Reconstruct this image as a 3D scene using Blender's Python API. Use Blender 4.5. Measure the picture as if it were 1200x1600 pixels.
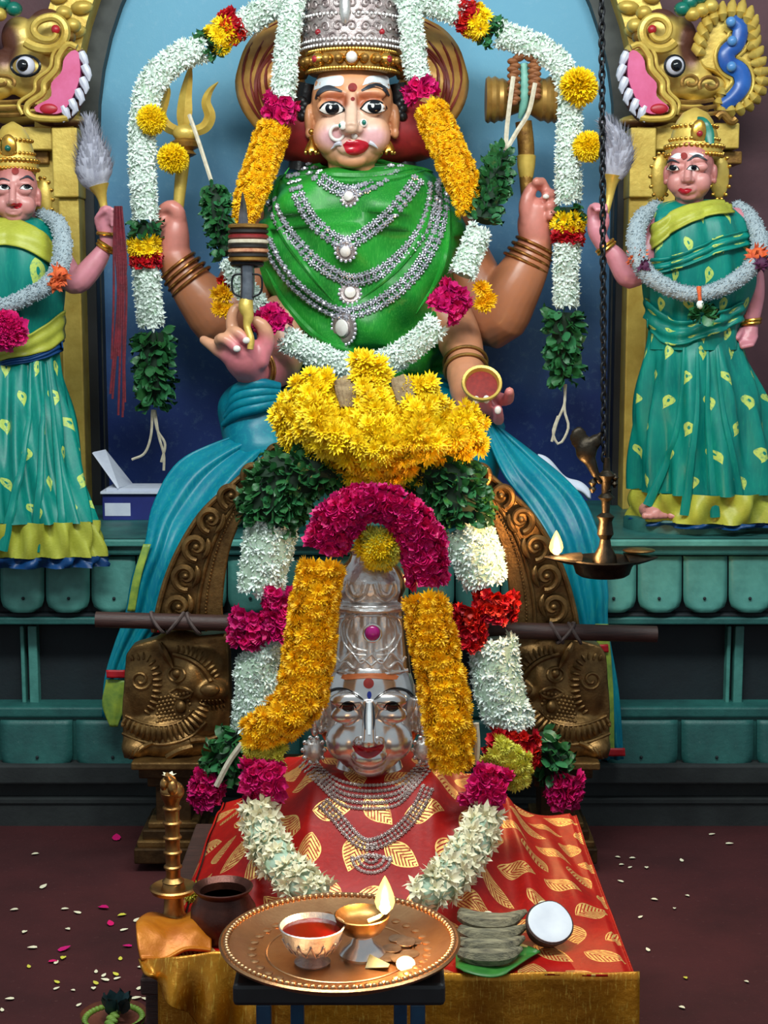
import bpy, bmesh, math, random
from math import sin, cos, pi, tan, atan, sqrt, exp
from mathutils import Vector, Matrix, Quaternion, noise
from mathutils.bvhtree import BVHTree

for o in list(bpy.data.objects):
    bpy.data.objects.remove(o)
SC = bpy.context.scene
COL = SC.collection
random.seed(7)

# ------------------------------------------------------------------ camera
F = 2400.0                      # focal length in photo pixels (1200 x 1600 frame)
TH = atan(330.0 / F)            # downward pitch: horizon at row 470
CT, ST = cos(TH), sin(TH)
CAM = Vector((0, 0, 1.4))
cd = bpy.data.cameras.new('camera')
cam = bpy.data.objects.new('camera', cd)
COL.objects.link(cam)
cam.location = CAM
cam.rotation_euler = (pi / 2 - TH, 0, 0)
cd.sensor_fit = 'HORIZONTAL'
cd.sensor_width = 36.0
cd.lens = F / 1200 * 36.0
cd.clip_start = 0.05
SC.camera = cam

# ------------------------------------------------------------------ world, lights, exposure
w = bpy.data.worlds.new('hall_ambient')
SC.world = w
w.use_nodes = True
w.node_tree.nodes['Background'].inputs[0].default_value = (0.80, 0.93, 1.0, 1)
w.node_tree.nodes['Background'].inputs[1].default_value = 0.42


def area(name, loc, target, sx, sy, power, color):
    l = bpy.data.lights.new(name, 'AREA')
    l.shape = 'RECTANGLE'
    l.size, l.size_y, l.energy, l.color = sx, sy, power, color
    o = bpy.data.objects.new(name, l)
    COL.objects.link(o)
    o.location = loc
    o.rotation_euler = (Vector(target) - Vector(loc)).to_track_quat('-Z', 'Y').to_euler()
    return o


area('tube_light', (-0.5, 2.0, 3.1), (0, 4.3, 1.2), 1.6, 0.35, 78, (0.93, 1.0, 0.97))
area('tube_light', (1.0, 2.4, 3.1), (0, 4.2, 1.2), 1.2, 0.3, 34, (0.93, 1.0, 0.97))
SC.view_settings.view_transform = 'Standard'
SC.view_settings.look = 'None'
SC.view_settings.exposure = 0.0
SC.view_settings.gamma = 1.0
SC.view_settings.use_curve_mapping = False


# ------------------------------------------------------------------ pixels to places
def ray(x, y):
    v = (800.0 - y) / F
    return Vector(((x - 600.0) / F, CT + v * ST, -ST + v * CT))


def P(x, y, Y):                  # the point at depth Y seen at photo pixel x, y
    d = ray(x, y)
    return CAM + d * (Y / d.y)


def PZ(x, y, Z):                 # the point at height Z seen at photo pixel x, y
    d = ray(x, y)
    return CAM + d * ((Z - CAM.z) / d.z)


def mpp(y, Y):                   # metres per pixel there
    d = ray(600, y)
    return Y / d.y / F


def proj(p):
    q = Vector(p) - CAM
    dep = q.y * CT - q.z * ST
    up = q.y * ST + q.z * CT
    return 600 + F * q.x / dep, 800 - F * up / dep


# ------------------------------------------------------------------ mesh building
def cr(pts, n):
    """Catmull-Rom through tuples, n samples evenly spaced by length"""
    pts = [Vector(p) for p in pts]
    if len(pts) == 2:
        return [pts[0].lerp(pts[1], i / (n - 1)) for i in range(n)]
    q = [pts[0] * 2 - pts[1]] + pts + [pts[-1] * 2 - pts[-2]]
    fine = []
    for i in range(1, len(q) - 2):
        for k in range(12):
            t = k / 12
            a, b, c, d = q[i - 1], q[i], q[i + 1], q[i + 2]
            fine.append(0.5 * ((2 * b) + (c - a) * t + (2 * a - 5 * b + 4 * c - d) * t * t + (3 * b - a - 3 * c + d) * t ** 3))
    fine.append(q[-2])
    L = [0]
    for a, b in zip(fine, fine[1:]):
        L.append(L[-1] + (b - a).length)
    out, j = [], 0
    for i in range(n):
        s = L[-1] * i / (n - 1)
        while j < len(L) - 2 and L[j + 1] < s:
            j += 1
        t = (s - L[j]) / max(1e-9, L[j + 1] - L[j])
        out.append(fine[j].lerp(fine[j + 1], min(1, max(0, t))))
    return out


def pxcr(pts, n):                # path of (x, y, Y[, r px]) to points and radii in metres
    s = cr(pts, n)
    p = [P(a[0], a[1], a[2]) for a in s]
    if len(s[0]) > 3:
        return p, [a[3] * mpp(a[1], a[2]) for a in s]
    return p


def frames(pts, ref=None):
    n = len(pts)
    T = []
    for i in range(n):
        a, b = pts[max(0, i - 1)], pts[min(n - 1, i + 1)]
        d = b - a
        T.append(d.normalized() if d.length > 1e-9 else Vector((0, 0, 1)))
    if ref is None:
        ref = Vector((0, -1, 0)) if abs(T[0].y) < 0.9 else Vector((0, 0, 1))
    N = (ref - T[0] * ref.dot(T[0])).normalized()
    out = []
    for t in T:
        N = N - t * N.dot(t)
        N = N.normalized() if N.length > 1e-6 else t.orthogonal().normalized()
        out.append((t, N, t.cross(N)))
    return out


class MB:
    def __init__(s):
        s.v, s.f, s.uv, s.has_uv = [], [], [], False

    def add(s, vs, fs, uvs=None):
        b = len(s.v)
        s.v += [tuple(x) for x in vs]
        s.f += [tuple(i + b for i in f) for f in fs]
        if uvs:
            s.has_uv = True
        s.uv += uvs if uvs else [(0, 0)] * len(vs)
        return s

    def tube(s, pts, rad, n=8, caps=True, closed=False, flat=1.0, ref=None):
        pts = [Vector(p) for p in pts]
        m = len(pts)
        if not isinstance(rad, (list, tuple)):
            rad = [rad] * m
        fr = frames(pts, ref)
        if closed:
            fr2 = []
            for i in range(m):
                t = (pts[(i + 1) % m] - pts[i - 1]).normalized()
                N = fr[i][1]
                N = (N - t * N.dot(t)).normalized()
                fr2.append((t, N, t.cross(N)))
            fr = fr2
        vs, fs = [], []
        for p, r, (t, N, B) in zip(pts, rad, fr):
            for k in range(n):
                a = 2 * pi * k / n
                vs.append(p + N * (cos(a) * r * flat) + B * (sin(a) * r))
        for i in range(m if closed else m - 1):
            for k in range(n):
                i2 = (i + 1) % m
                fs.append((i * n + k, i * n + (k + 1) % n, i2 * n + (k + 1) % n, i2 * n + k))
        if caps and not closed:
            fs.append(tuple(range(n - 1, -1, -1)))
            fs.append(tuple((m - 1) * n + k for k in range(n)))
        return s.add(vs, fs)

    def ball(s, c, r, nu=12, nv=8, rot=None):
        if not isinstance(r, (tuple, list, Vector)):
            r = (r, r, r)
        c = Vector(c)
        vs, fs = [], []
        for j in range(nv + 1):
            th = pi * j / nv
            for i in range(nu):
                ph = 2 * pi * i / nu
                v = Vector((r[0] * sin(th) * cos(ph), r[1] * sin(th) * sin(ph), r[2] * cos(th)))
                if rot:
                    v = rot @ v
                vs.append(c + v)
        for j in range(nv):
            for i in range(nu):
                i2 = (i + 1) % nu
                if j == 0:
                    fs.append((i, nu + i, nu + i2))
                elif j == nv - 1:
                    fs.append((j * nu + i, (j + 1) * nu + i, j * nu + i2))
                else:
                    fs.append((j * nu + i, (j + 1) * nu + i, (j + 1) * nu + i2, j * nu + i2))
        return s.add(vs, fs)

    def lathe(s, prof, c=(0, 0, 0), n=32, mat=None, rfun=None):
        c = Vector(c)
        vs, fs = [], []
        m = len(prof)
        for j, (r, z) in enumerate(prof):
            for i in range(n):
                a = 2 * pi * i / n
                rr = r * (rfun(a, j / (m - 1)) if rfun else 1)
                v = Vector((rr * cos(a), rr * sin(a), z))
                vs.append(c + (mat @ v if mat else v))
        for j in range(m - 1):
            for i in range(n):
                i2 = (i + 1) % n
                fs.append((j * n + i, j * n + i2, (j + 1) * n + i2, (j + 1) * n + i))
        fs.append(tuple(range(n - 1, -1, -1)))
        fs.append(tuple((m - 1) * n + i for i in range(n)))
        return s.add(vs, fs)

    def box(s, a, b, mat=None):
        a, b = Vector(a), Vector(b)
        vs = [Vector((x, y, z)) for x in (a.x, b.x) for y in (a.y, b.y) for z in (a.z, b.z)]
        if mat:
            vs = [mat @ v for v in vs]
        return s.add(vs, [(0, 1, 3, 2), (4, 6, 7, 5), (0, 4, 5, 1), (2, 3, 7, 6), (0, 2, 6, 4), (1, 5, 7, 3)])

    def prism(s, front, off):
        """polygon extruded by off (the polygon is the camera-side face)"""
        n = len(front)
        front = [Vector(p) for p in front]
        off = Vector(off)
        vs = front + [p + off for p in front]
        fs = [tuple(range(n)), tuple(range(2 * n - 1, n - 1, -1))]
        fs += [(i, n + i, n + (i + 1) % n, (i + 1) % n) for i in range(n)]
        return s.add(vs, fs)

    def grid(s, fn, nu, nv, us=1.0, vs_=1.0):
        vs, uv, fs = [], [], []
        for j in range(nv + 1):
            for i in range(nu + 1):
                u, v = i / nu, j / nv
                vs.append(fn(u, v))
                uv.append((u * us, v * vs_))
        for j in range(nv):
            for i in range(nu):
                a = j * (nu + 1) + i
                fs.append((a, a + 1, a + nu + 2, a + nu + 1))
        return s.add(vs, fs, uv)

    def mesh(s, name, smooth=True, angle=None):
        me = bpy.data.meshes.new(name)
        me.from_pydata(s.v, [], s.f)
        if s.has_uv:
            l = me.uv_layers.new(name='UVMap')
            idx = [0] * len(me.loops)
            me.loops.foreach_get('vertex_index', idx)
            flat = []
            for i in idx:
                flat += s.uv[i]
            l.data.foreach_set('uv', flat)
        bm = bmesh.new()
        bm.from_mesh(me)
        bmesh.ops.recalc_face_normals(bm, faces=bm.faces)
        bm.to_mesh(me)
        bm.free()
        if smooth:
            me.shade_smooth()
            if angle:
                me.set_sharp_from_angle(angle=math.radians(angle))
        return me


def put(name, me, mat, parent=None, matrix=None):
    """link one mesh object; its vertices are in world space unless a matrix is given"""
    o = bpy.data.objects.new(name, me)
    COL.objects.link(o)
    if mat is not None and not me.materials:
        for m in (mat if isinstance(mat, (list, tuple)) else [mat]):
            me.materials.append(m)
    if parent is not None:
        o.parent = parent
        o.matrix_parent_inverse = WINV[parent.name]
    if matrix is not None:
        o.matrix_basis = matrix
    WINV[o.name] = WINV[parent.name] if parent is not None and matrix is None else Matrix.Identity(4)
    return o


WINV = {}


def obj(name, mb, mat, parent=None, smooth=True, angle=40, bevel=0, sub=0, solid=0, seg=2):
    o = put(name, mb.mesh(name, smooth, angle), mat, parent)
    if solid:
        m = o.modifiers.new('thickness', 'SOLIDIFY')
        m.thickness = solid
        m.offset = 0
    if bevel:
        m = o.modifiers.new('bevel', 'BEVEL')
        m.width, m.segments, m.limit_method = bevel, seg, 'ANGLE'
    if sub:
        m = o.modifiers.new('sub', 'SUBSURF')
        m.levels = m.render_levels = sub
    return o


def subput(name, me, mat, parent):
    """sub-part: mesh vertices in world space, parent is a part whose mesh is in world space"""
    o = bpy.data.objects.new(name, me)
    COL.objects.link(o)
    if not me.materials:
        me.materials.append(mat)
    o.parent = parent
    WINV[o.name] = Matrix.Identity(4)
    return o


def sub(name, mb, mat, parent, smooth=True, angle=40, bevel=0):
    o = subput(name, mb.mesh(name, smooth, angle), mat, parent)
    if bevel:
        m = o.modifiers.new('bevel', 'BEVEL')
        m.width, m.segments, m.limit_method = bevel, 2, 'ANGLE'
    return o


def tag(o, label, cat, group=None, kind=None):
    o['label'] = label
    if cat:
        o['category'] = cat
    if group:
        o['group'] = group
    if kind:
        o['kind'] = kind
    return o


def thing(name, label, cat, base, group=None):
    o = bpy.data.objects.new(name, None)
    COL.objects.link(o)
    o.empty_display_size = 0.05
    o.location = base
    WINV[o.name] = Matrix.Translation(-Vector(base))
    return tag(o, label, cat, group)


def remesh(mb, voxel, smooth=6):
    me = mb.mesh('tmp', False)
    o = bpy.data.objects.new('tmp', me)
    COL.objects.link(o)
    m = o.modifiers.new('r', 'REMESH')
    m.mode, m.voxel_size = 'VOXEL', voxel
    if smooth:
        k = o.modifiers.new('s', 'SMOOTH')
        k.factor, k.iterations = 0.5, smooth
    dg = bpy.context.evaluated_depsgraph_get()
    dg.update()
    r = bpy.data.meshes.new_from_object(o.evaluated_get(dg))
    bpy.data.objects.remove(o)
    bpy.data.meshes.remove(me)
    r.shade_smooth()
    return r


def bvh_of(me):
    return BVHTree.FromPolygons([v.co.copy() for v in me.vertices], [tuple(p.vertices) for p in me.polygons])


def hit(b, x, y, off=0.0):
    d = ray(x, y).normalized()
    loc, nor, i, dist = b.ray_cast(CAM, d)
    if loc is None:
        return None
    if nor.dot(d) > 0:
        nor = -nor
    return loc + nor * off, nor


def surf(b, pts, off, Yfall):
    """points (x, y px) laid on a surface; a miss keeps the last depth"""
    out, last = [], Yfall
    for x, y in pts:
        h = hit(b, x, y, off)
        if h:
            out.append(h[0])
            last = h[0].y
        else:
            out.append(P(x, y, last))
    return out


def paint_patch(name, b, outline, mat, parent, off=0.0012, rings=4, n=28, closed=True, center=None, Yf=4.3):
    """painted detail that follows the surface: outline in px around its centre"""
    o = cr(list(outline) + [outline[0]], n + 1)[:-1]
    c = Vector(center) if center else sum((Vector(p[:2]) for p in o), Vector((0, 0))) / n
    px = [tuple(c)]
    for k in range(1, rings + 1):
        for p in o:
            px.append(tuple(c.lerp(Vector(p[:2]), k / rings)))
    vs = surf(b, px, off, Yf)
    fs = [(0, 1 + i, 1 + (i + 1) % n) for i in range(n)]
    for k in range(rings - 1):
        for i in range(n):
            i2 = (i + 1) % n
            fs.append((1 + k * n + i, 1 + (k + 1) * n + i, 1 + (k + 1) * n + i2, 1 + k * n + i2))
    mb = MB().add(vs, fs)
    return sub(name, mb, mat, parent, True, None) if parent.type == 'MESH' else obj(name, mb, mat, parent, True, None)


def paint_line(name, b, pts, wid, mat, parent, off=0.0012, n=24, Yf=4.3):
    """painted stroke: pts in px, wid = list of widths in px"""
    p = cr([tuple(q) + (w_,) for q, w_ in zip(pts, wid)], n)
    L, R = [], []
    for i in range(n):
        t = (p[min(n - 1, i + 1)] - p[max(0, i - 1)])
        t = Vector((t[0], t[1]))
        t = t.normalized() if t.length > 0 else Vector((1, 0))
        N = Vector((-t.y, t.x)) * p[i][2] * 0.5
        L.append((p[i][0] + N.x, p[i][1] + N.y))
        R.append((p[i][0] - N.x, p[i][1] - N.y))
    A, B_, C = surf(b, L, off, Yf), surf(b, [tuple(q[:2]) for q in p], off * 1.3, Yf), surf(b, R, off, Yf)
    mb = MB().add(A + B_ + C, [(i, i + 1, n + i + 1, n + i) for i in range(n - 1)] + [(n + i, n + i + 1, 2 * n + i + 1, 2 * n + i) for i in range(n - 1)])
    return sub(name, mb, mat, parent, True, None) if parent.type == 'MESH' else obj(name, mb, mat, parent, True, None)


def circ(x, y, rx, ry=None, n=16):
    ry = ry or rx
    return [(x + rx * cos(2 * pi * i / n), y + ry * sin(2 * pi * i / n)) for i in range(n)]


def vcol(me, fn):
    """pigment laid over the sculpture: fn(world point) -> linear rgb"""
    a = me.color_attributes.new('pigment', 'FLOAT_COLOR', 'POINT')
    flat = []
    for v in me.vertices:
        flat += list(fn(v.co)) + [1.0]
    a.data.foreach_set('color', flat)


def lin(r, g, b):
    f = lambda c: (c / 255 / 12.92) if c / 255 <= 0.04045 else ((c / 255 + 0.055) / 1.055) ** 2.4
    return (f(r), f(g), f(b))


def mixc(a, b, t):
    t = max(0, min(1, t))
    return tuple(x + (y - x) * t for x, y in zip(a, b))


def sst(a, b, x):
    t = max(0, min(1, (x - a) / (b - a)))
    return t * t * (3 - 2 * t)


# ------------------------------------------------------------------ materials
M = {}


class NT:
    def __init__(s, name):
        s.m = bpy.data.materials.new(name)
        s.m.use_nodes = True
        s.t = s.m.node_tree
        s.b = s.t.nodes['Principled BSDF']

    def node(s, typ, **kw):
        n = s.t.nodes.new(typ)
        for k, v in kw.items():
            setattr(n, k, v)
        return n

    def link(s, a, b):
        s.t.links.new(a, b)

    def setin(s, sock, v):
        if isinstance(v, bpy.types.NodeSocket):
            s.link(v, sock)
        else:
            sock.default_value = v

    def m_(s, op, a, b=None, c=None):
        n = s.node('ShaderNodeMath', operation=op)
        for i, x in enumerate((a, b, c)):
            if x is not None:
                s.setin(n.inputs[i], x)
        return n.outputs[0]

    def mix(s, f, a, b):
        n = s.node('ShaderNodeMix', data_type='RGBA')
        s.setin(n.inputs[0], f)
        for k, x in ((6, a), (7, b)):
            if isinstance(x, tuple):
                x = tuple(x)[:3] + (1,)
            s.setin(n.inputs[k], x)
        return n.outputs[2]

    def coord(s, kind='Object'):
        return s.node('ShaderNodeTexCoord').outputs[kind]

    def noise(s, scale, detail=3, rough=0.5, vec=None, sc3=None):
        n = s.node('ShaderNodeTexNoise')
        n.inputs['Scale'].default_value = scale
        n.inputs['Detail'].default_value = detail
        n.inputs['Roughness'].default_value = rough
        v = vec or s.coord()
        if sc3:
            mp = s.node('ShaderNodeMapping')
            mp.inputs['Scale'].default_value = sc3
            s.link(v, mp.inputs[0])
            v = mp.outputs[0]
        s.link(v, n.inputs['Vector'])
        return n.outputs[0]

    def ramp(s, f, a, b):
        n = s.node('ShaderNodeMapRange')
        s.setin(n.inputs[0], f)
        n.inputs[1].default_value, n.inputs[2].default_value = a, b
        return n.outputs[0]

    def bump(s, h, strength, dist=0.004):
        n = s.node('ShaderNodeBump')
        n.inputs['Strength'].default_value = strength
        n.inputs['Distance'].default_value = dist
        s.link(h, n.inputs['Height'])
        s.link(n.outputs[0], s.b.inputs['Normal'])

    def fin(s, col=None, rough=0.5, metal=0.0, **kw):
        if col is not None:
            s.setin(s.b.inputs['Base Color'], tuple(col)[:3] + (1,) if isinstance(col, tuple) else col)
        s.setin(s.b.inputs['Roughness'], rough)
        s.setin(s.b.inputs['Metallic'], metal)
        for k, v in kw.items():
            s.setin(s.b.inputs[k], v)
        return s.m


def pbr(key, c1, c2=None, scale=20, rough=0.5, metal=0, bump=0, bscale=80, rand=0, sc3=None, bdist=0.003, **kw):
    t = NT(key)
    c1 = lin(*c1)
    c2 = lin(*c2) if c2 else tuple(x * 0.8 for x in c1)
    f = t.ramp(t.noise(scale, 4, 0.6, sc3=sc3), 0.3, 0.7)
    col = t.mix(f, c1, c2)
    if rand:
        r = t.node('ShaderNodeObjectInfo').outputs['Random']
        hs = t.node('ShaderNodeHueSaturation')
        t.link(col, hs.inputs['Color'])
        t.link(t.m_('MULTIPLY_ADD', r, rand, 1 - rand * 0.5), hs.inputs['Value'])
        t.link(t.m_('MULTIPLY_ADD', r, rand * 0.06, 0.5 - rand * 0.03), hs.inputs['Hue'])
        col = hs.outputs[0]
    if bump:
        t.bump(t.noise(bscale, 4, 0.6, sc3=sc3), bump, bdist)
    M[key] = t.fin(col, rough, metal, **kw)
    return M[key]


pbr('gold_leaf', (220, 192, 96), (184, 150, 62), 14, 0.4, 0.35, 0.35, 60)
pbr('gold_old', (176, 134, 62), (112, 74, 34), 25, 0.4, 0.6, 0.3, 90)
pbr('gold_jewel', (226, 180, 84), (176, 122, 44), 60, 0.26, 0.9)
pbr('brass', (190, 146, 88), (138, 98, 56), 30, 0.36, 1.0, 0.1, 120)
pbr('brass_dark', (62, 54, 42), (28, 24, 20), 40, 0.42, 0.8, 0.3, 120)
pbr('bronze', (142, 108, 62), (92, 66, 36), 30, 0.4, 0.75, 0.35, 160)
pbr('bronze_dark', (88, 64, 38), (54, 38, 22), 30, 0.45, 0.7, 0.3, 120)
pbr('silver', (236, 234, 232), (214, 210, 208), 18, 0.24, 0.92, 0.04, 60)
pbr('silver_relief', (230, 228, 226), (200, 196, 194), 30, 0.34, 0.8, 0.35, 160)
pbr('silver_old', (190, 180, 178), (140, 122, 122), 60, 0.36, 0.6, 0.5, 220)
pbr('copper_plate', (206, 158, 112), (178, 128, 88), 18, 0.28, 0.9, 0.1, 200)
pbr('amber_reflection', (198, 132, 66), (150, 90, 40), 20, 0.25, 1.0)  # amber colour stands for warm surroundings reflected in the silver sides
pbr('copper_old', (96, 56, 46), (62, 36, 32), 20, 0.36, 0.7, 0.2, 120)
pbr('stone_silver', (214, 214, 224), (160, 160, 174), 200, 0.22, 0.55, rand=0.4)
pbr('lace_silver', (214, 198, 192), (160, 140, 134), 200, 0.28, 0.6, rand=0.4)
pbr('white_paint', (226, 232, 236), (205, 214, 222), 40, 0.5)
pbr('eye_white', (240, 238, 234), (230, 226, 222), 40, 0.25)
pbr('hilt_black', (36, 30, 28), (20, 16, 14), 60, 0.5)
pbr('black_paint', (14, 16, 22), (8, 9, 12), 40, 0.25)
pbr('iris_dark', (16, 22, 30), (8, 10, 16), 40, 0.15)
pbr('brow_dark', (40, 48, 60), (28, 34, 42), 40, 0.5)
pbr('lip_red', (186, 22, 42), (150, 12, 30), 40, 0.22)
pbr('kumkum', (140, 30, 22), (112, 18, 16), 80, 0.7)
pbr('kumkum_liquid', (110, 8, 12), (80, 4, 8), 30, 0.12)
pbr('hair_black', (26, 28, 32), (14, 14, 18), 40, 0.4, 0, 0.6, 60)
pbr('red_cushion', (168, 30, 34), (130, 20, 26), 30, 0.6)
pbr('flame_hair', (206, 158, 78), (164, 106, 54), 12, 0.45, 0.2)
pbr('flame_line', (120, 42, 30), (90, 30, 22), 30, 0.5)
pbr('pink_mouth', (206, 92, 140), (192, 66, 112), 16, 0.4)
pbr('red_mouth', (176, 24, 40), (150, 16, 32), 16, 0.4)
pbr('tooth', (214, 214, 226), (186, 186, 202), 30, 0.4)
pbr('blue_enamel', (40, 96, 176), (24, 66, 140), 14, 0.3)
pbr('blue_pale', (96, 150, 204), (70, 124, 184), 14, 0.3)
pbr('teal_enamel', (12, 116, 98), (8, 84, 74), 16, 0.3)
pbr('brown_paint', (98, 60, 50), (76, 46, 44), 14, 0.45)
pbr('purple_paint', (110, 66, 76), (92, 50, 62), 14, 0.45)
pbr('niche_edge', (58, 62, 60), (40, 44, 44), 20, 0.6)
pbr('black_edge', (20, 24, 30), (12, 14, 18), 20, 0.6)
pbr('wall_maroon', (84, 46, 54), (70, 36, 46), 8, 0.6, 0, 0.2, 60)
pbr('whisk_hair', (176, 176, 188), (132, 132, 148), 50, 0.8, 0, 0.8, 90, sc3=(1, 1, 0.15))
pbr('garland_fluff', (190, 204, 210), (158, 176, 186), 120, 0.9, 0, 1.0, 260, bdist=0.008)
pbr('orange_tie', (226, 106, 44), (190, 70, 40), 60, 0.7, 0, 0.8, 200)
pbr('purple_tie', (84, 22, 66), (60, 14, 50), 60, 0.7)
pbr('thread_red', (112, 16, 34), (74, 10, 24), 60, 0.6, 0, 0.5, 200)
pbr('straw', (214, 206, 186), (180, 168, 144), 60, 0.8)
pbr('wood_dark', (72, 44, 38), (44, 26, 24), 20, 0.5, 0, 0.3, 60, sc3=(1, 12, 12))
pbr('rope_grey', (92, 76, 72), (64, 52, 50), 60, 0.8)
pbr('box_blue', (34, 44, 120), (24, 32, 96), 12, 0.5)
pbr('paper', (206, 212, 226), (186, 192, 210), 20, 0.7)
pbr('stool_top', (32, 32, 36), (20, 20, 22), 20, 0.5)
pbr('stool_blue', (22, 66, 96), (16, 48, 76), 30, 0.4)
pbr('coconut_shell', (70, 42, 34), (44, 26, 22), 80, 0.8, 0, 0.8, 200)
pbr('coconut_meat', (222, 228, 236), (208, 214, 226), 30, 0.45)
pbr('betel_dry', (166, 156, 124), (70, 68, 58), 30, 0.7, 0, 0.8, 120, sc3=(1, 5, 5))
pbr('coin', (190, 170, 150), (150, 128, 108), 60, 0.3, 0.9)
pbr('iron', (40, 42, 46), (24, 25, 28), 60, 0.45, 0.7)
pbr('steel', (150, 156, 166), (110, 114, 122), 30, 0.3, 0.9)
pbr('dagger_wrap', (214, 164, 122), (150, 70, 52), 46, 0.6)
pbr('band_red', (140, 34, 34), (110, 24, 26), 60, 0.5)
pbr('drum_gold', (176, 138, 70), (128, 92, 44), 18, 0.4, 0.5)
pbr('snake_brown', (150, 96, 58), (110, 64, 38), 60, 0.5)
pbr('snake_green', (116, 176, 160), (90, 146, 132), 40, 0.5)
pbr('fiber_brown', (160, 138, 104), (118, 96, 70), 60, 0.9, 0, 1.0, 120)
pbr('yg_cloth', (150, 170, 60), (96, 130, 56), 40, 0.45)
pbr('red_ribbon', (186, 16, 30), (150, 10, 24), 30, 0.5)
pbr('gem_magenta', (176, 32, 126), (150, 20, 104), 30, 0.12)
pbr('gem_red', (170, 40, 50), (120, 24, 34), 30, 0.12)
pbr('gem_green', (20, 110, 96), (10, 80, 70), 30, 0.12)
pbr('gem_blue', (30, 50, 150), (20, 34, 110), 30, 0.12)
pbr('pearl', (232, 228, 222), (214, 206, 200), 40, 0.2)
pbr('bangle_gold', (190, 134, 70), (140, 88, 44), 60, 0.25, 0.85)
pbr('pad_orange', (196, 110, 60), (170, 86, 40), 30, 0.5)
pbr('clay_green', (126, 160, 60), (96, 130, 44), 40, 0.6)
pbr('clay_red', (120, 62, 42), (92, 44, 32), 40, 0.7)
pbr('leaf_dark', (38, 66, 70), (26, 46, 52), 40, 0.5)
pbr('leaf_pale', (170, 176, 150), (140, 150, 122), 40, 0.6)
# flowers and leaves
pbr('fl_white', (238, 246, 240), (218, 234, 224), 60, 0.6, rand=0.16)
pbr('fl_cream', (244, 238, 208), (226, 218, 184), 60, 0.6, rand=0.16)
pbr('fl_yellow', (252, 224, 16), (246, 204, 6), 60, 0.6, rand=0.18)
pbr('fl_amber', (252, 208, 10), (246, 182, 6), 60, 0.6, rand=0.18)
pbr('fl_lime', (222, 216, 84), (198, 190, 60), 60, 0.6, rand=0.18)
pbr('fl_magenta', (222, 16, 118), (186, 8, 92), 60, 0.55, rand=0.25)
pbr('fl_red', (206, 12, 26), (166, 6, 18), 60, 0.55, rand=0.2)
pbr('fl_leaf', (52, 116, 64), (30, 84, 46), 60, 0.42, rand=0.5)
pbr('fl_leaf_core', (18, 50, 26), (10, 34, 18), 60, 0.8)
pbr('fl_white_core', (186, 204, 186), (150, 178, 150), 90, 0.8)
pbr('fl_yellow_core', (226, 180, 10), (204, 156, 6), 90, 0.8)
pbr('fl_magenta_core', (150, 8, 76), (120, 4, 60), 90, 0.8)
pbr('fl_red_core', (130, 6, 16), (100, 4, 10), 90, 0.8)
pbr('leaf_fresh', (62, 132, 52), (40, 104, 40), 40, 0.4)


def emit(key, col, st):
    t = NT(key)
    M[key] = t.fin((0, 0, 0), 0.5, 0, **{'Emission Color': col + (1,), 'Emission Strength': st})


emit('flame', (1.0, 0.50, 0.13), 3.2)
emit('flame_core', (1.0, 0.86, 0.55), 16)

t = NT('pigment_skin')
at = t.node('ShaderNodeVertexColor', layer_name='pigment')
f = t.ramp(t.noise(60, 4), 0.3, 0.7)
M['pigment'] = t.fin(t.mix(t.m_('MULTIPLY', f, 0.25), at.outputs[0], (0.30, 0.14, 0.10)), 0.36)

# painted sky-blue backdrop: two sprayed blues, mottled
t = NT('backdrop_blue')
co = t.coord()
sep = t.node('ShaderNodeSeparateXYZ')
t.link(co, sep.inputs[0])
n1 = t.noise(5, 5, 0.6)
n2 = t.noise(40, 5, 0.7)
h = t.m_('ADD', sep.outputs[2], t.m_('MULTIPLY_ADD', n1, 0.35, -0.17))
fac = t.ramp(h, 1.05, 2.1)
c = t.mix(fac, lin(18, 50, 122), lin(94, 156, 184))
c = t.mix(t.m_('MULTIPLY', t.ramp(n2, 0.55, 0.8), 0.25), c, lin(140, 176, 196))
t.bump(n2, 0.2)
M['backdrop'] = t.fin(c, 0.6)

# maroon floor with worn specks
t = NT('floor_maroon')
n1 = t.noise(3, 5, 0.6)
n2 = t.noise(90, 4, 0.7)
c = t.mix(t.ramp(n1, 0.3, 0.7), lin(74, 32, 34), lin(54, 24, 26))
c = t.mix(t.m_('MULTIPLY', t.ramp(n2, 0.62, 0.8), 0.35), c, lin(140, 96, 92))
t.bump(n2, 0.35)
M['floor'] = t.fin(c, 0.8, 0.0, **{'Specular IOR Level': 0.25})

# teal painted plinth
t = NT('plinth_green')
n1 = t.noise(7, 5, 0.65)
n2 = t.noise(80, 4, 0.7)
c = t.mix(t.ramp(n1, 0.3, 0.7), lin(40, 104, 98), lin(22, 66, 66))
c = t.mix(t.m_('MULTIPLY', t.ramp(n2, 0.64, 0.8), 0.3), c, lin(120, 160, 152))
t.bump(n2, 0.3)
M['plinth'] = t.fin(c, 0.5)
pbr('plinth_pale', (80, 148, 138), (46, 104, 98), 9, 0.5, 0, 0.3, 80)
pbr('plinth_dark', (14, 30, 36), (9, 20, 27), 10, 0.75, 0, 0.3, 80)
pbr('plinth_black', (44, 50, 50), (24, 28, 30), 6, 0.75, 0, 0.4, 60)


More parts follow.
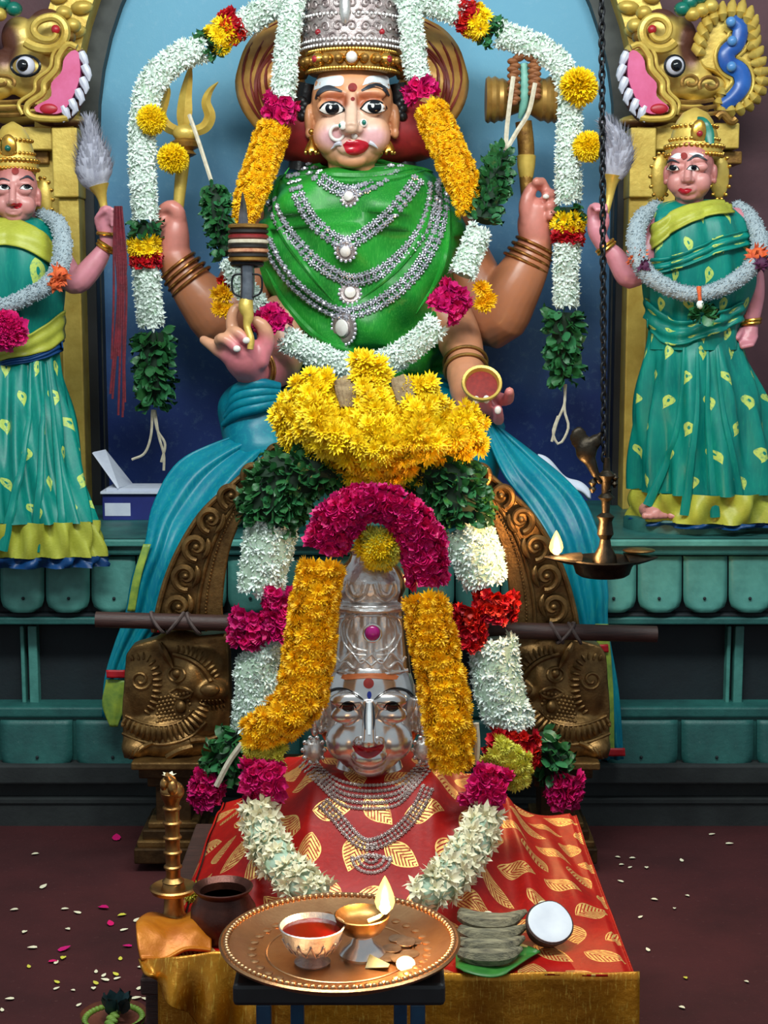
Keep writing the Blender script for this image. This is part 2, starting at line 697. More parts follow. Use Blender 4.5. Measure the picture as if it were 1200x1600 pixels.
def silk(key, c1, c2, c3, stretch=(4, 4, 60), rough=0.36, sheen=0.04, motif=None, mc=None):
    """woven silk: threads, a lighter crossing colour, optional woven motifs by uv"""
    t = NT(key)
    co = t.coord()
    n1 = t.noise(8, 4, 0.6)
    n2 = t.noise(30, 3, 0.6, sc3=stretch)
    c = t.mix(t.ramp(n1, 0.35, 0.7), lin(*c1), lin(*c2))
    c = t.mix(t.m_('MULTIPLY', t.ramp(n2, 0.5, 0.75), 0.45), c, lin(*c3))
    met, rg = 0.0, rough
    if motif:
        uv = t.node('ShaderNodeSeparateXYZ')
        t.link(t.coord('UV'), uv.inputs[0])
        x, y = uv.outputs[0], uv.outputs[1]
        row = t.m_('FLOOR', y)
        x = t.m_('ADD', x, t.m_('MULTIPLY', t.m_('FLOORED_MODULO', row, 2.0), 0.5))
        cx = t.m_('FLOOR', x)
        cmb = t.node('ShaderNodeCombineXYZ')
        t.link(cx, cmb.inputs[0])
        t.link(row, cmb.inputs[1])
        wn = t.node('ShaderNodeTexWhiteNoise', noise_dimensions='2D')
        t.link(cmb.outputs[0], wn.inputs['Vector'])
        rnd = wn.outputs['Value']
        fx = t.m_('SUBTRACT', t.m_('FRACT', x), 0.5)
        fy = t.m_('SUBTRACT', t.m_('FRACT', y), 0.5)
        if motif == 'leaf':
            a = t.m_('MULTIPLY_ADD', rnd, 2.6, -0.6)
        else:
            a = t.m_('MULTIPLY_ADD', rnd, 0.8, 1.1)
        ca, sa = t.m_('COSINE', a), t.m_('SINE', a)
        p = t.m_('ADD', t.m_('MULTIPLY', fx, ca), t.m_('MULTIPLY', fy, sa))
        q = t.m_('SUBTRACT', t.m_('MULTIPLY', fy, ca), t.m_('MULTIPLY', fx, sa))
        if motif == 'leaf':
            L, W = 0.44, 0.27
            pn = t.m_('DIVIDE', p, L)
            wd = t.m_('MULTIPLY', t.m_('MAXIMUM', t.m_('SUBTRACT', 1.0, t.m_('MULTIPLY', pn, pn)), 0.0), t.m_('MULTIPLY_ADD', pn, -0.32 * W, W))
            aq = t.m_('ABSOLUTE', q)
            ins = t.m_('GREATER_THAN', wd, aq)
            st = t.m_('SINE', t.m_('MULTIPLY', t.m_('SUBTRACT', p, t.m_('MULTIPLY', aq, 1.1)), 62.0))
            st = t.m_('GREATER_THAN', st, -0.35)
            rim = t.m_('GREATER_THAN', aq, t.m_('SUBTRACT', wd, 0.028))
            mask = t.m_('MULTIPLY', ins, t.m_('MAXIMUM', st, rim))
        else:
            # mango drop with a hollow heart
            pn = t.m_('DIVIDE', p, 0.30)
            wd = t.m_('MULTIPLY', t.m_('MAXIMUM', t.m_('SUBTRACT', 1.0, t.m_('MULTIPLY', pn, pn)), 0.0), t.m_('MULTIPLY_ADD', pn, -0.09, 0.12))
            bend = t.m_('ABSOLUTE', t.m_('SUBTRACT', q, t.m_('MULTIPLY', t.m_('MULTIPLY', p, p), 0.6)))
            ins = t.m_('GREATER_THAN', wd, bend)
            core = t.m_('LESS_THAN', t.m_('ADD', t.m_('POWER', t.m_('DIVIDE', t.m_('ADD', p, 0.08), 0.07), 2.0), t.m_('POWER', t.m_('DIVIDE', bend, 0.03), 2.0)), 1.0)
            mask = t.m_('MULTIPLY', ins, t.m_('SUBTRACT', 1.0, core))
        mm = t.m_('MULTIPLY', mask, t.ramp(t.noise(120, 2), 0.2, 0.5))
        c = t.mix(mm, c, lin(*mc))
        if motif == 'leaf':
            met = t.m_('MULTIPLY', mm, 0.6)
    t.bump(n2, 0.15, 0.002)
    M[key] = t.fin(c, rg, met, **{'Specular IOR Level': 0.28})


silk('silk_green', (34, 140, 44), (20, 104, 36), (96, 192, 84), (14, 14, 1.5))
silk('silk_teal', (2, 118, 136), (2, 98, 124), (30, 146, 150), (3, 3, 3))
silk('silk_teal_gold', (2, 122, 140), (2, 100, 126), (54, 156, 140), (5, 5, 1))
silk('silk_sari', (6, 124, 112), (4, 104, 98), (30, 146, 120), (6, 6, 1), 0.4, 0.04, 'mango', (176, 196, 96))
silk('silk_red', (176, 14, 6), (138, 4, 4), (198, 26, 8), (4, 4, 4), 0.46, 0.04, 'leaf', (244, 200, 118))
silk('silk_border', (168, 172, 62), (140, 144, 48), (206, 204, 100), (4, 4, 30), 0.36)
silk('silk_pipe', (16, 62, 112), (10, 46, 92), (30, 80, 130))
# gold tissue
t = NT('gold_tissue')
n1 = t.noise(9, 5, 0.6)
n2 = t.noise(50, 3, 0.6, sc3=(6, 1, 1))
c = t.mix(t.ramp(n1, 0.3, 0.7), lin(206, 140, 30), lin(150, 88, 14))
c = t.mix(t.ramp(n2, 0.55, 0.8), c, lin(238, 194, 84))
t.bump(t.noise(40, 4, 0.6), 0.5)
M['gold_tissue'] = t.fin(c, 0.34, 0.55)
pbr('orange_tissue', (216, 132, 26), (180, 92, 10), 12, 0.42, 0.25, 0.5, 40)

# ================================================================== the setting
def struct(name, mb, mat, label, **kw):
    o = obj(name, mb, mat, None, **kw)
    o['kind'] = 'structure'
    o['label'] = label
    return o


LZ = 0.777      # height of the altar ledge
YL = 3.98       # its front edge
YW = 4.78       # backdrop

struct('floor', MB().box((-3.2, 0.2, -0.05), (3.2, YW + 0.2, 0)), M['floor'], 'dark maroon worn floor strewn with petals', smooth=False)
struct('wall_back', MB().box((-3.2, YW + 0.06, 0), (3.2, YW + 0.2, 3.4)), M['wall_maroon'], 'dark maroon back wall', smooth=False)

# blue arched backdrop panel
AXC = P(557, 300, YW).x
hw = (P(945, 300, YW).x - P(150, 300, YW).x) / 2


def arch_outline(x0, half, zb, zs, rise, n=28, Y=YW):
    pts = [Vector((x0 - half, Y, zb))]
    for i in range(n + 1):
        a = pi - pi * i / n
        pts.append(Vector((x0 + half * cos(a), Y, zs + rise * sin(a))))
    pts.append(Vector((x0 + half, Y, zb)))
    return pts


ZS = P(557, 215, YW).z
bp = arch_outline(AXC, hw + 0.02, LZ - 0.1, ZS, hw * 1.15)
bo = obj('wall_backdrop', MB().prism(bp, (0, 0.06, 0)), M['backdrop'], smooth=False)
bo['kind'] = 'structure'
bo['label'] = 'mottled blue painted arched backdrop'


def arch_band(name, mat, h0, h1, r0, r1, y0, y1, parent=None):
    mb = MB()
    A = arch_outline(AXC, h0, LZ, ZS, r0)
    B = arch_outline(AXC, h1, LZ, ZS, r1)
    n = len(A)
    vs = []
    for Y in (y0, y1):
        for L in (A, B):
            vs += [Vector((p.x, Y, p.z)) for p in L]
    fs = []
    for i in range(n - 1):
        fs.append((i, i + 1, n + i + 1, n + i))
        fs.append((2 * n + i, 3 * n + i, 3 * n + i + 1, 2 * n + i + 1))
        fs.append((i, 2 * n + i, 2 * n + i + 1, i + 1))
        fs.append((n + i, n + i + 1, 3 * n + i + 1, 3 * n + i))
    mb.add(vs, fs)
    return obj(name, mb, mat, parent, True, 30)


nb = arch_band('trim_1', M['niche_edge'], hw, hw + 0.055, hw * 1.13, hw * 1.15 + 0.06, YW - 0.05, YW + 0.05)
nb['kind'] = 'structure'
nb['label'] = 'dark grey arched edge of the niche'

# ------------------------------------------------------------------ altar plinth
pl = thing('altar_plinth', 'teal green stepped stone altar with scalloped petal moulding', 'altar', (0, YL + 0.3, 0))
X0, X1 = -2.2, 2.2


def zy(y, Y=YL):
    return P(600, y, Y).z


def course(name, mat, y0, y1, dy, bev=0.006, Y=YL):
    """horizontal course between photo rows y0 and y1, set dy behind the ledge edge"""
    return obj(name, MB().box((X0, Y + dy, zy(y1, Y + dy)), (X1, YW + 0.05, zy(y0, Y + dy))), mat, pl, False, None, bevel=bev)


course('ledge', M['plinth'], 843, 868, 0.0)
obj('ledge_edge', MB().box((X0, YL - 0.012, zy(853)), (X1, YL + 0.02, zy(843))), M['plinth_pale'], pl, False, None, bevel=0.003)
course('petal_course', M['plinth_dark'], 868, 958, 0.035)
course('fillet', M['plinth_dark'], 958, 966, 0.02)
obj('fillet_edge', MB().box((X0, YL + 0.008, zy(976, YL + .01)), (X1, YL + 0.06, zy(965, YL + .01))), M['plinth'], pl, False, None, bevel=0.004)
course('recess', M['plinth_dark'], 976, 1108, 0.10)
course('lower_fillet', M['plinth'], 1105, 1122, 0.02)
course('lower_petal_course', M['plinth'], 1120, 1200, 0.03)
course('foot_course', M['plinth_black'], 1196, 1226, -0.02)
course('foot_step', M['plinth_black'], 1224, 1250, 0.02)
course('foot_edge', M['plinth_black'], 1248, 1256, -0.006, 0.002)
course('foot', M['plinth_black'], 1254, 1296, 0.0)


def petal_mesh(wpx, y0, y1, dep):
    """scalloped pendant: flat, square top, rounded lower corners, bulging forward"""
    wid = wpx * mpp(900, YL) * 0.5
    ht = zy(y0) - zy(y1)
    mb = MB()

    def fn(u, v):
        a = (u - 0.5) * 2
        top = 0.0
        r = 0.30
        ex = 1.0 if v < 1 - r else sqrt(max(0.0, 1 - ((v - (1 - r)) / r) ** 2)) * 0.45 + 0.55
        if v > 0.995:
            ex = 0.5
        return Vector((a * wid * ex, -dep * (0.35 + 0.65 * v) * (1 - 0.25 * a ** 4), -v * ht))
    mb.grid(fn, 8, 10)
    return mb.mesh('lotus_petal', True)


def petals(centers, wpx, y0, y1, dep, mat, Y):
    me = petal_mesh(wpx, y0, y1, dep)
    me.materials.append(mat)
    for x in centers:
        p = P(x, y0, Y)
        o = put('lotus_petal', me, None, pl, Matrix.Translation(p))
        m = o.modifiers.new('thickness', 'SOLIDIFY')
        m.thickness, m.offset = 0.012, -1
        bd = MB().ball(P(x, y0 + (y1 - y0) * 0.78, Y - dep * 0.93), 0.0045, 8, 5)
        obj('boss', bd, M['plinth_dark'], pl)


petals([-35 + 71 * i for i in range(18)], 69, 868, 954, 0.035, M['plinth_pale'], YL + 0.03)
petals([-60 + 118 * i for i in range(12)], 114, 1124, 1200, 0.03, M['plinth'], YL + 0.025)
for x in (38, 54, -60, 1136, 1152, 1240):
    a, b = P(x - (3 if x in (38, 1136) else 7), 985, YL + 0.1), P(x + (3 if x in (38, 1136) else 7), 985, YL + 0.1)
    obj('pilaster', MB().box((a.x, YL + 0.07, zy(1106, YL + .09)), (b.x, YL + 0.11, zy(976, YL + .09))), M['plinth_pale'], pl, False, None, bevel=0.003)

# ------------------------------------------------------------------ gilded arch with sea-monster heads
YG = 4.62
ga = thing('gilded_arch', 'gilded carved arch frame with open-mouthed monster heads around the blue niche', 'arch', (AXC, YG, LZ))
ab = arch_band('arch_band', M['gold_leaf'], hw + 0.055, hw + 0.17, hw * 1.15 + 0.06, hw * 1.15 + 0.19, YG + 0.02, YG + 0.12, ga)
# scalloped leaves along the band's inner edge
lf = MB()
lf.ball((0, 0, 0), (0.034, 0.022, 0.02), 10, 6)
lfm = lf.mesh('arch_leaf', True)
lfm.materials.append(M['gold_leaf'])
for i in range(3, 40):
    a = pi * i / 42
    for rr, s in ((0.078, 1.0), (0.15, 0.8)):
        p = Vector((AXC + (hw + rr) * cos(a), YG + 0.01, ZS + (hw * 1.15 + rr) * sin(a)))
        put('arch_leaf', lfm, None, ga, Matrix.Translation(p) @ Matrix.Rotation(-a + 0.5 * (1 if a < pi / 2 else -1), 4, 'Y') @ Matrix.Scale(s, 4))


def mir(x, side):
    return x if side > 0 else 1106 - x - 0.5 * max(0, x - 1030)


def minv(x, side):
    if side > 0:
        return x
    return 1106 - x if x > 76 else 1030 + (76 - x) / 1.5


def makara(side):
    """sea-monster bracket head, drawn for the right side; the left is its mirror, nearer its wall"""
    Y = YG - 0.02

    def Q(x, y, dy=0.0):
        return P(mir(x, side), y, Y + dy)
    k = mpp(100, Y)
    # skull: one relief mass
    mb = MB()
    for x, y, rx, ry, rz, dy in ((1050, 112, 42, 40, 44, 0.05), (1078, 112, 36, 36, 34, 0.05), (1030, 50, 36, 32, 36, 0.05),
                                 (1092, 138, 40, 34, 20, 0.03), (1060, 180, 50, 26, 16, 0.06), (1010, 190, 46, 26, 12, 0.06),
                                 (1000, 80, 26, 24, 16, 0.06), (1110, 135, 24, 30, 16, 0.02), (1075, 172, 34, 30, 10, 0.03),
                                 (1060, 60, 30, 26, 34, 0.06)):
        mb.ball(Q(x, y, dy), (rx * k, ry * k * 0.8, rz * k), 14, 10)
    me = remesh(mb, 0.006, 4)
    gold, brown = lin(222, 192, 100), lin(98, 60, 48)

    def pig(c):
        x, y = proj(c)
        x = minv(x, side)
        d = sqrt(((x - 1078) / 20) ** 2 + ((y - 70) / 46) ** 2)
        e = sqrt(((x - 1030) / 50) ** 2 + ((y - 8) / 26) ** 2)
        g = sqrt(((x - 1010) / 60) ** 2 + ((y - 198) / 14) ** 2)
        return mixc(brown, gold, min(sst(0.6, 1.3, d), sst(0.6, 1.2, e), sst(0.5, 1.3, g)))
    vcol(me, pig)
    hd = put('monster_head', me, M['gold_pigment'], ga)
    # mouth
    out = [(983, 82), (992, 78), (1006, 92), (1010, 112), (1026, 130), (1026, 150), (1044, 166), (1042, 175), (1020, 178), (1006, 172), (992, 150), (981, 118)]
    o2 = cr(out + [out[0]], 40)[:-1]
    pp = [Q(p[0], p[1], -0.085) for p in o2]
    sub('mouth', MB().prism(pp, (0, 0.10, 0)), M['pink_mouth'], hd, False)
    sub('throat', MB().ball(Q(1030, 170, -0.085), (14 * k, 0.006, 8 * k), 14, 8), M['red_mouth'], hd)
    lip = [(986, 74), (1000, 70), (1014, 88), (1018, 108), (1034, 128), (1036, 146), (1052, 164), (1048, 182), (1020, 186), (1000, 184)]
    lp = [Q(p[0], p[1], -0.075) for p in cr(lip, 40)]
    sub('lip', MB().tube(lp, 5.2 * k, 8), M['gold_leaf'], hd)
    lp = [Q(p[0] + 9, p[1] - 3, -0.06) for p in cr(lip[:8], 30)]
    sub('lip_fold', MB().tube(lp, 3.2 * k, 8), M['gold_leaf'], hd)
    jaw = [(982, 80), (972, 100), (974, 130), (982, 160), (1000, 184), (1022, 190)]
    sub('jaw', MB().tube([Q(p[0], p[1], -0.045) for p in cr(jaw, 24)], 6 * k, 8), M['brown_paint'], hd)
    for (x, y, a) in ((976, 92, 0.3), (971, 112, 0.2), (975, 132, 0.0), (982, 150, -0.3), (992, 166, -0.6), (1004, 176, -0.9)):
        tm = MB()
        d = Vector((-0.55 + a * -0.3, 0, -0.8))
        q = [(x + 4, y - 10), (x, y - 2), (x - 4, y + 7), (x - 3 + 7 * (-a), y + 15)]
        tm.tube([Q(a_, b_, -0.075) for a_, b_ in q], [6.5 * k, 7 * k, 5 * k, 1 * k], 8)
        sub('tooth', tm, M['tooth'], hd)
    # eye
    ey = MB().ball(Q(1054, 103, -0.05), (15 * k, 12 * k, 15 * k), 16, 10)
    e = sub('eye', ey, M['tooth'], hd)
    sub('eye_ring', MB().tube([Q(1054 + 15 * cos(a), 103 + 16 * sin(a), -0.055) for a in [2 * pi * i / 20 for i in range(20)]], 2.4 * k, 6, closed=True), M['black_paint'], hd)
    sub('pupil', MB().ball(Q(1057, 102, -0.068), (9 * k, 6 * k, 9 * k), 14, 8), M['iris_dark'], hd)
    # curled ear-horn
    sp = []
    for i in range(44):
        a = 0.6 + i / 43 * 2 * pi * 1.35
        r = 31 - 20 * i / 43
        sp.append(Q(1028 + r * cos(a), 48 + r * sin(a), -0.05 - 0.02 * i / 43))
    sub('ear_curl', MB().tube(sp, [(8.5 - 4 * i / 43) * k for i in range(44)], 8), M['gold_leaf'], hd)
    sub('ear_hollow', MB().ball(Q(1019, 46, -0.065), (7 * k, 6 * k, 7 * k), 12, 8), M['red_mouth'], hd)
    # snout scrolls
    for cx, cy, r in ((1080, 128, 15), (1110, 132, 18)):
        sp = [Q(cx + (r - r * 0.7 * i / 23) * cos(2.6 + i * 0.3), cy + (r - r * 0.7 * i / 23) * 0.8 * sin(2.6 + i * 0.3), -0.05) for i in range(24)]
        sub('snout_curl', MB().tube(sp, 3.4 * k, 6), M['gold_old'], hd)
    for yy, rx in ((156, 34), (166, 38), (176, 44)):
        sub('neck_ring', MB().tube([Q(1080 - rx + 2 * rx * i / 10, yy + 4 * sin(pi * i / 10), -0.03 - 0.03 * sin(pi * i / 10)) for i in range(11)], 3.6 * k, 6), M['gold_old'], hd)
    # crest: flame board with an S-shaped enamel ribbon
    S = [(1142, 32), (1156, 44), (1152, 66), (1136, 82), (1138, 100), (1156, 112), (1160, 132), (1146, 152), (1126, 166)]
    cre = [(1090, 80), (1098, 50), (1112, 28), (1136, 18), (1160, 18), (1176, 40), (1178, 70), (1186, 100), (1192, 130), (1180, 156), (1160, 172), (1122, 174), (1126, 150), (1134, 130), (1118, 112), (1098, 104)]
    sub('crest_board', MB().prism([Q(p[0], p[1], 0.0) for p in cr(cre + [cre[0]], 60)[:-1]], (0, 0.05, 0)), M['gold_leaf'], hd, True, 30, bevel=0.006)
    sp, rr = [Q(p[0], p[1], -0.012) for p in cr(S, 40)], [(11 + 3 * sin(pi * i / 39)) * k for i in range(40)]
    sub('crest_ribbon', MB().tube(sp, rr, 10, flat=0.6), M['blue_enamel'], hd)
    for off in (-17, 17):
        q = cr(S, 36)
        ln = []
        for i in range(36):
            tt = q[min(35, i + 1)] - q[max(0, i - 1)]
            nn = Vector((-tt[1], tt[0])).normalized() * off
            ln.append(Q(q[i][0] + nn.x, q[i][1] + nn.y, -0.008))
        sub('crest_rib', MB().tube(ln, 2.6 * k, 6), M['gold_leaf'], hd)
    for cx, cy in ((1142, 34), (1144, 64), (1143, 104)):
        sub('ribbon_curl', MB().ball(Q(cx, cy, -0.03), (8 * k, 8 * k, 8 * k), 10, 8), M['blue_pale'], hd)
    b0 = cr(cre[:13], 24)
    for i in range(24):
        fl = MB()
        x, y = b0[i][0], b0[i][1]
        dx, dy = x - 1140, y - 96
        L = sqrt(dx * dx + dy * dy)
        fl.tube([Q(x - dx / L * 12, y - dy / L * 12, -0.010), Q(x - dx / L * 3, y - dy / L * 3, -0.016), Q(x + dx / L * 5 + 1, y + dy / L * 5 - 4, -0.008), Q(x + dx / L * 8 + 3, y + dy / L * 8 - 10, -0.004)], [4 * k, 8.5 * k, 7.5 * k, 2.5 * k], 9)
        sub('crest_flame', fl, M['gold_leaf'], hd)
    # leaf tuft above the head
    for i, (x, y, c) in enumerate(((1066, 14, 'teal_enamel'), (1078, 4, 'teal_enamel'), (1092, -4, 'teal_enamel'), (1082, 22, 'gold_leaf'), (1096, 16, 'gold_leaf'), (1110, 10, 'gold_leaf'), (1006, 20, 'gold_leaf'), (992, 40, 'gold_leaf'), (1000, 58, 'gold_old'))):
        sub('tuft', MB().ball(Q(x, y, -0.02), (13 * k, 14 * k, 11 * k), 10, 8), M[c], hd)
    # capital blocks and shaft
    def blk(nm, x0, x1, y0, y1, dy, m='gold_leaf'):
        a, b = Q(x0, y1, dy), Q(x1, y0, dy)
        return obj(nm, MB().box((min(a.x, b.x), a.y, a.z), (max(a.x, b.x), a.y + 0.12, b.z)), M[m], ga, False, None, bevel=0.004)
    blk('capital', 983, 1026, 199, 308, -0.05)
    blk('capital', 1024, 1070, 198, 234, -0.02)
    blk('capital', 1116, 1156, 192, 232, -0.02)
    blk('bracket', 1030, 1160, 236, 256, 0.02, 'gold_old')
    sc = [Q(1120 + 30 * t_, 184 - 6 * sin(t_ * 6), -0.04) for t_ in [i / 12 for i in range(13)]]
    obj('scroll', MB().tube(sc, 6 * k, 8), M['gold_old'], ga)
    obj('shaft', MB().box((min(Q(980, 310).x, Q(1012, 310).x), Y - 0.03, LZ), (max(Q(980, 310).x, Q(1012, 310).x), Y + 0.09, Q(980, 309).z)), M['gold_leaf'], ga, False, None, bevel=0.005)
    return hd


t = NT('gold_pigment')
at = t.node('ShaderNodeVertexColor', layer_name='pigment')
n_ = t.noise(60, 4)
t.bump(n_, 0.25)
M['gold_pigment'] = t.fin(at.outputs[0], 0.4, 0.3)
makara(1)
makara(-1)
for s in (-1, 1):
    x = AXC + s * (hw + 0.03)
    o = obj('trim_%d' % (2 if s < 0 else 3), MB().box((x - 0.028, YG + 0.04, LZ - 0.05), (x + 0.028, YG + 0.10, ZS)), M['black_edge'], None, False, None, bevel=0.004)
    o['kind'] = 'structure'
    o['label'] = 'black strip beside the gilded shaft'

# ================================================================== flowers, leaves and garlands
def petal_pts(L, W, lift, curl, n=2, tip=0.0):
    """rows of a petal along +x: left, middle, right"""
    rows = []
    for i in range(n + 1):
        t_ = i / n
        w_ = W * (sin(pi * (0.18 + 0.82 * t_) ** 0.9) if t_ < 1 else tip)
        z = lift * t_ + curl * t_ * t_
        rows.append((Vector((L * t_, -w_, z + w_ * 0.35)), Vector((L * t_, 0, z)), Vector((L * t_, w_, z + w_ * 0.35))))
    return rows


def add_petal(mb, rows, mat):
    vs = [mat @ p for r in rows for p in r]
    fs = []
    for i in range(len(rows) - 1):
        for k in (0, 1):
            fs.append((i * 3 + k, i * 3 + k + 1, i * 3 + k + 4, i * 3 + k + 3))
    mb.add(vs, fs)


def ring_flower(layers, seed):
    """layers: (count, start radius, height, length, width, lift, curl)"""
    rnd = random.Random(seed)
    mb = MB()
    for (n, r0, h, L, W, lift, curl) in layers:
        ph = rnd.random() * 6
        for i in range(n):
            a = ph + 2 * pi * i / n + rnd.uniform(-.15, .15)
            m = Matrix.Rotation(a, 4, 'Z') @ Matrix.Translation((r0, 0, h)) @ Matrix.Rotation(rnd.uniform(-.2, .2), 4, 'Y')
            add_petal(mb, petal_pts(L * rnd.uniform(.85, 1.1), W, lift, curl), m)
    return mb


FL = {}


def reg(kind, mb, mat):
    me = mb.mesh(kind, True, None)
    me.materials.append(mat)
    FL.setdefault(kind, []).append(me)


def leaf_mb(L=1.0, W=0.33, fold=0.4, bend=-0.25):
    mb = MB()
    rows = []
    for i in range(5):
        t_ = i / 4
        w_ = W * sin(pi * min(1, 0.06 + t_ * 0.94)) ** 0.8 if t_ < 1 else 0.0
        z = bend * t_ * t_
        rows.append((Vector((0 + w_ * 0, -w_, L * t_)), Vector((w_ * fold + z, 0, L * t_)), Vector((0, w_, L * t_))))
    # local +Z is the growing direction
    vs = [p + Vector((z_, 0, 0)) for p, z_ in [(q, 0) for r in rows for q in r]]
    fs = []
    for i in range(4):
        for k in (0, 1):
            fs.append((i * 3 + k, i * 3 + k + 1, i * 3 + k + 4, i * 3 + k + 3))
    mb.add(vs, fs)
    return mb


for s_ in range(3):
    # tuberose / jasmine: pointed petals opening from a bud
    for key, mt in (('white', 'fl_white'), ('cream', 'fl_cream')):
        reg(key, ring_flower([(6, 0.12, 0.0, 0.95, 0.24, 0.55, -0.25), (4, 0.05, 0.1, 0.6, 0.2, 0.75, -0.1)], 10 + s_), M[mt])
    # chrysanthemum heads
    for key, mt in (('yellow', 'fl_yellow'), ('amber', 'fl_amber'), ('lime', 'fl_lime')):
        reg(key, ring_flower([(15, 0.25, -0.05, 0.8, 0.16, 0.05, 0.1), (13, 0.16, 0.08, 0.66, 0.15, 0.3, 0.05), (10, 0.08, 0.16, 0.48, 0.14, 0.5, 0.0), (6, 0.02, 0.2, 0.3, 0.12, 0.55, 0.0)], 30 + s_), M[mt])
    # crumpled rose petals
    for key, mt in (('magenta', 'fl_magenta'), ('red', 'fl_red')):
        reg(key, ring_flower([(5, 0.05, -0.1, 0.85, 0.5, 0.25, 0.3), (4, 0.02, 0.0, 0.65, 0.45, 0.6, 0.1), (3, 0.0, 0.05, 0.4, 0.35, 0.75, 0.0)], 50 + s_), M[mt])
    reg('leaf', leaf_mb(1.0, 0.30 + 0.04 * s_, 0.35, -0.15 - 0.1 * s_), M['fl_leaf'])

CORE = {'white': 'fl_white_core', 'cream': 'fl_white_core', 'yellow': 'fl_yellow_core', 'amber': 'fl_yellow_core', 'lime': 'fl_yellow_core',
        'magenta': 'fl_magenta_core', 'red': 'fl_red_core', 'leaf': 'fl_leaf_core'}
PART = {'white': 'white_flower', 'cream': 'white_flower', 'yellow': 'yellow_flower', 'amber': 'yellow_flower', 'lime': 'lime_flower', 'magenta': 'magenta_flower', 'red': 'red_flower', 'leaf': 'leaf'}
# flower size, spacing along, spacing around (px of the photo), tilt along the strand
SPEC = {'white': (10.5, 10.5, 12, 0.5), 'cream': (13, 14, 15, 0.5), 'yellow': (15, 12, 19, 0.3), 'amber': (15, 12, 19, 0.3), 'lime': (14, 12, 18, 0.3), 'magenta': (15, 12, 17, 0.5), 'red': (14, 11, 15, 0.5), 'leaf': (22, 9, 13, 0.7)}


def orient(pos, zdir, spin, scale):
    q = Vector(zdir).to_track_quat('Z', 'X')
    return Matrix.Translation(pos) @ q.to_matrix().to_4x4() @ Matrix.Rotation(spin, 4, 'Z') @ Matrix.Diagonal((scale, scale, scale, 1))


class Garland:
    """collects flower places kind by kind, then links them"""

    def __init__(s, name, label, cat, base, group=None):
        s.root = thing(name, label, cat, base, group)
        s.pl = {}
        s.rnd = random.Random(len(label) * 37)

    def one(s, kind, pos, zdir, size):
        s.pl.setdefault(kind, []).append(orient(pos, zdir, s.rnd.random() * 6.28, size))

    def strand(s, kind, pts, flat=0.8, size=1.0, gap=1.0, core=True, caps=0.0):
        """pts: (x, y, Y, radius px) along the strand"""
        sz, along, around, tilt = SPEC[kind]
        sz, along, around = sz * size, along * size * gap, around * size * gap
        L = sum((Vector(a[:2]) - Vector(b[:2])).length for a, b in zip(pts, pts[1:]))
        n = max(2, int(L / along) + 1)
        q = cr(pts, n)
        pos = [P(a[0], a[1], a[2]) for a in q]
        fr = frames(pos, Vector((0, -1, 0)))
        for i in range(n):
            x, y, Y, r = q[i]
            k = mpp(y, Y)
            t_, N, B = fr[i]
            m = max(3, int(2 * pi * r / around))
            ph = s.rnd.random() * 6
            for j in range(m):
                a = ph + 2 * pi * j / m + s.rnd.uniform(-.2, .2)
                d = N * cos(a) + B * sin(a)
                if d.y > 0.55:
                    continue
                base_in = 0.55 if kind in ('white', 'cream', 'leaf') else 0.72
                p = pos[i] + (N * (cos(a) * flat) + B * sin(a)) * (r * k * base_in * s.rnd.uniform(.9, 1.1)) + t_ * (s.rnd.uniform(-.4, .4) * along * k)
                z = (d + t_ * s.rnd.uniform(-tilt, tilt) + Vector((s.rnd.uniform(-.25, .25), 0, s.rnd.uniform(-.25, .25)))).normalized()
                if kind == 'leaf':
                    z = (d * 0.75 + t_ * s.rnd.uniform(-.2, 1.0) + Vector((s.rnd.uniform(-.3, .3), 0, s.rnd.uniform(-.3, .3)))).normalized()
                s.one(kind, p, z, sz * k * s.rnd.uniform(.85, 1.15))
        if core:
            pp = [P(a[0], a[1], a[2]) for a in q]
            obj('core', MB().tube(pp, [a[3] * mpp(a[1], a[2]) * 0.66 for a in q], 10, flat=flat, ref=Vector((0, -1, 0))), M[CORE[kind]], s.root)
        return s

    def cord(s, pts, r=2.0, mat='straw', name='string', n=20):
        p, rr = pxcr([tuple(a) + (r,) for a in pts], n)
        obj(name, MB().tube(p, rr, 6), M[mat], s.root)
        return s

    def done(s):
        for kind, mats in s.pl.items():
            meshes = FL[kind]
            if len(mats) > 300:
                mats.sort(key=lambda m: (m @ Vector((0, 0, 1)) - m.translation).normalized().y + s.rnd.uniform(-.2, .2))
            for i, m in enumerate(mats[:300]):
                o = bpy.data.objects.new(PART[kind], meshes[i % 3])
                COL.objects.link(o)
                o.parent = s.root
                o.matrix_parent_inverse = WINV[s.root.name]
                o.matrix_basis = m
            if len(mats) > 300:
                mb = MB()
                for i, m in enumerate(mats[300:]):
                    me = meshes[i % 3]
                    mb.add([m @ v.co for v in me.vertices], [tuple(p.vertices) for p in me.polygons])
                o = put('packed_' + PART[kind] + 's', mb.mesh('packed', True, None), meshes[0].materials[0], s.root)
                o['kind'] = 'stuff'
        return s.root

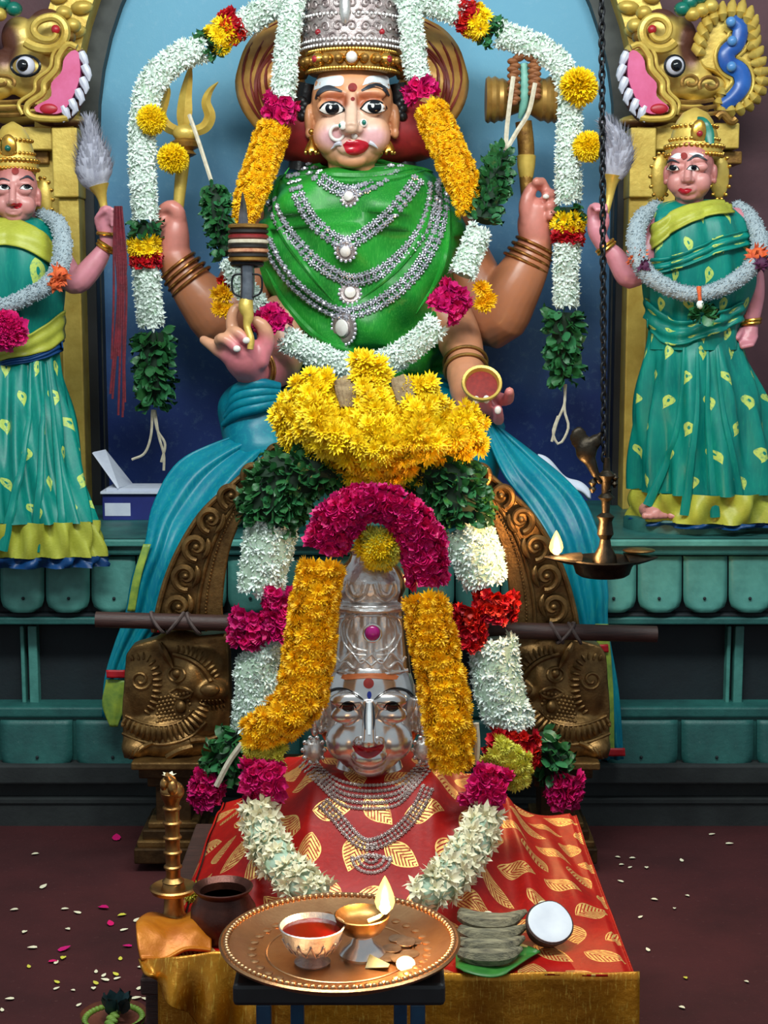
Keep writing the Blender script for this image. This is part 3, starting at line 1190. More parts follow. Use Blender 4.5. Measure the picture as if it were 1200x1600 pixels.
# ================================================================== the large seated goddess statue
def head_mass(cx, cy, s, Y, yaw=0.0, roll=0.0, neck=1.9, ears=True, wide=1.0, eye=.19, lip=1.0):
    """sculpted head; unit = half face width (s px). z = 0 a little under the eyes. Returns world MB and matrix"""
    k = s * mpp(cy, Y)
    m = Matrix.Translation(P(cx, cy, Y)) @ Matrix.Rotation(yaw, 4, 'Z') @ Matrix.Rotation(roll, 4, 'Y') @ Matrix.Scale(k, 4)
    mb = MB()

    def b(x, y, z, rx, ry, rz):
        mb.ball((x, y, z), (rx, ry, rz), 20, 14)
    b(0, .22, .35, .98 * wide, 1.0, 1.15)
    b(0, .05, -.35, .90 * wide, .92, .86)
    b(0, -.12, -.70, .72, .66, .54)
    b(0, -.50, -1.0, .36, .24, .22)
    for sx in (-1, 1):
        b(sx * .44, -.38, -.44, .48, .42, .48)
        b(sx * .42, -.64, .48, .40, .20, .18)
        b(sx * .49, -.66, .17, .32, eye, .20)
        b(sx * .17, -.90, -.37, .12, .13, .11)
        if ears:
            b(sx * 1.02, .15, -.02, .12, .18, .36)
            b(sx * 1.02, .12, -.34, .10, .13, .14)
    mb.tube([Vector(p) for p in ((0, -.70, .45), (0, -.84, .2), (0, -.98, -.1), (0, -1.08, -.34))], [.15, .14, .15, .17], 10)
    b(0, -1.04, -.36, .16, .16, .13)
    b(0, -.72, -.72, .36, .18, .24)
    b(0, -.84, -.66, .24, .10 * lip, .08)
    b(0, -.82, -.84, .20, .10 * lip, .08)
    mb.tube([Vector((0, .12, -.7)), Vector((0, .2, -1.3)), Vector((0, .25, -neck))], [.62, .56, .62], 16)
    mb.v = [tuple(m @ Vector(v)) for v in mb.v]
    return mb, m, k


ST_X = P(550, 500, 4.45).x
st = thing('goddess_statue', 'large seated four-armed painted goddess statue in green and teal silk', 'statue', (ST_X, 4.45, LZ))
YF = 4.36
mb, HM, hk = head_mass(550, 184, 66, YF, neck=1.5)
hme = remesh(mb, 0.0032, 7)
HB = bvh_of(hme)
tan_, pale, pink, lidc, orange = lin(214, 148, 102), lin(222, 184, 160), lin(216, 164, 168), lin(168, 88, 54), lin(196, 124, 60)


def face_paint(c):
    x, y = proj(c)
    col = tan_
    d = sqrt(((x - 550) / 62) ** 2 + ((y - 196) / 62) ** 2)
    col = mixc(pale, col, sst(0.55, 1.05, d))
    for ex in (518, 583):
        d = sqrt(((x - ex) / 30) ** 2 + ((y - 214) / 22) ** 2)
        col = mixc(pink, col, sst(0.3, 1.1, d))
    for ex, sg in ((519, 1), (582, -1)):
        d = sqrt(((x - ex - 5 * sg) / 27) ** 2 + ((y - 152) / 11) ** 2)
        col = mixc(lidc, col, sst(0.5, 1.1, d))
        d = sqrt(((x - ex - 19 * sg) / 9) ** 2 + ((y - 160) / 10) ** 2)
        col = mixc(lidc, col, sst(0.3, 1.2, d))
    return col


vcol(hme, face_paint)
head = put('head', hme, M['pigment'], st)


def face_detail(b, parent, ex, ey, ew, eh, brow, lip, Yf, iris=0.42, col_iris='iris_dark', lid=True, thick=4.5, wout='eye_white'):
    for i, (x, y) in enumerate(((ex[0], ey), (ex[1], ey - (2 if ew > 18 else 0)))):
        sg = 1 if i == 0 else -1
        out = [(x - ew, y + 2), (x - ew * .55, y - eh * .75), (x, y - eh), (x + ew * .55, y - eh * .75), (x + ew, y + 2), (x + ew * .5, y + eh * .75), (x, y + eh * .9), (x - ew * .5, y + eh * .75)]
        if lid:
            o2 = [(x + (p - x) * 1.18, y + (q - y) * 1.25 - .6) for p, q in out]
            paint_patch('eye_liner', b, o2, M['black_paint'], parent, 0.0008, Yf=Yf)
        paint_patch('eye_white', b, out, M[wout], parent, 0.0016, Yf=Yf)
        paint_patch('iris', b, circ(x + 1, y - 1, ew * iris * 1.05, min(eh * .98, ew * iris * 1.15)), M[col_iris], parent, 0.0026, Yf=Yf)
        if ew > 12:
            paint_patch('eye_glint', b, circ(x - 1.5, y - 2.5, 2.2, 2.8), M['eye_white'], parent, 0.0036, n=10, rings=2, Yf=Yf)
    for pts, wd in brow:
        paint_line('eyebrow', b, pts, wd, M['brow_dark' if thick > 3 else 'black_paint'], parent, 0.0028, Yf=Yf)
    if lip:
        paint_patch('lips', b, lip, M['lip_red'], parent, 0.0022, rings=5, n=36, Yf=Yf)


face_detail(HB, head, (518, 584), 170, 18.5, 9.2,
            [([(494, 155), (500, 144), (514, 138), (534, 143)], (2.5, 6, 7, 2)), ([(565, 142), (584, 134), (598, 138), (607, 150)], (2, 7, 6.5, 2.5))],
            [(536, 226), (545, 219), (552, 221), (559, 219), (576, 224), (572, 234), (560, 241), (551, 242), (542, 238)], YF - 0.1, .54)
for o_ in ([(491, 141), (494, 126), (508, 121), (535, 119), (534, 134), (512, 135), (500, 138)], [(566, 134), (575, 120), (604, 119), (608, 128), (608, 140), (598, 131), (582, 129)]):
    paint_patch('ash_mark', HB, o_, M['white_paint'], head, 0.001, Yf=YF - .1)
paint_patch('forehead_dot', HB, circ(551, 137, 7), M['kumkum'], head, 0.002, Yf=YF - .1)
paint_patch('small_dot', HB, circ(551, 155, 3), M['kumkum'], head, 0.002, n=12, Yf=YF - .1)
# fangs, nose studs, nose ring
for p in ([(534, 224), (526, 226), (517, 232)], [(577, 222), (583, 225), (590, 231)]):
    q = surf(HB, [tuple(a[:2]) for a in cr(p, 8)], 0.003, YF - .1)
    sub('fang', MB().tube(q, [0.006, 0.006, 0.0056, 0.005, 0.0042, 0.0032, 0.002, 0.0008], 8), M['tooth'], head)
for x, y in ((538, 196), (567, 193)):
    c_, n_ = hit(HB, x, y, 0.004)
    s_ = sub('nose_stud', MB().ball(c_, (0.0115, 0.006, 0.0115), 16, 8), M['pearl'], head)
    sub('stud_gem', MB().ball(c_ + n_ * 0.006, (0.006, 0.004, 0.007), 10, 6), M['gem_green'], head)
c_ = hit(HB, 530, 207, 0.008)[0]
sub('nose_ring', MB().tube([c_ + Vector((0.0185 * cos(a), -0.004 * sin(a), 0.0185 * sin(a))) for a in [0.5 + 5.6 * i / 23 for i in range(24)]], [0.0035 + 0.0015 * sin(i / 23 * pi) for i in range(24)], 8), M['pearl'], head)
c_ = hit(HB, 554, 211, 0.005)[0]
sub('nose_drop', MB().ball(c_, (0.009, 0.007, 0.010), 12, 8), M['pearl'], head)
# hair at the sides, red cushion, halo of flame hair
for sx, xx in ((-1, 474), (1, 627)):
    mbh = MB()
    p, r = pxcr([(xx - sx * 6, 130, YF + .06, 14), (xx, 165, YF + .07, 15), (xx + sx * 2, 200, YF + .10, 15), (xx + sx * 4, 240, YF + .12, 17), (xx + sx * 8, 268, YF + .12, 18)], 14)
    mbh.tube(p, r, 12)
    for i in range(5):
        mbh.ball(P(xx + sx * (2 - i % 2 * 4), 158 + i * 6, YF + .03), 0.014, 10, 6)
    obj('hair', mbh, M['hair_black'], st)
cu = MB().tube(pxcr([(415, 205, YF + .1), (480, 205, YF + .12), (550, 205, YF + .13), (620, 205, YF + .12), (690, 205, YF + .1)], 24), [0.05 + 0.055 * sin(pi * i / 23) ** .5 for i in range(24)], 14)
obj('cushion', cu, M['red_cushion'], st)
hk2 = mpp(120, YF + .15)
for sx in (-1, 1):
    def lobe(u, v, sx=sx):
        a = -1.25 + 2.5 * v          # along the outer edge, bottom to top
        e = (u - .5) * 2
        cx, cz = 550 + sx * 40, 128
        R = 142 - 20 * abs(a) ** 1.5
        rr = R * (0.25 + 0.75 * u)
        x = cx + sx * rr * cos(a) * 0.98
        y = cz - rr * sin(a) * 0.98
        return P(x, y, YF + 0.16 - 0.05 * sin(pi * min(1, u)) + 0.012 * sin(a * 9 + u * 8))
    h = obj('flame_halo', MB().grid(lobe, 16, 30), M['flame_hair'], st, True, None, solid=0.02)
    # combed lines that follow the outline of the flame
    for i, u0 in enumerate((.42, .52, .61, .70, .78, .86, .93)):
        L = []
        for j in range(26):
            a = -1.18 + 2.3 * j / 25
            u = u0 + .07 * sin(a * 2.2 + i) - .10 * sst(.3, 1.15, a) * (1 - u0)
            u = min(.97, u)
            R = 142 - 20 * abs(a) ** 1.5
            rr = R * (0.25 + 0.75 * u)
            L.append(P(550 + sx * 40 + sx * rr * cos(a) * .98, 128 - rr * sin(a) * .98, YF + 0.148 - 0.05 * sin(pi * u) + 0.012 * sin(a * 9 + u * 8)))
        sub('flame_line', MB().tube(L, [.0008 + .0042 * sin(pi * j / 25) for j in range(26)], 6), M['flame_line'], h)

# crown: gilt band with stones, tall silver cap
kb = mpp(100, YF)
bc = P(551, 118, YF + 0.02)
band = obj('crown_band', MB().lathe([(66 * kb, 0), (70 * kb, 0.004), (71 * kb, 30 * kb), (74 * kb, 33 * kb), (60 * kb, 34 * kb)], bc, 40, Matrix.Diagonal((1, .92, 1, 1))), M['gold_old'], st)
for i in range(13):
    a = -pi / 2 + (i - 6) * 0.26
    big = i % 3 == 0
    c_ = bc + Vector((72 * kb * cos(a), 72 * .92 * kb * sin(a), 17 * kb))
    sub('crown_boss', MB().ball(c_, ((12 if big else 8) * kb,) * 3, 12, 8), M['gold_jewel'], band)
    g = 'pearl' if i == 6 else ('gem_red' if big else 'gold_old')
    sub('crown_stone', MB().ball(c_ + Vector((8 * kb * cos(a), 8 * kb * sin(a), 0)), ((9 if i == 6 else 6) * kb,) * 3, 12, 8), M[g], band)
for zz in (3, 31):
    for i in range(44):
        a = -pi * 0.02 - pi * 0.96 * i / 43
        sub('bead', MB().ball(bc + Vector((71.5 * kb * cos(a), 71.5 * .92 * kb * sin(a), zz * kb)), 3.4 * kb, 6, 4), M['gold_jewel'], band)
cc = bc + Vector((0, 0.01, 34 * kb))
cap = obj('crown_cap', MB().lathe([(72 * kb, 0), (78 * kb, 6 * kb), (78 * kb, 40 * kb), (77 * kb, 90 * kb), (70 * kb, 140 * kb), (56 * kb, 190 * kb), (30 * kb, 225 * kb), (8 * kb, 240 * kb)], cc, 48, Matrix.Diagonal((1, .9, 1, 1))), M['silver_old'], st)
rr_ = random.Random(3)
for row in range(6):
    for i in range(11):
        a = -pi * 0.03 - pi * 0.94 * (i + .5 * (row % 2)) / 11
        if a < -pi:
            continue
        R = (79 if row < 5 else 76) * kb
        zc = (14 + row * 17) * kb
        L = []
        for j in range(16):
            t_ = j / 15
            sgn_ = 1 if (i + row) % 2 else -1
            rad = (8.5 - 6.5 * t_) * kb
            an = t_ * 8
            aa = a + sgn_ * rad * cos(an) / R
            L.append(cc + Vector((R * cos(aa), R * .9 * sin(aa), zc + rad * sin(an))))
        sub('filigree_curl', MB().tube(L, 1.7 * kb, 5), M['silver_old'], cap)
for zz in (4, 12, 50):
    for i in range(36):
        a = -pi * 0.02 - pi * 0.96 * i / 35
        sub('bead', MB().ball(cc + Vector((80 * kb * cos(a), 80 * .9 * kb * sin(a), zz * kb)), 2.8 * kb, 6, 4), M['silver_relief'], cap)
pc = cc + Vector((-10 * kb, -72 * kb, 58 * kb))
sub('front_plume', MB().ball(pc, (9 * kb, 10 * kb, 26 * kb), 14, 10), M['silver_relief'], cap)
for dx in (-52, 46):
    sub('crown_stone', MB().ball(cc + Vector((dx * kb, -.9 * sqrt(78 ** 2 - dx ** 2) * kb, 24 * kb)), 5 * kb, 10, 6), M['gem_red'], cap)
# earrings
for x in (487, 606):
    c_ = P(x, 226, YF - .03)
    e = obj('earring', MB().lathe([(0.003, 0.024), (0.009, 0.02), (0.006, 0.012), (0.012, 0.004), (0.02, -0.012), (0.021, -0.018), (0.004, -0.018)], c_, 16), M['gold_jewel'], st)
    for j in range(7):
        a = j * 2 * pi / 7
        sub('bead', MB().ball(c_ + Vector((0.018 * cos(a), 0.018 * sin(a), -0.022)), 0.005, 6, 4), M['gold_jewel'], e)
    sub('stud', MB().ball(c_ + Vector((0, -0.004, 0.034)), 0.009, 10, 6), M['gold_jewel'], e)

# torso wrapped in green silk
YT = 4.45
RINGS = [(254, 500, 600, .03), (261, 474, 634, .06), (268, 450, 672, .10), (278, 434, 690, .14), (296, 418, 704, .18), (330, 408, 716, .21), (380, 404, 723, .22), (430, 408, 722, .22),
         (480, 425, 716, .21), (530, 452, 706, .20), (575, 470, 700, .19), (640, 450, 720, .19)]


TR = cr([tuple(q) for q in RINGS], 72)


def torso_fn(u, v):
    y, xl, xr, d = TR[min(71, int(v * 71))]
    a = pi / 2 + 2 * pi * u            # seam at the back
    cx, hwx = (xl + xr) / 2, (xr - xl) / 2
    fold = 0.016 * sin(11 * u * 2 * pi * .5 + v * 22) + 0.009 * sin(u * 46 - v * 30) + 0.006 * noise.noise((u * 9, v * 7, 2))
    fold *= sst(0, .12, v)
    k = mpp(y, YT)
    sq = 1.0
    x = cos(a)
    z = sin(a)
    return P(cx, y, YT) + Vector(((hwx * k + fold) * x, (d + fold) * z, 0.012 * sin(u * 2 * pi * 2 + v * 5)))


tmb = MB().grid(torso_fn, 120, 71, 6, 4)
tme = tmb.mesh('torso_silk', True, None)
TB = bvh_of(tme)
put('torso_silk', tme, M['silk_green'], st)
# diagonal pleats of the wrap
for i, (pts, r) in enumerate((([(452, 262), (430, 300), (440, 360), (480, 420), (520, 470)], 5), ([(640, 258), (668, 300), (660, 360), (620, 420), (560, 470)], 5), ([(500, 276), (545, 284), (610, 280), (664, 266)], 6),
                              ([(415, 420), (450, 480), (500, 530), (560, 555)], 6), ([(715, 430), (680, 490), (640, 540), (600, 560)], 6), ([(690, 280), (700, 340), (690, 420), (650, 490)], 5),
                              ([(474, 266), (520, 274), (580, 275), (640, 264), (668, 266)], 7))):
    q = surf(TB, [tuple(a[:2]) for a in cr(pts, 24)], 0.0, YT - .15)
    obj('silk_pleat', MB().tube(q, [0.0022 * r * sin(pi * (j + .8) / 25) for j in range(24)], 8), M['silk_green'], st)

# lap, hips and knees under teal silk
LAP = MB()
LAP.ball(P(575, 640, 4.42), (0.36, 0.26, 0.13), 24, 14)
LAP.ball(P(395, 640, 4.28), (0.10, 0.16, 0.085), 20, 12)
LAP.ball(P(735, 660, 4.28), (0.09, 0.16, 0.09), 20, 12)
LAP.tube([P(395, 640, 4.25), P(410, 710, 4.18), P(420, 772, 4.16)], [0.10, 0.10, 0.09], 14)
LAP.tube([P(735, 660, 4.25), P(728, 715, 4.18), P(720, 772, 4.16)], [0.10, 0.10, 0.09], 14)
LAP.ball(P(560, 730, 4.35), (0.34, 0.22, 0.12), 24, 14)
lme = remesh(LAP, 0.012, 8)
put('lap_silk', lme, M['silk_teal'], st)
zc_ = P(565, 700, 4.5).z
obj('seat_block', MB().lathe([(0.36, 0), (0.38, 0.03), (0.33, 0.06), (0.33, zc_ - LZ - 0.10), (0.36, zc_ - LZ - 0.06)], (ST_X, 4.42, LZ), 40), M['plinth'], st)
# knot of teal silk at the left hip
for i in range(4):
    obj('silk_gather', MB().tube(*pxcr([(348 + i * 3, 664 - i * 12, 4.17 - .008 * i, 4), (372, 646 - i * 13, 4.13, 9), (404, 636 - i * 12, 4.12, 10), (436, 628 - i * 8, 4.15, 7)], 14), n=10), M['silk_teal'], st)


def ribbon(name, A, B, mat, parent, nf=3, amp=0.02, n=44, us=2.0, vs_=6.0, wf=30, solid=0.006):
    """cloth between two edges given as (x, y, Y)"""
    a, b = cr(A, n + 1), cr(B, n + 1)

    def fn(u, v):
        i = int(round(v * n))
        p, q = P(*a[i][:3]), P(*b[i][:3])
        w_ = (q - p).length
        s_ = p.lerp(q, u)
        s_.y += amp * min(1, w_ / .1) * (sin(u * nf * 2 * pi + v * 2.2) + .4 * sin(u * nf * 4.3 * pi + v * 5)) - .3 * amp
        return s_
    return obj(name, MB().grid(fn, wf, n, us, vs_), mat, parent, True, None, solid=solid)


ribbon('silk_drape', [(392, 672, 4.16), (285, 716, 4.1), (240, 785, 4.02), (226, 850, 3.945), (207, 900, 3.93), (196, 960, 3.93), (180, 1005, 3.93), (164, 1060, 3.93), (160, 1120, 3.93)],
       [(432, 690, 4.14), (392, 725, 4.06), (340, 800, 4.0), (300, 850, 3.94), (275, 905, 3.92), (258, 960, 3.92), (232, 1000, 3.93), (205, 1045, 3.93), (190, 1120, 3.93)], M['silk_teal_gold'], st, 2, 0.009)
ribbon('silk_drape', [(752, 648, 4.16), (765, 690, 4.1), (790, 745, 4.03), (825, 790, 4.0), (862, 850, 3.94), (880, 920, 3.93), (900, 980, 3.93), (925, 1080, 3.93), (942, 1186, 3.93)],
       [(775, 664, 4.16), (830, 705, 4.12), (880, 745, 4.06), (915, 785, 4.0), (938, 845, 3.95), (950, 920, 3.93), (950, 980, 3.93), (966, 1080, 3.93), (974, 1186, 3.93)], M['silk_teal_gold'], st, 2, 0.008)
ribbon('drape_border', [(930, 975, 3.915), (938, 1080, 3.915), (940, 1180, 3.915)], [(950, 975, 3.915), (958, 1080, 3.915), (960, 1180, 3.915)], M['yg_cloth'], st, 1, 0.003, 20, wf=6)
ribbon('drape_border', [(224, 850, 3.925), (209, 900, 3.91), (199, 955, 3.91)], [(236, 850, 3.925), (221, 900, 3.91), (211, 955, 3.91)], M['yg_cloth'], st, 1, 0.003, 20, wf=6)
ribbon('drape_border', [(166, 1062, 3.915), (160, 1100, 3.915), (172, 1135, 3.915)], [(200, 1062, 3.915), (196, 1100, 3.915), (184, 1135, 3.915)], M['yg_cloth'], st, 1, 0.004, 16, wf=8)
for x0, x1, y in ((166, 196, 1053), (898, 950, 1013), (940, 976, 1175), (236, 252, 982)):
    ribbon('drape_stripe', [(x0, y - 6, 3.905), (x0 + 1, y + 6, 3.905)], [(x1, y - 6, 3.905), (x1 + 1, y + 6, 3.905)], M['red_ribbon'], st, 1, 0.002, 4, wf=6)

# ---- arms with hands, each one continuous surface
arm_brown, palm = lin(176, 110, 74), lin(206, 128, 116)
palm_pink = lin(208, 118, 128)


def limb(mb, pts, n=24, s=30):
    p, r = pxcr(pts, s)
    for q_, r_ in list(zip(p, r))[::3]:
        mb.ball(q_, r_ * .985, 16, 10)
    mb.tube(p, r, n)
    mb.ball(p[0], r[0], 12, 8)
    mb.ball(p[-1], r[-1], 12, 8)


def arm_part(name, mb, paintfn, parent, vox=0.0045, sm=8):
    me = remesh(mb, vox, sm)
    vcol(me, paintfn)
    return put(name, me, M['pigment'], parent)


def bangles(pts, r, parent, mat='bangle_gold', th=0.0045):
    """pts: list of (x, y, Y, dirx, diry) px; rings across the limb"""
    for q_ in pts:
        x, y, Y, dx, dy, rr = q_[:6]
        k = mpp(y, Y)
        ax = Vector((dx, q_[6] if len(q_) > 6 else 0, -dy)).normalized()
        u = ax.orthogonal().normalized()
        v = ax.cross(u)
        c_ = P(x, y, Y)
        obj('bangle', MB().tube([c_ + (u * cos(a) + v * sin(a)) * (rr * k) for a in [2 * pi * i / 28 for i in range(28)]], th, 7, closed=True), M[mat], parent)


YA = 4.46
# rear arm raised to the trident (photo left)
mb = MB()
limb(mb, [(440, 340, 4.5, 46), (395, 430, 4.48, 47), (352, 500, 4.44, 45), (318, 468, 4.42, 41), (284, 425, 4.41, 30), (272, 398, 4.41, 27)])
limb(mb, [(272, 398, 4.41, 25), (274, 365, 4.40, 22), (276, 345, 4.40, 17)])
limb(mb, [(276, 352, 4.40, 15), (278, 334, 4.385, 13), (268, 322, 4.38, 11), (256, 326, 4.39, 9)], 10, 8)          # thumb over the shaft
for i in range(4):
    limb(mb, [(262, 346 + i * 13, 4.395 + .01 * i, 9.5), (248, 342 + i * 12, 4.40, 9), (243, 346 + i * 12, 4.42, 8), (252, 350 + i * 12, 4.44, 7)], 10, 8)


def pt(c, a=(272, 350), r=70):
    x, y = proj(c)
    d = sqrt((x - a[0]) ** 2 + (y - a[1]) ** 2)
    return mixc(palm, arm_brown, sst(.45 * r, r, d))


arm_part('arm', mb, pt, st)
bangles([(278 + 7 * i, 416 + 8 * i, 4.412, -30, -38, 33 + 1.2 * i) for i in range(4)], 0, st)
# rear arm raised to the drum (photo right)
mb = MB()
limb(mb, [(690, 350, 4.5, 48), (735, 440, 4.48, 50), (770, 496, 4.45, 50), (800, 455, 4.42, 44), (828, 405, 4.41, 34), (838, 378, 4.41, 26)])
limb(mb, [(838, 378, 4.41, 25), (834, 350, 4.405, 26), (836, 330, 4.40, 22)])
limb(mb, [(824, 345, 4.385, 13), (822, 318, 4.38, 12), (830, 296, 4.385, 10), (838, 288, 4.395, 8)], 10, 8)       # thumb
for i, (x, y) in enumerate(((840, 276), (856, 296), (860, 312), (862, 326))):
    limb(mb, [(848, 345 + i * 4, 4.42, 9.5), (862 - i, 326 + i * 5, 4.41, 9), (x + 6, y + 8, 4.385, 8.5), (x - 2, y + 8 + i, 4.365, 7.5)], 10, 8)
arm_part('arm', mb, lambda c: pt(c, (838, 325), 74), st)
bangles([(836 - 5 * i, 384 + 9 * i, 4.412, 30, -62, 32 + 1.5 * i) for i in range(4)], 0, st)
paint = M['tooth']
obj('fingernail', MB().ball(P(853, 307, 4.352), (0.009, 0.005, 0.007), 8, 6), M['pearl'], st)
# front arm, palm up with the dagger (photo left)
mb = MB()
limb(mb, [(440, 500, 4.36, 40), (436, 565, 4.30, 36), (408, 575, 4.20, 31), (392, 578, 4.14, 28)])
limb(mb, [(392, 576, 4.14, 28), (380, 560, 4.10, 30), (374, 545, 4.09, 28)])
limb(mb, [(404, 562, 4.10, 18), (416, 532, 4.10, 14), (412, 512, 4.09, 12), (401, 502, 4.085, 9)], 10, 8)            # thumb side
limb(mb, [(362, 552, 4.09, 20), (342, 545, 4.10, 13), (326, 536, 4.11, 9), (318, 531, 4.12, 7.5)], 10, 8)           # little finger
limb(mb, [(352, 540, 4.08, 12), (342, 530, 4.06, 10), (352, 530, 4.045, 9), (367, 543, 4.04, 8)], 10, 8)
limb(mb, [(362, 528, 4.08, 12), (362, 518, 4.06, 10), (372, 520, 4.045, 9.5), (384, 531, 4.04, 8)], 10, 8)
limb(mb, [(366, 522, 4.10, 12), (362, 505, 4.10, 10), (364, 488, 4.10, 9), (370, 480, 4.10, 7)], 10, 8)             # index up the hilt
arm_part('arm', mb, lambda c: mixc(palm_pink, lin(206, 150, 116), sst(12, 30, sqrt((proj(c)[0] - 395) ** 2 * .35 + (proj(c)[1] - 570) ** 2 * .5) - 14)), st)
for x, y in ((370, 545), (385, 532)):
    obj('fingernail', MB().ball(P(x, y, 4.026), (0.010, 0.006, 0.009), 8, 6), M['pearl'], st)
bangles([(396, 576, 4.155, -44, 13, 34, -90), (399, 576, 4.165, -44, 13, 35, -90)], 0, st)
# front arm holding the bowl (photo right)
mb = MB()
limb(mb, [(690, 480, 4.40, 42), (715, 525, 4.34, 36), (726, 560, 4.26, 31), (728, 590, 4.20, 30)])
limb(mb, [(728, 590, 4.20, 29), (736, 612, 4.17, 32), (744, 624, 4.16, 26)])
limb(mb, [(720, 612, 4.16, 13), (724, 632, 4.14, 11), (734, 640, 4.12, 9)], 10, 8)
for x0, x1, y1, x2, y2 in ((748, 746, 640, 744, 626), (756, 762, 640, 760, 625), (764, 778, 656, 778, 640), (766, 792, 625, 796, 612)):
    limb(mb, [(x0, 618, 4.16, 11), (x1, y1, 4.12, 10), (x2, y2, 4.075, 8)], 10, 8)
arm_part('arm', mb, lambda c: mixc(palm_pink, lin(196, 132, 96), sst(20, 52, sqrt((proj(c)[0] - 770) ** 2 + (proj(c)[1] - 630) ** 2))), st)
for x, y in ((744, 625), (760, 624), (778, 641)):
    obj('fingernail', MB().ball(P(x, y, 4.06), (0.009, 0.005, 0.011), 8, 6), M['pearl'], st)
bangles([(727, 566, 4.25, 2, 30, 34, -34), (728, 578, 4.226, 2, 30, 34, -34)], 0, st, 'gold_old')

# ---- what the hands hold
kt = mpp(200, 4.40)
tr = thing('trident', 'gilded trident held upright in the raised hand at left', 'trident', P(282, 345, 4.42))
obj('shaft', MB().tube(*pxcr([(276, 350, 4.42, 8), (280, 310, 4.42, 9), (283, 280, 4.42, 10), (288, 240, 4.42, 10)], 12), n=12), M['gold_leaf'], tr)
obj('collar', MB().lathe([(10 * kt, -10 * kt), (17 * kt, -6 * kt), (12 * kt, 0), (22 * kt, 5 * kt), (24 * kt, 12 * kt), (12 * kt, 20 * kt)], P(290, 235, 4.42), 20), M['gold_old'], tr)


def blade(pts, wid, name, par, Y, th, mat):
    q = cr([tuple(a) + (w_,) for a, w_ in zip(pts, wid)], 26)
    L, R = [], []
    for i in range(26):
        tt = q[min(25, i + 1)] - q[max(0, i - 1)]
        nn = Vector((-tt[1], tt[0])).normalized() * q[i][2] * .5
        L.append((q[i][0] + nn.x, q[i][1] + nn.y))
        R.append((q[i][0] - nn.x, q[i][1] - nn.y))
    vs = []
    for i in range(26):
        vs += [P(*L[i], Y), P(q[i][0], q[i][1], Y - th * min(1, q[i][2] / 8)), P(*R[i], Y), P(q[i][0], q[i][1], Y + th * min(1, q[i][2] / 8))]
    fs = []
    for i in range(25):
        for k_ in range(4):
            a, b = i * 4 + k_, i * 4 + (k_ + 1) % 4
            fs.append((a, b, b + 4, a + 4))
    fs += [(0, 1, 2, 3), (100, 101, 102, 103)]
    return obj(name, MB().add(vs, fs), M[mat], par, True, 25)


blade([(286, 205), (288, 180), (290, 150), (295, 120), (299, 96)], (12, 24, 20, 12, 1.5), 'prong', tr, 4.42, 0.012, 'gold_leaf')
blade([(290, 208), (318, 200), (328, 182), (322, 160), (328, 142), (341, 128)], (14, 18, 18, 15, 10, 1.5), 'prong', tr, 4.42, 0.012, 'gold_leaf')
blade([(286, 208), (262, 198), (252, 180), (258, 158), (262, 140), (256, 126)], (14, 18, 16, 13, 9, 1.5), 'prong', tr, 4.42, 0.012, 'gold_leaf')
obj('hub', MB().ball(P(289, 208, 4.41), (20 * kt, 12 * kt, 14 * kt), 14, 10), M['gold_leaf'], tr)

dr = thing('hourglass_drum', 'golden hourglass drum with braided snake loop in the raised hand', 'drum', P(820, 290, 4.42))
kd = mpp(160, 4.42)
RX = Matrix.Rotation(pi / 2, 4, 'Y')
obj('body', MB().lathe([(33 * kd, -56 * kd), (36 * kd, -52 * kd), (33 * kd, -48 * kd), (36 * kd, -42 * kd), (32 * kd, -36 * kd), (33 * kd, -30 * kd), (24 * kd, -16 * kd), (18 * kd, 0), (24 * kd, 16 * kd), (33 * kd, 30 * kd), (32 * kd, 36 * kd), (36 * kd, 42 * kd), (33 * kd, 48 * kd), (36 * kd, 52 * kd), (33 * kd, 56 * kd)], P(815, 156, 4.42), 28, RX), M['drum_gold'], dr)
for x in (761, 869):
    obj('drum_skin', MB().lathe([(31 * kd, -1.5 * kd), (31 * kd, 1.5 * kd)], P(x, 156, 4.42), 24, RX), M['straw'], dr)
obj('handle', MB().tube(*pxcr([(818, 190, 4.42, 13), (822, 230, 4.42, 13), (822, 262, 4.42, 12), (822, 310, 4.41, 8)], 12), n=12), M['gold_old'], dr)
obj('handle_ferrule', MB().lathe([(11 * kd, 0), (14 * kd, 18 * kd), (15 * kd, 34 * kd), (11 * kd, 36 * kd)], P(822, 278, 4.418), 14), M['gold_leaf'], dr)
nlk = 0
for i in range(30):
    t_ = i / 29
    if t_ < .4:
        x, y = 803, 160 - 60 * (t_ / .4)
    elif t_ < .6:
        a = pi - pi * (t_ - .4) / .2
        x, y = 819 + 16 * cos(a), 98 - 10 * sin(a)
    else:
        x, y = 835, 100 + 50 * (t_ - .6) / .4
    obj('snake_coil', MB().ball(P(x + (2 if i % 2 else -2), y, 4.36), (9 * kd, 8 * kd, 5.5 * kd), 10, 6), M['snake_brown'], dr)
obj('snake_body', MB().tube(*pxcr([(818, 100, 4.375, 7), (820, 130, 4.37, 8), (818, 165, 4.37, 7), (812, 185, 4.38, 3)], 14), n=10), M['snake_green'], dr)

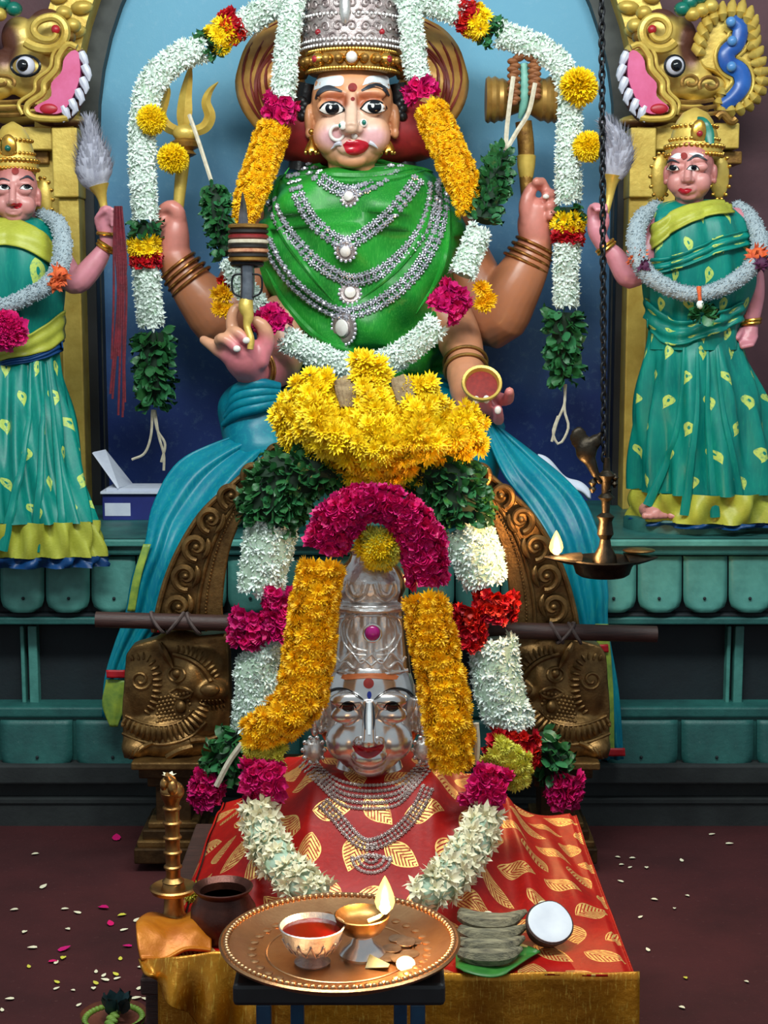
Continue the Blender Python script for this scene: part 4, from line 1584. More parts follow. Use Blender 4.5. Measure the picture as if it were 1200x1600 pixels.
dg = thing('dagger', 'steel dagger with wrapped patterned bundle held in the open front hand', 'dagger', P(388, 560, 4.06))
blade([(380, 360), (380, 340), (380, 322), (379, 300)], (16, 14, 10, 1.5), 'blade', dg, 4.06, 0.012, 'steel')
kg = mpp(380, 4.06)
obj('wrap', MB().lathe([(24 * kg, 0), (27 * kg, 4 * kg), (28 * kg, 30 * kg), (26 * kg, 46 * kg), (24 * kg, 57 * kg), (8 * kg, 58 * kg)], P(388, 408, 4.06), 28), M['dagger_wrap'], dg)
for yy, mt_ in ((354, 'gold_old'), (362, 'hilt_black'), (370, 'band_red'), (378, 'straw'), (385, 'hilt_black'), (392, 'dagger_wrap'), (399, 'hilt_black'), (405, 'gold_old')):
    c_ = P(388, yy, 4.06)
    obj('wrap_band', MB().tube([c_ + Vector((28.5 * kg * cos(a), 28.5 * kg * sin(a), 0)) for a in [2 * pi * i / 26 for i in range(26)]], 3.6 * kg, 6, closed=True), M[mt_], dg)
obj('guard', MB().tube([P(386, 412 + 2 * sin(a), 4.06) + Vector((22 * kg * cos(a), 22 * kg * sin(a), 0)) for a in [2 * pi * i / 26 for i in range(26)]], 5 * kg, 8, closed=True), M['iron'], dg)
obj('hilt', MB().tube(*pxcr([(386, 405, 4.06, 11), (387, 440, 4.06, 11), (386, 468, 4.06, 11)], 8), n=12), M['steel'], dg)
for sx in (-1, 1):
    obj('hilt_loop', MB().tube(pxcr([(386 + sx * 8, 428, 4.05), (386 + sx * 22, 432, 4.05), (386 + sx * 22, 456, 4.05), (386 + sx * 9, 464, 4.05)], 16), 1.8 * kg, 6), M['iron'], dg)
obj('pommel', MB().tube(*pxcr([(386, 466, 4.06, 10), (384, 480, 4.055, 12), (388, 494, 4.05, 9), (386, 510, 4.045, 6), (392, 530, 4.035, 6), (391, 546, 4.03, 5)], 18), n=10), M['gold_leaf'], dg)

bw = thing('offering_bowl', 'small gilt bowl of red powder tilted in the front hand', 'bowl', P(753, 612, 4.12))
kw = mpp(600, 4.1)
tilt = Matrix.Rotation(-1.05, 4, 'X').inverted()
tilt = Matrix.Rotation(1.0, 4, 'X')
obj('shell', MB().lathe([(6 * kw, -30 * kw), (18 * kw, -26 * kw), (28 * kw, -12 * kw), (32 * kw, 0), (31 * kw, 3 * kw), (27 * kw, 2 * kw), (24 * kw, -8 * kw)], P(753, 599, 4.08), 28, tilt), M['gold_leaf'], bw)
obj('powder', MB().lathe([(26 * kw, -6 * kw), (18 * kw, -4 * kw), (6 * kw, -3 * kw)], P(753, 599, 4.08), 24, tilt), M['kumkum'], bw)

# ---- silver stone necklaces lying on the silk
gem = MB()
gem.lathe([(0.5, -0.2), (0.56, 0.25), (0.3, 0.6), (0.1, 0.64)], (0, 0, 0), 6)
for i in range(6):
    a = 2 * pi * i / 6
    gem.lathe([(0.2, -0.2), (0.34, 0.05), (0.2, 0.32), (0.04, 0.36)], (0.74 * cos(a), 0.74 * sin(a), 0), 5)
GEM = gem.mesh('stone', False)
GEM.materials.append(M['stone_silver'])


def lay(root, b, pts, size, name='stone', rows=1, gap=1.65, Yf=4.2, me=None, lift=0.35):
    """stones of radius size px along a px path on a surface"""
    me = me or GEM
    L = sum((Vector(a) - Vector(c)).length for a, c in zip(pts, pts[1:]))
    n = int(L / (size * gap)) + 1
    q = cr(pts, n)
    for i in range(n):
        tt = q[min(n - 1, i + 1)] - q[max(0, i - 1)]
        nn = Vector((-tt[1], tt[0])).normalized()
        for r in range(rows):
            o_ = (r - (rows - 1) / 2) * size * 1.8
            x, y = q[i][0] + nn.x * o_, q[i][1] + nn.y * o_
            h = hit(b, x, y)
            if not h:
                continue
            s_ = size * mpp(y, h[0].y) * (1.0 if rows < 3 or r != 1 else 0.8)
            o = bpy.data.objects.new(name, me)
            COL.objects.link(o)
            o.parent = root
            o.matrix_parent_inverse = WINV[root.name]
            o.matrix_basis = orient(h[0] + h[1] * s_ * lift, h[1], i * 1.3, s_)


def pendant(root, b, x, y, r, mat='stone_silver', ring='silver_old', scallop=0):
    h = hit(b, x, y)
    c_, n_ = h
    k = mpp(y, c_.y)
    m = n_.to_track_quat('Z', 'X').to_matrix().to_4x4()
    p = obj('pendant', MB().lathe([(r * k, 0), (r * k, 3 * k), (r * .85 * k, 5 * k), (r * .6 * k, 4 * k), (r * .58 * k, 6 * k), (r * .3 * k, 9 * k), (r * .05 * k, 9.5 * k)], c_ - n_ * 0.003, 24, m), M[ring], root)
    sub('pendant_stone', MB().lathe([(r * .55 * k, 4 * k), (r * .5 * k, 9 * k), (r * .2 * k, 12 * k), (r * .03 * k, 12 * k)], c_ - n_ * 0.003, 16, m), M['pearl'], p)
    for i in range(int(r * .9)):
        a = 2 * pi * i / int(r * .9)
        sub('pendant_bead', MB().ball(c_ + m @ Vector((r * 1.02 * k * cos(a), r * 1.02 * k * sin(a), 1.5 * k)), 2.8 * k, 6, 4), M[mat], p)


def necklace(label, pts, rows, pend, size=6.2):
    x, y = pend[0][:2]
    r = thing('necklace', label, 'necklace', hit(TB, x, y)[0], 'silver stone necklaces on the green silk')
    lay(r, TB, pts, size, rows=rows)
    for (x, y, rr) in pend:
        pendant(r, TB, x, y, rr)


necklace('short silver stone necklace at the large statue neck, topmost of four', [(480, 262), (500, 278), (522, 292), (548, 300), (575, 293), (600, 278), (622, 258)], 2, [(547, 308, 15)])
necklace('silver stone necklace second from the top on green silk', [(458, 276), (466, 305), (482, 335), (505, 360), (540, 380), (575, 362), (605, 338), (632, 308), (652, 282)], 2, [(540, 392, 16)])
necklace('silver stone necklace third from the top with round pendant', [(426, 316), (440, 348), (466, 382), (498, 412), (545, 436), (588, 428), (625, 402), (655, 366), (672, 325), (676, 290)], 2, [(547, 458, 17)])
necklace('longest silver stone necklace with large scalloped disc pendant', [(418, 378), (436, 412), (462, 444), (500, 474), (538, 490), (575, 482), (615, 458), (650, 424), (676, 380), (690, 335), (690, 285)], 2, [(538, 512, 26)])

# ================================================================== attendant statues
def sari_loft(rings, Yc, folds, amp, n=120, m=80, us=7.0, vs_=8.0, twist=0.0, lean=0.0):
    T = cr([tuple(q) for q in rings], m + 1)

    def fn(u, v):
        q_ = T[int(round(v * m))]
        y, xl, xr, d, fa = q_[:5]
        sh_ = q_[5] if len(q_) > 5 else 0.0
        a = pi / 2 + 2 * pi * u
        k = mpp(y, Yc)
        f_ = fa * amp * (sin(folds * 2 * pi * u + 3 * v + twist * v) + .5 * sin(folds * 1.7 * 2 * pi * u - 2 * v))
        hwx = (xr - xl) / 2 * k
        return P((xl + xr) / 2, y, Yc + sh_) + Vector(((hwx + f_) * cos(a), (d + f_) * sin(a), 0))
    return MB().grid(fn, n, m, us, vs_)


def attendant(label, garland_label, whisk_label, S):
    Y = S['Y']
    k = mpp(300, Y)
    base = P(S['cx'], S['base'], Y)
    base.z = LZ
    r = thing('attendant_statue', label, 'statue', base)
    # head
    hx, hy, hs, yaw = S['head']
    mb, m, hk = head_mass(hx, hy, hs, Y - .03, yaw, neck=2.0)
    me = remesh(mb, 0.0028, 3)
    b = bvh_of(me)
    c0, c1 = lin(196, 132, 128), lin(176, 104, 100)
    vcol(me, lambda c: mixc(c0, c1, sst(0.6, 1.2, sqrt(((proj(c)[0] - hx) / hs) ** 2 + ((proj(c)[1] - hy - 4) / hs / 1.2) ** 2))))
    hd = put('head', me, M['pigment'], r)
    S['face'](b, hd)
    # hair behind, gilded ear plates
    obj('hair', MB().ball(P(hx, hy - 8, Y + .03), (hs * 1.02 * k, hs * .9 * k, hs * 1.15 * k), 16, 12), M['hair_black'], r)
    for sx in (-1, 1):
        c_ = P(hx + sx * hs * 1.25, hy + 6, Y + .05)
        e = obj('ear_plate', MB().ball(c_, (hs * .42 * k, 0.012, hs * .95 * k), 16, 10), M['gold_leaf'], r)
        for j in range(14):
            a = 2 * pi * j / 14
            sub('bead', MB().ball(c_ + Vector((hs * .45 * k * cos(a), -0.004, hs * .98 * k * sin(a))), 3.2 * k, 6, 5), M['gold_jewel'], e)
    # crown
    cx_, cy_, cw = S['crown']
    cb = P(cx_, cy_, Y + .01)
    cr_ = obj('crown', MB().lathe([(cw * k * .92, -4 * k), (cw * k * 1.04, 2 * k), (cw * k * 1.06, 14 * k), (cw * k * .9, 24 * k), (cw * k * .84, 36 * k), (cw * k * .74, 48 * k), (cw * k * .66, 56 * k), (cw * k * .45, 68 * k), (cw * k * .06, 76 * k)], cb, 28), M['gold_leaf'], r)
    for zz, rr, nn, sz in ((2, 1.05, 22, 3.6), (15, 1.05, 18, 4.2), (26, .9, 16, 3.2), (46, .82, 14, 3.2)):
        for j in range(nn):
            a = -pi * j / (nn - 1)
            sub('bead', MB().ball(cb + Vector((rr * cw * k * cos(a), rr * cw * k * sin(a), zz * k)), sz * k, 6, 5), M['gold_jewel'], cr_)
    pk = cb + Vector((0, -cw * .85 * k, 34 * k))
    sub('crown_plaque', MB().ball(pk, (13 * k, 6 * k, 20 * k), 14, 10), M['gold_jewel'], cr_)
    sub('crown_stone', MB().ball(pk + Vector((0, -6 * k, -2 * k)), 5 * k, 10, 6), M[S['gem']], cr_)
    sub('crown_panel', MB().tube(*pxcr(S['panel'], 12), n=10, flat=.5), M['teal_enamel'], cr_)
    # sari
    o = put('blouse_sari', sari_loft(S['torso'], Y, S['tf'][0], S['tf'][1], us=S['tuv'][0], vs_=S['tuv'][1]).mesh('blouse_sari', True, None), M['silk_sari'], r)
    tb = bvh_of(o.data)
    sk = put('skirt', sari_loft(S['skirt'], Y, S['sf'][0], S['sf'][1], twist=1.0, us=9, vs_=6).mesh('skirt', True, None), M['silk_sari'], r)
    hem = put('hem_border', sari_loft(S['hem'], Y, S['sf'][0], S['sf'][1], 120, 12, twist=0).mesh('hem_border', True, None), M['silk_border'], r)
    pipe = put('hem_piping', sari_loft(S['pipe'], Y, S['sf'][0], S['sf'][1], 120, 4).mesh('hem_piping', True, None), M['silk_pipe'], r)
    for nm, A, B_, mt, amp in S['bands']:
        a, c_ = cr(A, 31), cr(B_, 31)

        def fn(u, v, a=a, c_=c_):
            i = int(round(v * 30))
            x, y = a[i].lerp(c_[i], u)[:2]
            h = hit(tb, x, y, 0.008 + amp * sin(u * 12 + v * 3))
            return h[0] if h else P(x, y, Y - .04)
        obj(nm, MB().grid(fn, 14, 30, 2, 5), M[mt], r, True, None, solid=0.004)
    # pleats down the front of the skirt
    skb = bvh_of(sk.data)
    for pts in S['pleats']:
        q = surf(skb, [tuple(a[:2]) for a in cr(pts, 30)], 0.002, Y - .1)
        obj('pleat', MB().tube(q, [(.004 + .010 * j / 29) for j in range(30)], 8, flat=.6), M['silk_sari'], r)
    # arms
    for nm, fn_, pf in S['arms']:
        mb = MB()
        fn_(mb)
        arm_part('arm', mb, pf, r, 0.004, 4)
    bangles(S['bangles'], 0, r, 'gold_jewel', 0.005)
    # flat lotus base and feet
    if S.get('disc'):
        dx, dw = S['disc']
        c_ = P(dx, S['base'], Y)
        kk = mpp(830, Y)
        obj('base_disc', MB().lathe([(dw * kk, 0), (dw * kk, 0.03), (dw * .97 * kk, 0.038), (dw * .5 * kk, 0.04)], (c_.x, Y, LZ), 40, Matrix.Diagonal((1, .8, 1, 1))), M['plinth'], r)
        for x in S['feet']:
            f_ = MB()
            p = P(x, 800, Y - .08)
            f_.ball((p.x, Y - .06, LZ + .06), (.035, .07, .025), 14, 10)
            for j in range(5):
                f_.ball((p.x - .028 + .014 * j, Y - .125 + .004 * abs(j - 1), LZ + .052), .0105, 8, 6)
            me = remesh(f_, 0.004, 3)
            vcol(me, lambda c: c0)
            put('foot', me, M['pigment'], r)
    else:
        c_ = P(S['cx'], S['base'], Y)
        obj('base_disc', MB().lathe([(.16, 0), (.16, .03), (.1, .035)], (c_.x, Y, LZ), 32), M['plinth'], r)
    # fluffy garland with ties
    g = thing('fluffy_garland', garland_label, 'garland', P(*S['gar'][len(S['gar']) // 2][:3]))
    p, rr = pxcr(S['gar'], 70)
    rr = [a_ * .84 for a_ in rr]
    rnd = random.Random(5)
    mbg = MB()
    mbg.tube(p, rr, 14)
    obj('fluff_cord', mbg, M['garland_fluff'], g)
    fz = MB()
    fr = frames(p)
    for i in range(70):
        for j in range(26):
            a = rnd.random() * 6.28
            d = fr[i][1] * cos(a) + fr[i][2] * sin(a)
            if d.y > .5:
                continue
            q = p[i] + d * rr[i] * .93 + fr[i][0] * rnd.uniform(-.5, .5) * rr[i] * .4
            e_ = (d + fr[i][0] * rnd.uniform(-.8, .8)).normalized()
            s_ = e_.orthogonal().normalized() * .0035
            fz.add([q - s_, q + s_, q + e_ * .0065], [(0, 1, 2)])
    o = obj('fluff_fibres', fz, M['garland_fluff'], g, True, None)
    o['kind'] = 'stuff'
    for x, y, yy, rad, mt in S['ties']:
        tm = MB()
        c_ = P(x, y, yy)
        kk = mpp(y, yy)
        for j in range(40):
            d = Vector((rnd.gauss(0, 1), rnd.gauss(0, 1), rnd.gauss(0, 1))).normalized()
            e_ = d.orthogonal().normalized() * rad * .28 * kk
            f_ = d.cross(e_).normalized() * rad * .2 * kk
            q = c_ + d * rad * .45 * kk
            tm.add([q - e_, q + f_, q + e_, q + d * rad * .6 * kk], [(0, 1, 3), (1, 2, 3), (0, 3, 2)])
        tm.ball(c_, rad * .62 * kk, 10, 8)
        obj('tie_tuft', tm, M[mt], g, True, 30)
    S['extra'](g, r)
    # fly whisk
    w_ = thing('fly_whisk', whisk_label, 'whisk', P(*S['whisk'][0][:3]))
    obj('handle', MB().tube(*pxcr(S['whisk'][0:1] + S['whisk'][1:4], 16), n=12), M['gold_leaf'], w_)
    top, tip = S['tuft']
    tm = MB()
    p, rr = pxcr([top + (14,)] + S['tmid'] + [tip + (2,)], 20)
    tm.tube(p, rr, 22, flat=.8)
    o = obj('tuft', tm, M['whisk_hair'], w_)
    hm = MB()
    fr = frames(p)
    for i in range(1, 19):
        for j in range(24):
            a = rnd.random() * 6.28
            d = fr[i][1] * cos(a) * .8 + fr[i][2] * sin(a)
            q = p[i] + d * rr[i] * .95
            e_ = (fr[i][0] + d * .5).normalized()
            s_ = d.cross(e_).normalized() * .004
            hm.add([q - s_, q + s_, q + e_ * .032 + Vector((rnd.uniform(-.004, .004), 0, 0))], [(0, 1, 2)])
    o = obj('tuft_hair', hm, M['whisk_hair'], w_, True, None)
    o['kind'] = 'stuff'
    return r


def sub_face(b, hd, spec, Yf):
    face_detail(b, hd, spec['ex'], spec['ey'], spec['ew'], spec['eh'], spec['brow'], spec['lip'], Yf, .56, lid=True)
    paint_patch('forehead_dot', b, circ(*spec['dot'], 5.5), M['kumkum'], hd, .002, n=14, Yf=Yf)
    if 'ash' in spec:
        for o_ in spec['ash']:
            paint_patch('ash_mark', b, o_, M['white_paint'], hd, .0009, n=18, Yf=Yf)


skin_arm = lin(196, 124, 138)
YR = 4.2


def armR1(mb):
    limb(mb, [(1030, 355, YR, 26), (1004, 405, YR - .03, 22), (984, 432, YR - .05, 20), (962, 402, YR - .05, 16), (944, 384, YR - .05, 12)], 12)
    limb(mb, [(944, 386, YR - .05, 12), (932, 362, YR - .05, 14), (928, 345, YR - .05, 11)], 12, 8)
    for i in range(4):
        limb(mb, [(926 + i * 6, 350, YR - .05, 5.5), (921 + i * 6, 332 - 3 * (i % 2), YR - .06, 5), (926 + i * 6, 320 - 3 * (i % 2), YR - .075, 4.4), (932 + i * 5, 328, YR - .09, 4)], 8, 7)
    limb(mb, [(940, 368, YR - .05, 6), (948, 350, YR - .07, 5), (948, 336, YR - .08, 4.4)], 8, 7)


def armR2(mb):
    limb(mb, [(1150, 350, YR, 26), (1170, 420, YR - .01, 22), (1178, 460, YR - .02, 17), (1174, 500, YR - .03, 13), (1172, 512, YR - .03, 12)], 12)
    limb(mb, [(1172, 510, YR - .03, 13), (1170, 524, YR - .04, 14), (1166, 532, YR - .05, 10)], 12, 8)
    for i in range(4):
        limb(mb, [(1162 + i * 6, 526, YR - .05, 5.2), (1158 + i * 6, 536, YR - .06, 5), (1160 + i * 5, 542 - i, YR - .075, 4.2)], 8, 6)
    limb(mb, [(1158, 516, YR - .05, 5.5), (1152, 528, YR - .07, 4.6)], 8, 6)


def extraR(g, r):
    rnd = random.Random(8)
    gl = Garland.__new__(Garland)
    gl.root, gl.pl, gl.rnd = g, {}, rnd
    for i in range(34):
        a = rnd.random() * 6.28
        d = Vector((cos(a), -.6, sin(a) * .6 - .1)).normalized()
        gl.one('leaf', P(1096, 490, YR - .15) + d * .008, d, 20 * mpp(490, YR) * rnd.uniform(.8, 1.3))
    gl.done()
    obj('white_bud', MB().ball(P(1094, 476, YR - .17), (.010, .010, .012), 10, 8), M['fl_white'], g)
    obj('orange_stem', MB().tube(*pxcr([(1092, 448, YR - .165, 4), (1093, 462, YR - .17, 3), (1094, 472, YR - .17, 3)], 6), n=8), M['orange_tie'], g)


SR = dict(Y=YR, cx=1080, base=832, head=(1078, 270, 37, -0.28), crown=(1084, 246, 42), gem='gem_red',
          panel=[(1088, 184, YR - .03, 3), (1098, 192, YR - .045, 9), (1106, 208, YR - .05, 10), (1110, 226, YR - .06, 6)],
          face=lambda b, hd: sub_face(b, hd, dict(ex=(1051, 1083), ey=263, ew=9, eh=3.8, brow=[([(1042, 256), (1050, 250), (1062, 254)], (1.5, 3, 1.2)), ([(1074, 252), (1088, 244), (1104, 250)], (1.2, 3.6, 1.5))],
                                                  lip=[(1059, 297), (1064, 294), (1069, 295), (1074, 294), (1081, 296), (1074, 302), (1067, 303)], dot=(1069, 244), ash=[[(1048, 246), (1056, 240), (1064, 240), (1062, 248)], [(1076, 240), (1090, 239), (1100, 244), (1088, 245)]]), YR - .08),
          torso=[(312, 1056, 1112, .02, 0), (319, 1030, 1134, .045, .2), (332, 1016, 1150, .08, .8), (350, 1010, 1162, .105, 1), (392, 1008, 1172, .12, 1), (440, 1008, 1180, .12, 1), (480, 1012, 1168, .11, 1), (510, 1016, 1156, .105, .8), (545, 1010, 1158, .11, .5)],
          tuv=(10, 6), tf=(9, .006), sf=(11, .016),
          skirt=[(530, 1014, 1156, .10, .3), (560, 1008, 1164, .12, .5), (625, 998, 1190, .14, .9), (700, 993, 1206, .155, 1), (764, 992, 1218, .165, 1)],
          hem=[(762, 991, 1219, .167, 1), (806, 988, 1226, .172, 1)], pipe=[(805, 988, 1226, .173, 1), (813, 988, 1227, .173, 1)],
          bands=[('sari_border', [(1022, 352), (1060, 330), (1110, 318), (1138, 318)], [(1012, 400), (1050, 366), (1100, 342), (1146, 336)], 'silk_border', .002),
                 ('sari_border', [(1014, 405), (1060, 398), (1120, 372), (1166, 360)], [(1012, 430), (1060, 420), (1122, 396), (1170, 384)], 'silk_sari', .004),
                 ('sari_border', [(1010, 466), (1060, 500), (1110, 490), (1160, 470)], [(1012, 512), (1050, 540), (1120, 520), (1156, 500)], 'silk_sari', .004)],
          pleats=[[(1070, 540), (1066, 620), (1050, 700), (1012, 790)], [(1090, 545), (1088, 640), (1080, 720), (1070, 805)], [(1120, 545), (1130, 640), (1145, 720), (1160, 805)], [(1105, 545), (1106, 640), (1112, 720), (1118, 808)]],
          arms=[('arm', armR1, lambda c: skin_arm), ('arm', armR2, lambda c: skin_arm)],
          bangles=[(948, 388, YR - .05, 20, 26, 15), (945, 384, YR - .05, 20, 26, 15), (1173, 500, YR - .03, 1, 10, 15), (1172, 505, YR - .03, 1, 10, 15)],
          disc=(1070, 96), feet=[1020, 1060],
          gar=[(1026, 322, YR + .02, 12), (1000, 345, YR - .06, 16), (994, 385, YR - .12, 17), (1008, 424, YR - .14, 16), (1045, 450, YR - .145, 15), (1092, 460, YR - .15, 14), (1140, 444, YR - .145, 15), (1176, 415, YR - .13, 16), (1188, 380, YR - .10, 16), (1172, 340, YR - .03, 14), (1150, 322, YR + .02, 12)],
          ties=[(996, 402, YR - .13, 20, 'orange_tie'), (1006, 416, YR - .15, 15, 'purple_tie'), (1184, 400, YR - .13, 22, 'orange_tie'), (1190, 412, YR - .15, 16, 'purple_tie')],
          whisk=[(944, 345, YR - .06, 5), (952, 310, YR - .05, 6), (956, 286, YR - .05, 9), (958, 274, YR - .05, 15)],
          tuft=((958, 278, YR - .05), (946, 190, YR - .05)), tmid=[(962, 262, YR - .05, 22), (966, 235, YR - .05, 24), (960, 210, YR - .05, 15)], extra=extraR)
attendant('small standing statue in green gold sari at right, head turned, on round base', 'fluffy white garland with orange ties and leaf tassel on the right attendant',
          'grey-white fly whisk behind the black chain at right', SR)

YLF = 4.16


def armL1(mb):
    limb(mb, [(70, 370, YLF, 26), (100, 420, YLF - .03, 22), (120, 440, YLF - .05, 20), (148, 412, YLF - .05, 17), (166, 384, YLF - .05, 11)], 12)
    limb(mb, [(166, 386, YLF - .05, 10), (168, 360, YLF - .05, 13), (164, 342, YLF - .05, 12)], 12, 8)
    for i in range(4):
        limb(mb, [(160 + i * 5, 345 + i * 5, YLF - .05, 5.5), (158 + i * 3, 330 + i * 7, YLF - .06, 5), (166 + i * 3, 324 + i * 8, YLF - .075, 4.4), (176, 328 + i * 8, YLF - .085, 4)], 8, 7)
    limb(mb, [(156, 358, YLF - .05, 6), (152, 340, YLF - .065, 5), (164, 328, YLF - .08, 4.4)], 8, 7)


def extraL(g, r):
    gl = Garland.__new__(Garland)
    gl.root, gl.pl, gl.rnd = g, {}, random.Random(4)
    for i in range(46):
        a, e = gl.rnd.random() * 6.28, gl.rnd.random()
        d = Vector((cos(a) * e, -.8, sin(a) * e)).normalized()
        gl.one('magenta', P(14, 516, YLF - .15) + Vector((d.x, d.y * .6, d.z)) * .04, d, 18 * mpp(500, YLF))
    gl.done()


SL = dict(Y=YLF, cx=25, base=850, head=(24, 306, 35, 0.1), crown=(22, 268, 36), gem='gem_green',
          panel=[(-6, 210, YLF - .03, 3), (-10, 222, YLF - .045, 8), (-14, 236, YLF - .05, 6)],
          face=lambda b, hd: sub_face(b, hd, dict(ex=(6, 41), ey=293, ew=9, eh=3.8, brow=[([(-6, 286), (3, 280), (16, 283)], (1.5, 3, 1.2)), ([(31, 282), (42, 276), (52, 282)], (1.2, 3.2, 1.5))],
                                                  lip=[(16, 320), (21, 317), (26, 318), (30, 317), (35, 319), (30, 325), (24, 326)], dot=(24, 268)), YLF - .08),
          torso=[(339, 0, 50, .02, 0), (345, -26, 74, .045, .2), (356, -42, 88, .08, .8), (372, -48, 96, .105, 1), (416, -52, 104, .12, 1), (460, -50, 102, .12, 1), (500, -46, 97, .11, 1), (535, -44, 94, .105, .8), (570, -40, 88, .11, .4)],
          tuv=(5, 3), tf=(7, .006), sf=(15, .014),
          skirt=[(552, -42, 90, .10, .3, 0), (590, -44, 94, .11, .5, -.02), (650, -55, 106, .12, .9, -.06), (730, -66, 118, .11, 1, -.13), (790, -78, 132, .075, 1, -.20), (815, -82, 138, .05, 1, -.235)],
          hem=[(813, -82, 139, .051, 1, -.236), (868, -92, 154, .045, 1, -.24)], pipe=[(867, -92, 154, .046, 1, -.24), (884, -94, 156, .046, 1, -.24)],
          bands=[('sari_border', [(-30, 346), (20, 346), (60, 362), (84, 384)], [(-40, 390), (10, 384), (50, 396), (84, 420)], 'silk_border', .001),
                 ('waist_border', [(-40, 548), (10, 536), (60, 512), (98, 484)], [(-40, 580), (10, 562), (70, 548), (96, 528)], 'silk_border', .002),
                 ('waist_piping', [(-40, 582), (10, 564), (60, 552), (96, 530)], [(-40, 590), (10, 572), (60, 562), (98, 544)], 'silk_pipe', .002)],
          pleats=[[(48, 566), (44, 660), (26, 760), (4, 860)], [(62, 566), (66, 660), (62, 760), (54, 862)], [(74, 566), (84, 660), (94, 760), (100, 864)]],
          arms=[('arm', armL1, lambda c: skin_arm)],
          bangles=[(164, 388, YLF - .05, 18, -28, 13), (166, 383, YLF - .05, 18, -28, 13), (168, 366, YLF - .05, 2, -20, 15)],
          gar=[(66, 336, YLF + .02, 12), (92, 352, YLF - .06, 16), (98, 395, YLF - .12, 17), (84, 436, YLF - .14, 16), (45, 462, YLF - .145, 15), (0, 478, YLF - .15, 14), (-50, 464, YLF - .145, 15), (-66, 400, YLF - .10, 16), (-40, 340, YLF, 12)],
          ties=[(94, 428, YLF - .15, 20, 'orange_tie'), (86, 444, YLF - .15, 16, 'orange_tie')],
          whisk=[(166, 350, YLF - .06, 5), (162, 322, YLF - .05, 6), (158, 304, YLF - .05, 9), (154, 290, YLF - .05, 17)],
          tuft=((154, 294, YLF - .05), (138, 186, YLF - .05)), tmid=[(148, 275, YLF - .05, 27), (146, 248, YLF - .05, 27), (142, 218, YLF - .05, 15)], extra=extraL)
attendant('standing attendant statue in teal sari at the left edge, pleated gold hem', 'fluffy white garland with orange tie and pink flower on the left attendant',
          'bushy grey fly whisk with gilt handle in the left attendant hand', SL)
# red threads over the left attendant's hand
rt = thing('red_thread_hank', 'hank of dark red threads hanging from the left attendant hand', 'thread', P(184, 340, YLF - .1))
rnd = random.Random(9)
for i in range(9):
    x = 178 + i * 2.4
    p = [(180 + i * 1.2, 322, YLF - .1 - .004 * (i % 3)), (x, 380 + 4 * i, YLF - .1), (x + rnd.uniform(-5, 5), 470, YLF - .1), (x - 2 + rnd.uniform(-6, 6), 540 + rnd.uniform(0, 150), YLF - .1)]
    obj('thread', MB().tube(pxcr(p, 18), .0032, 6), M['thread_red'], rt)

# ================================================================== garlands on the large statue
Y1 = 4.36
g = Garland('flower_garland', 'long outer white garland arching over the large statue with green leaf ends', 'garland', P(560, 20, Y1))
g.strand('white', [(520, -40, 4.34, 26), (450, -8, 4.32, 28), (400, 26, Y1, 28), (372, 42, Y1, 26)])
g.strand('red', [(368, 38, Y1, 24), (358, 44, Y1, 24)], gap=.8)
g.strand('yellow', [(354, 48, Y1, 24), (340, 60, Y1, 24)], gap=.8)
g.strand('leaf', [(334, 62, Y1, 24), (322, 72, Y1, 22)], size=.8)
g.strand('white', [(316, 76, Y1, 28), (280, 90, Y1, 29), (246, 118, Y1, 29), (230, 150, Y1, 29), (222, 200, Y1, 28), (222, 260, Y1, 27), (225, 310, Y1, 26), (227, 340, Y1, 26)])
g.strand('leaf', [(227, 348, Y1, 24), (227, 366, Y1, 24)], size=.8)
g.strand('yellow', [(226, 380, Y1, 24), (226, 392, Y1, 24)], gap=.8)
g.strand('red', [(228, 402, Y1, 22), (228, 410, Y1, 22)], gap=.8)
g.strand('white', [(228, 420, Y1, 26), (231, 460, Y1, 27), (236, 505, Y1, 26)])
g.strand('leaf', [(238, 520, Y1, 28), (240, 560, Y1, 30), (242, 600, Y1, 28), (240, 632, Y1, 18)])
for q in ([(238, 640, Y1), (236, 680, Y1), (226, 708, Y1), (206, 718, Y1)], [(242, 640, Y1), (248, 680, Y1), (256, 710, Y1), (256, 735, Y1)], [(240, 640, Y1), (246, 672, Y1), (258, 694, Y1), (252, 722, Y1)]):
    g.cord(q, 2.2)
g.strand('white', [(580, -40, 4.34, 26), (640, -6, 4.32, 28), (690, 10, Y1, 27), (722, 22, Y1, 26)])
g.strand('red', [(724, 26, Y1, 22), (732, 28, Y1, 22)], gap=.8)
g.strand('yellow', [(740, 32, Y1, 24), (752, 38, Y1, 24)], gap=.8)
g.strand('leaf', [(760, 44, Y1, 22), (772, 52, Y1, 22)], size=.8)
g.strand('white', [(782, 54, Y1, 25), (820, 66, Y1, 26), (856, 84, Y1, 26), (882, 112, Y1, 25), (890, 150, Y1, 24), (890, 200, Y1, 25), (888, 260, Y1, 26), (888, 310, Y1, 26)])
g.strand('leaf', [(888, 324, Y1, 24), (888, 336, Y1, 24)], size=.8)
g.strand('yellow', [(888, 346, Y1, 24), (888, 354, Y1, 24)], gap=.8)
g.strand('red', [(887, 364, Y1, 23), (887, 372, Y1, 23)], gap=.8)
g.strand('white', [(886, 384, Y1, 26), (885, 430, Y1, 25), (884, 472, Y1, 25)])
g.strand('leaf', [(882, 488, Y1, 28), (880, 530, Y1, 28), (880, 570, Y1, 24), (882, 592, Y1, 16)])
for q in ([(882, 600, Y1), (882, 630, Y1), (870, 660, Y1), (862, 690, Y1)], [(884, 600, Y1), (882, 640, Y1), (888, 668, Y1), (874, 694, Y1), (864, 676, Y1), (872, 650, Y1)]):
    g.cord(q, 2.2)
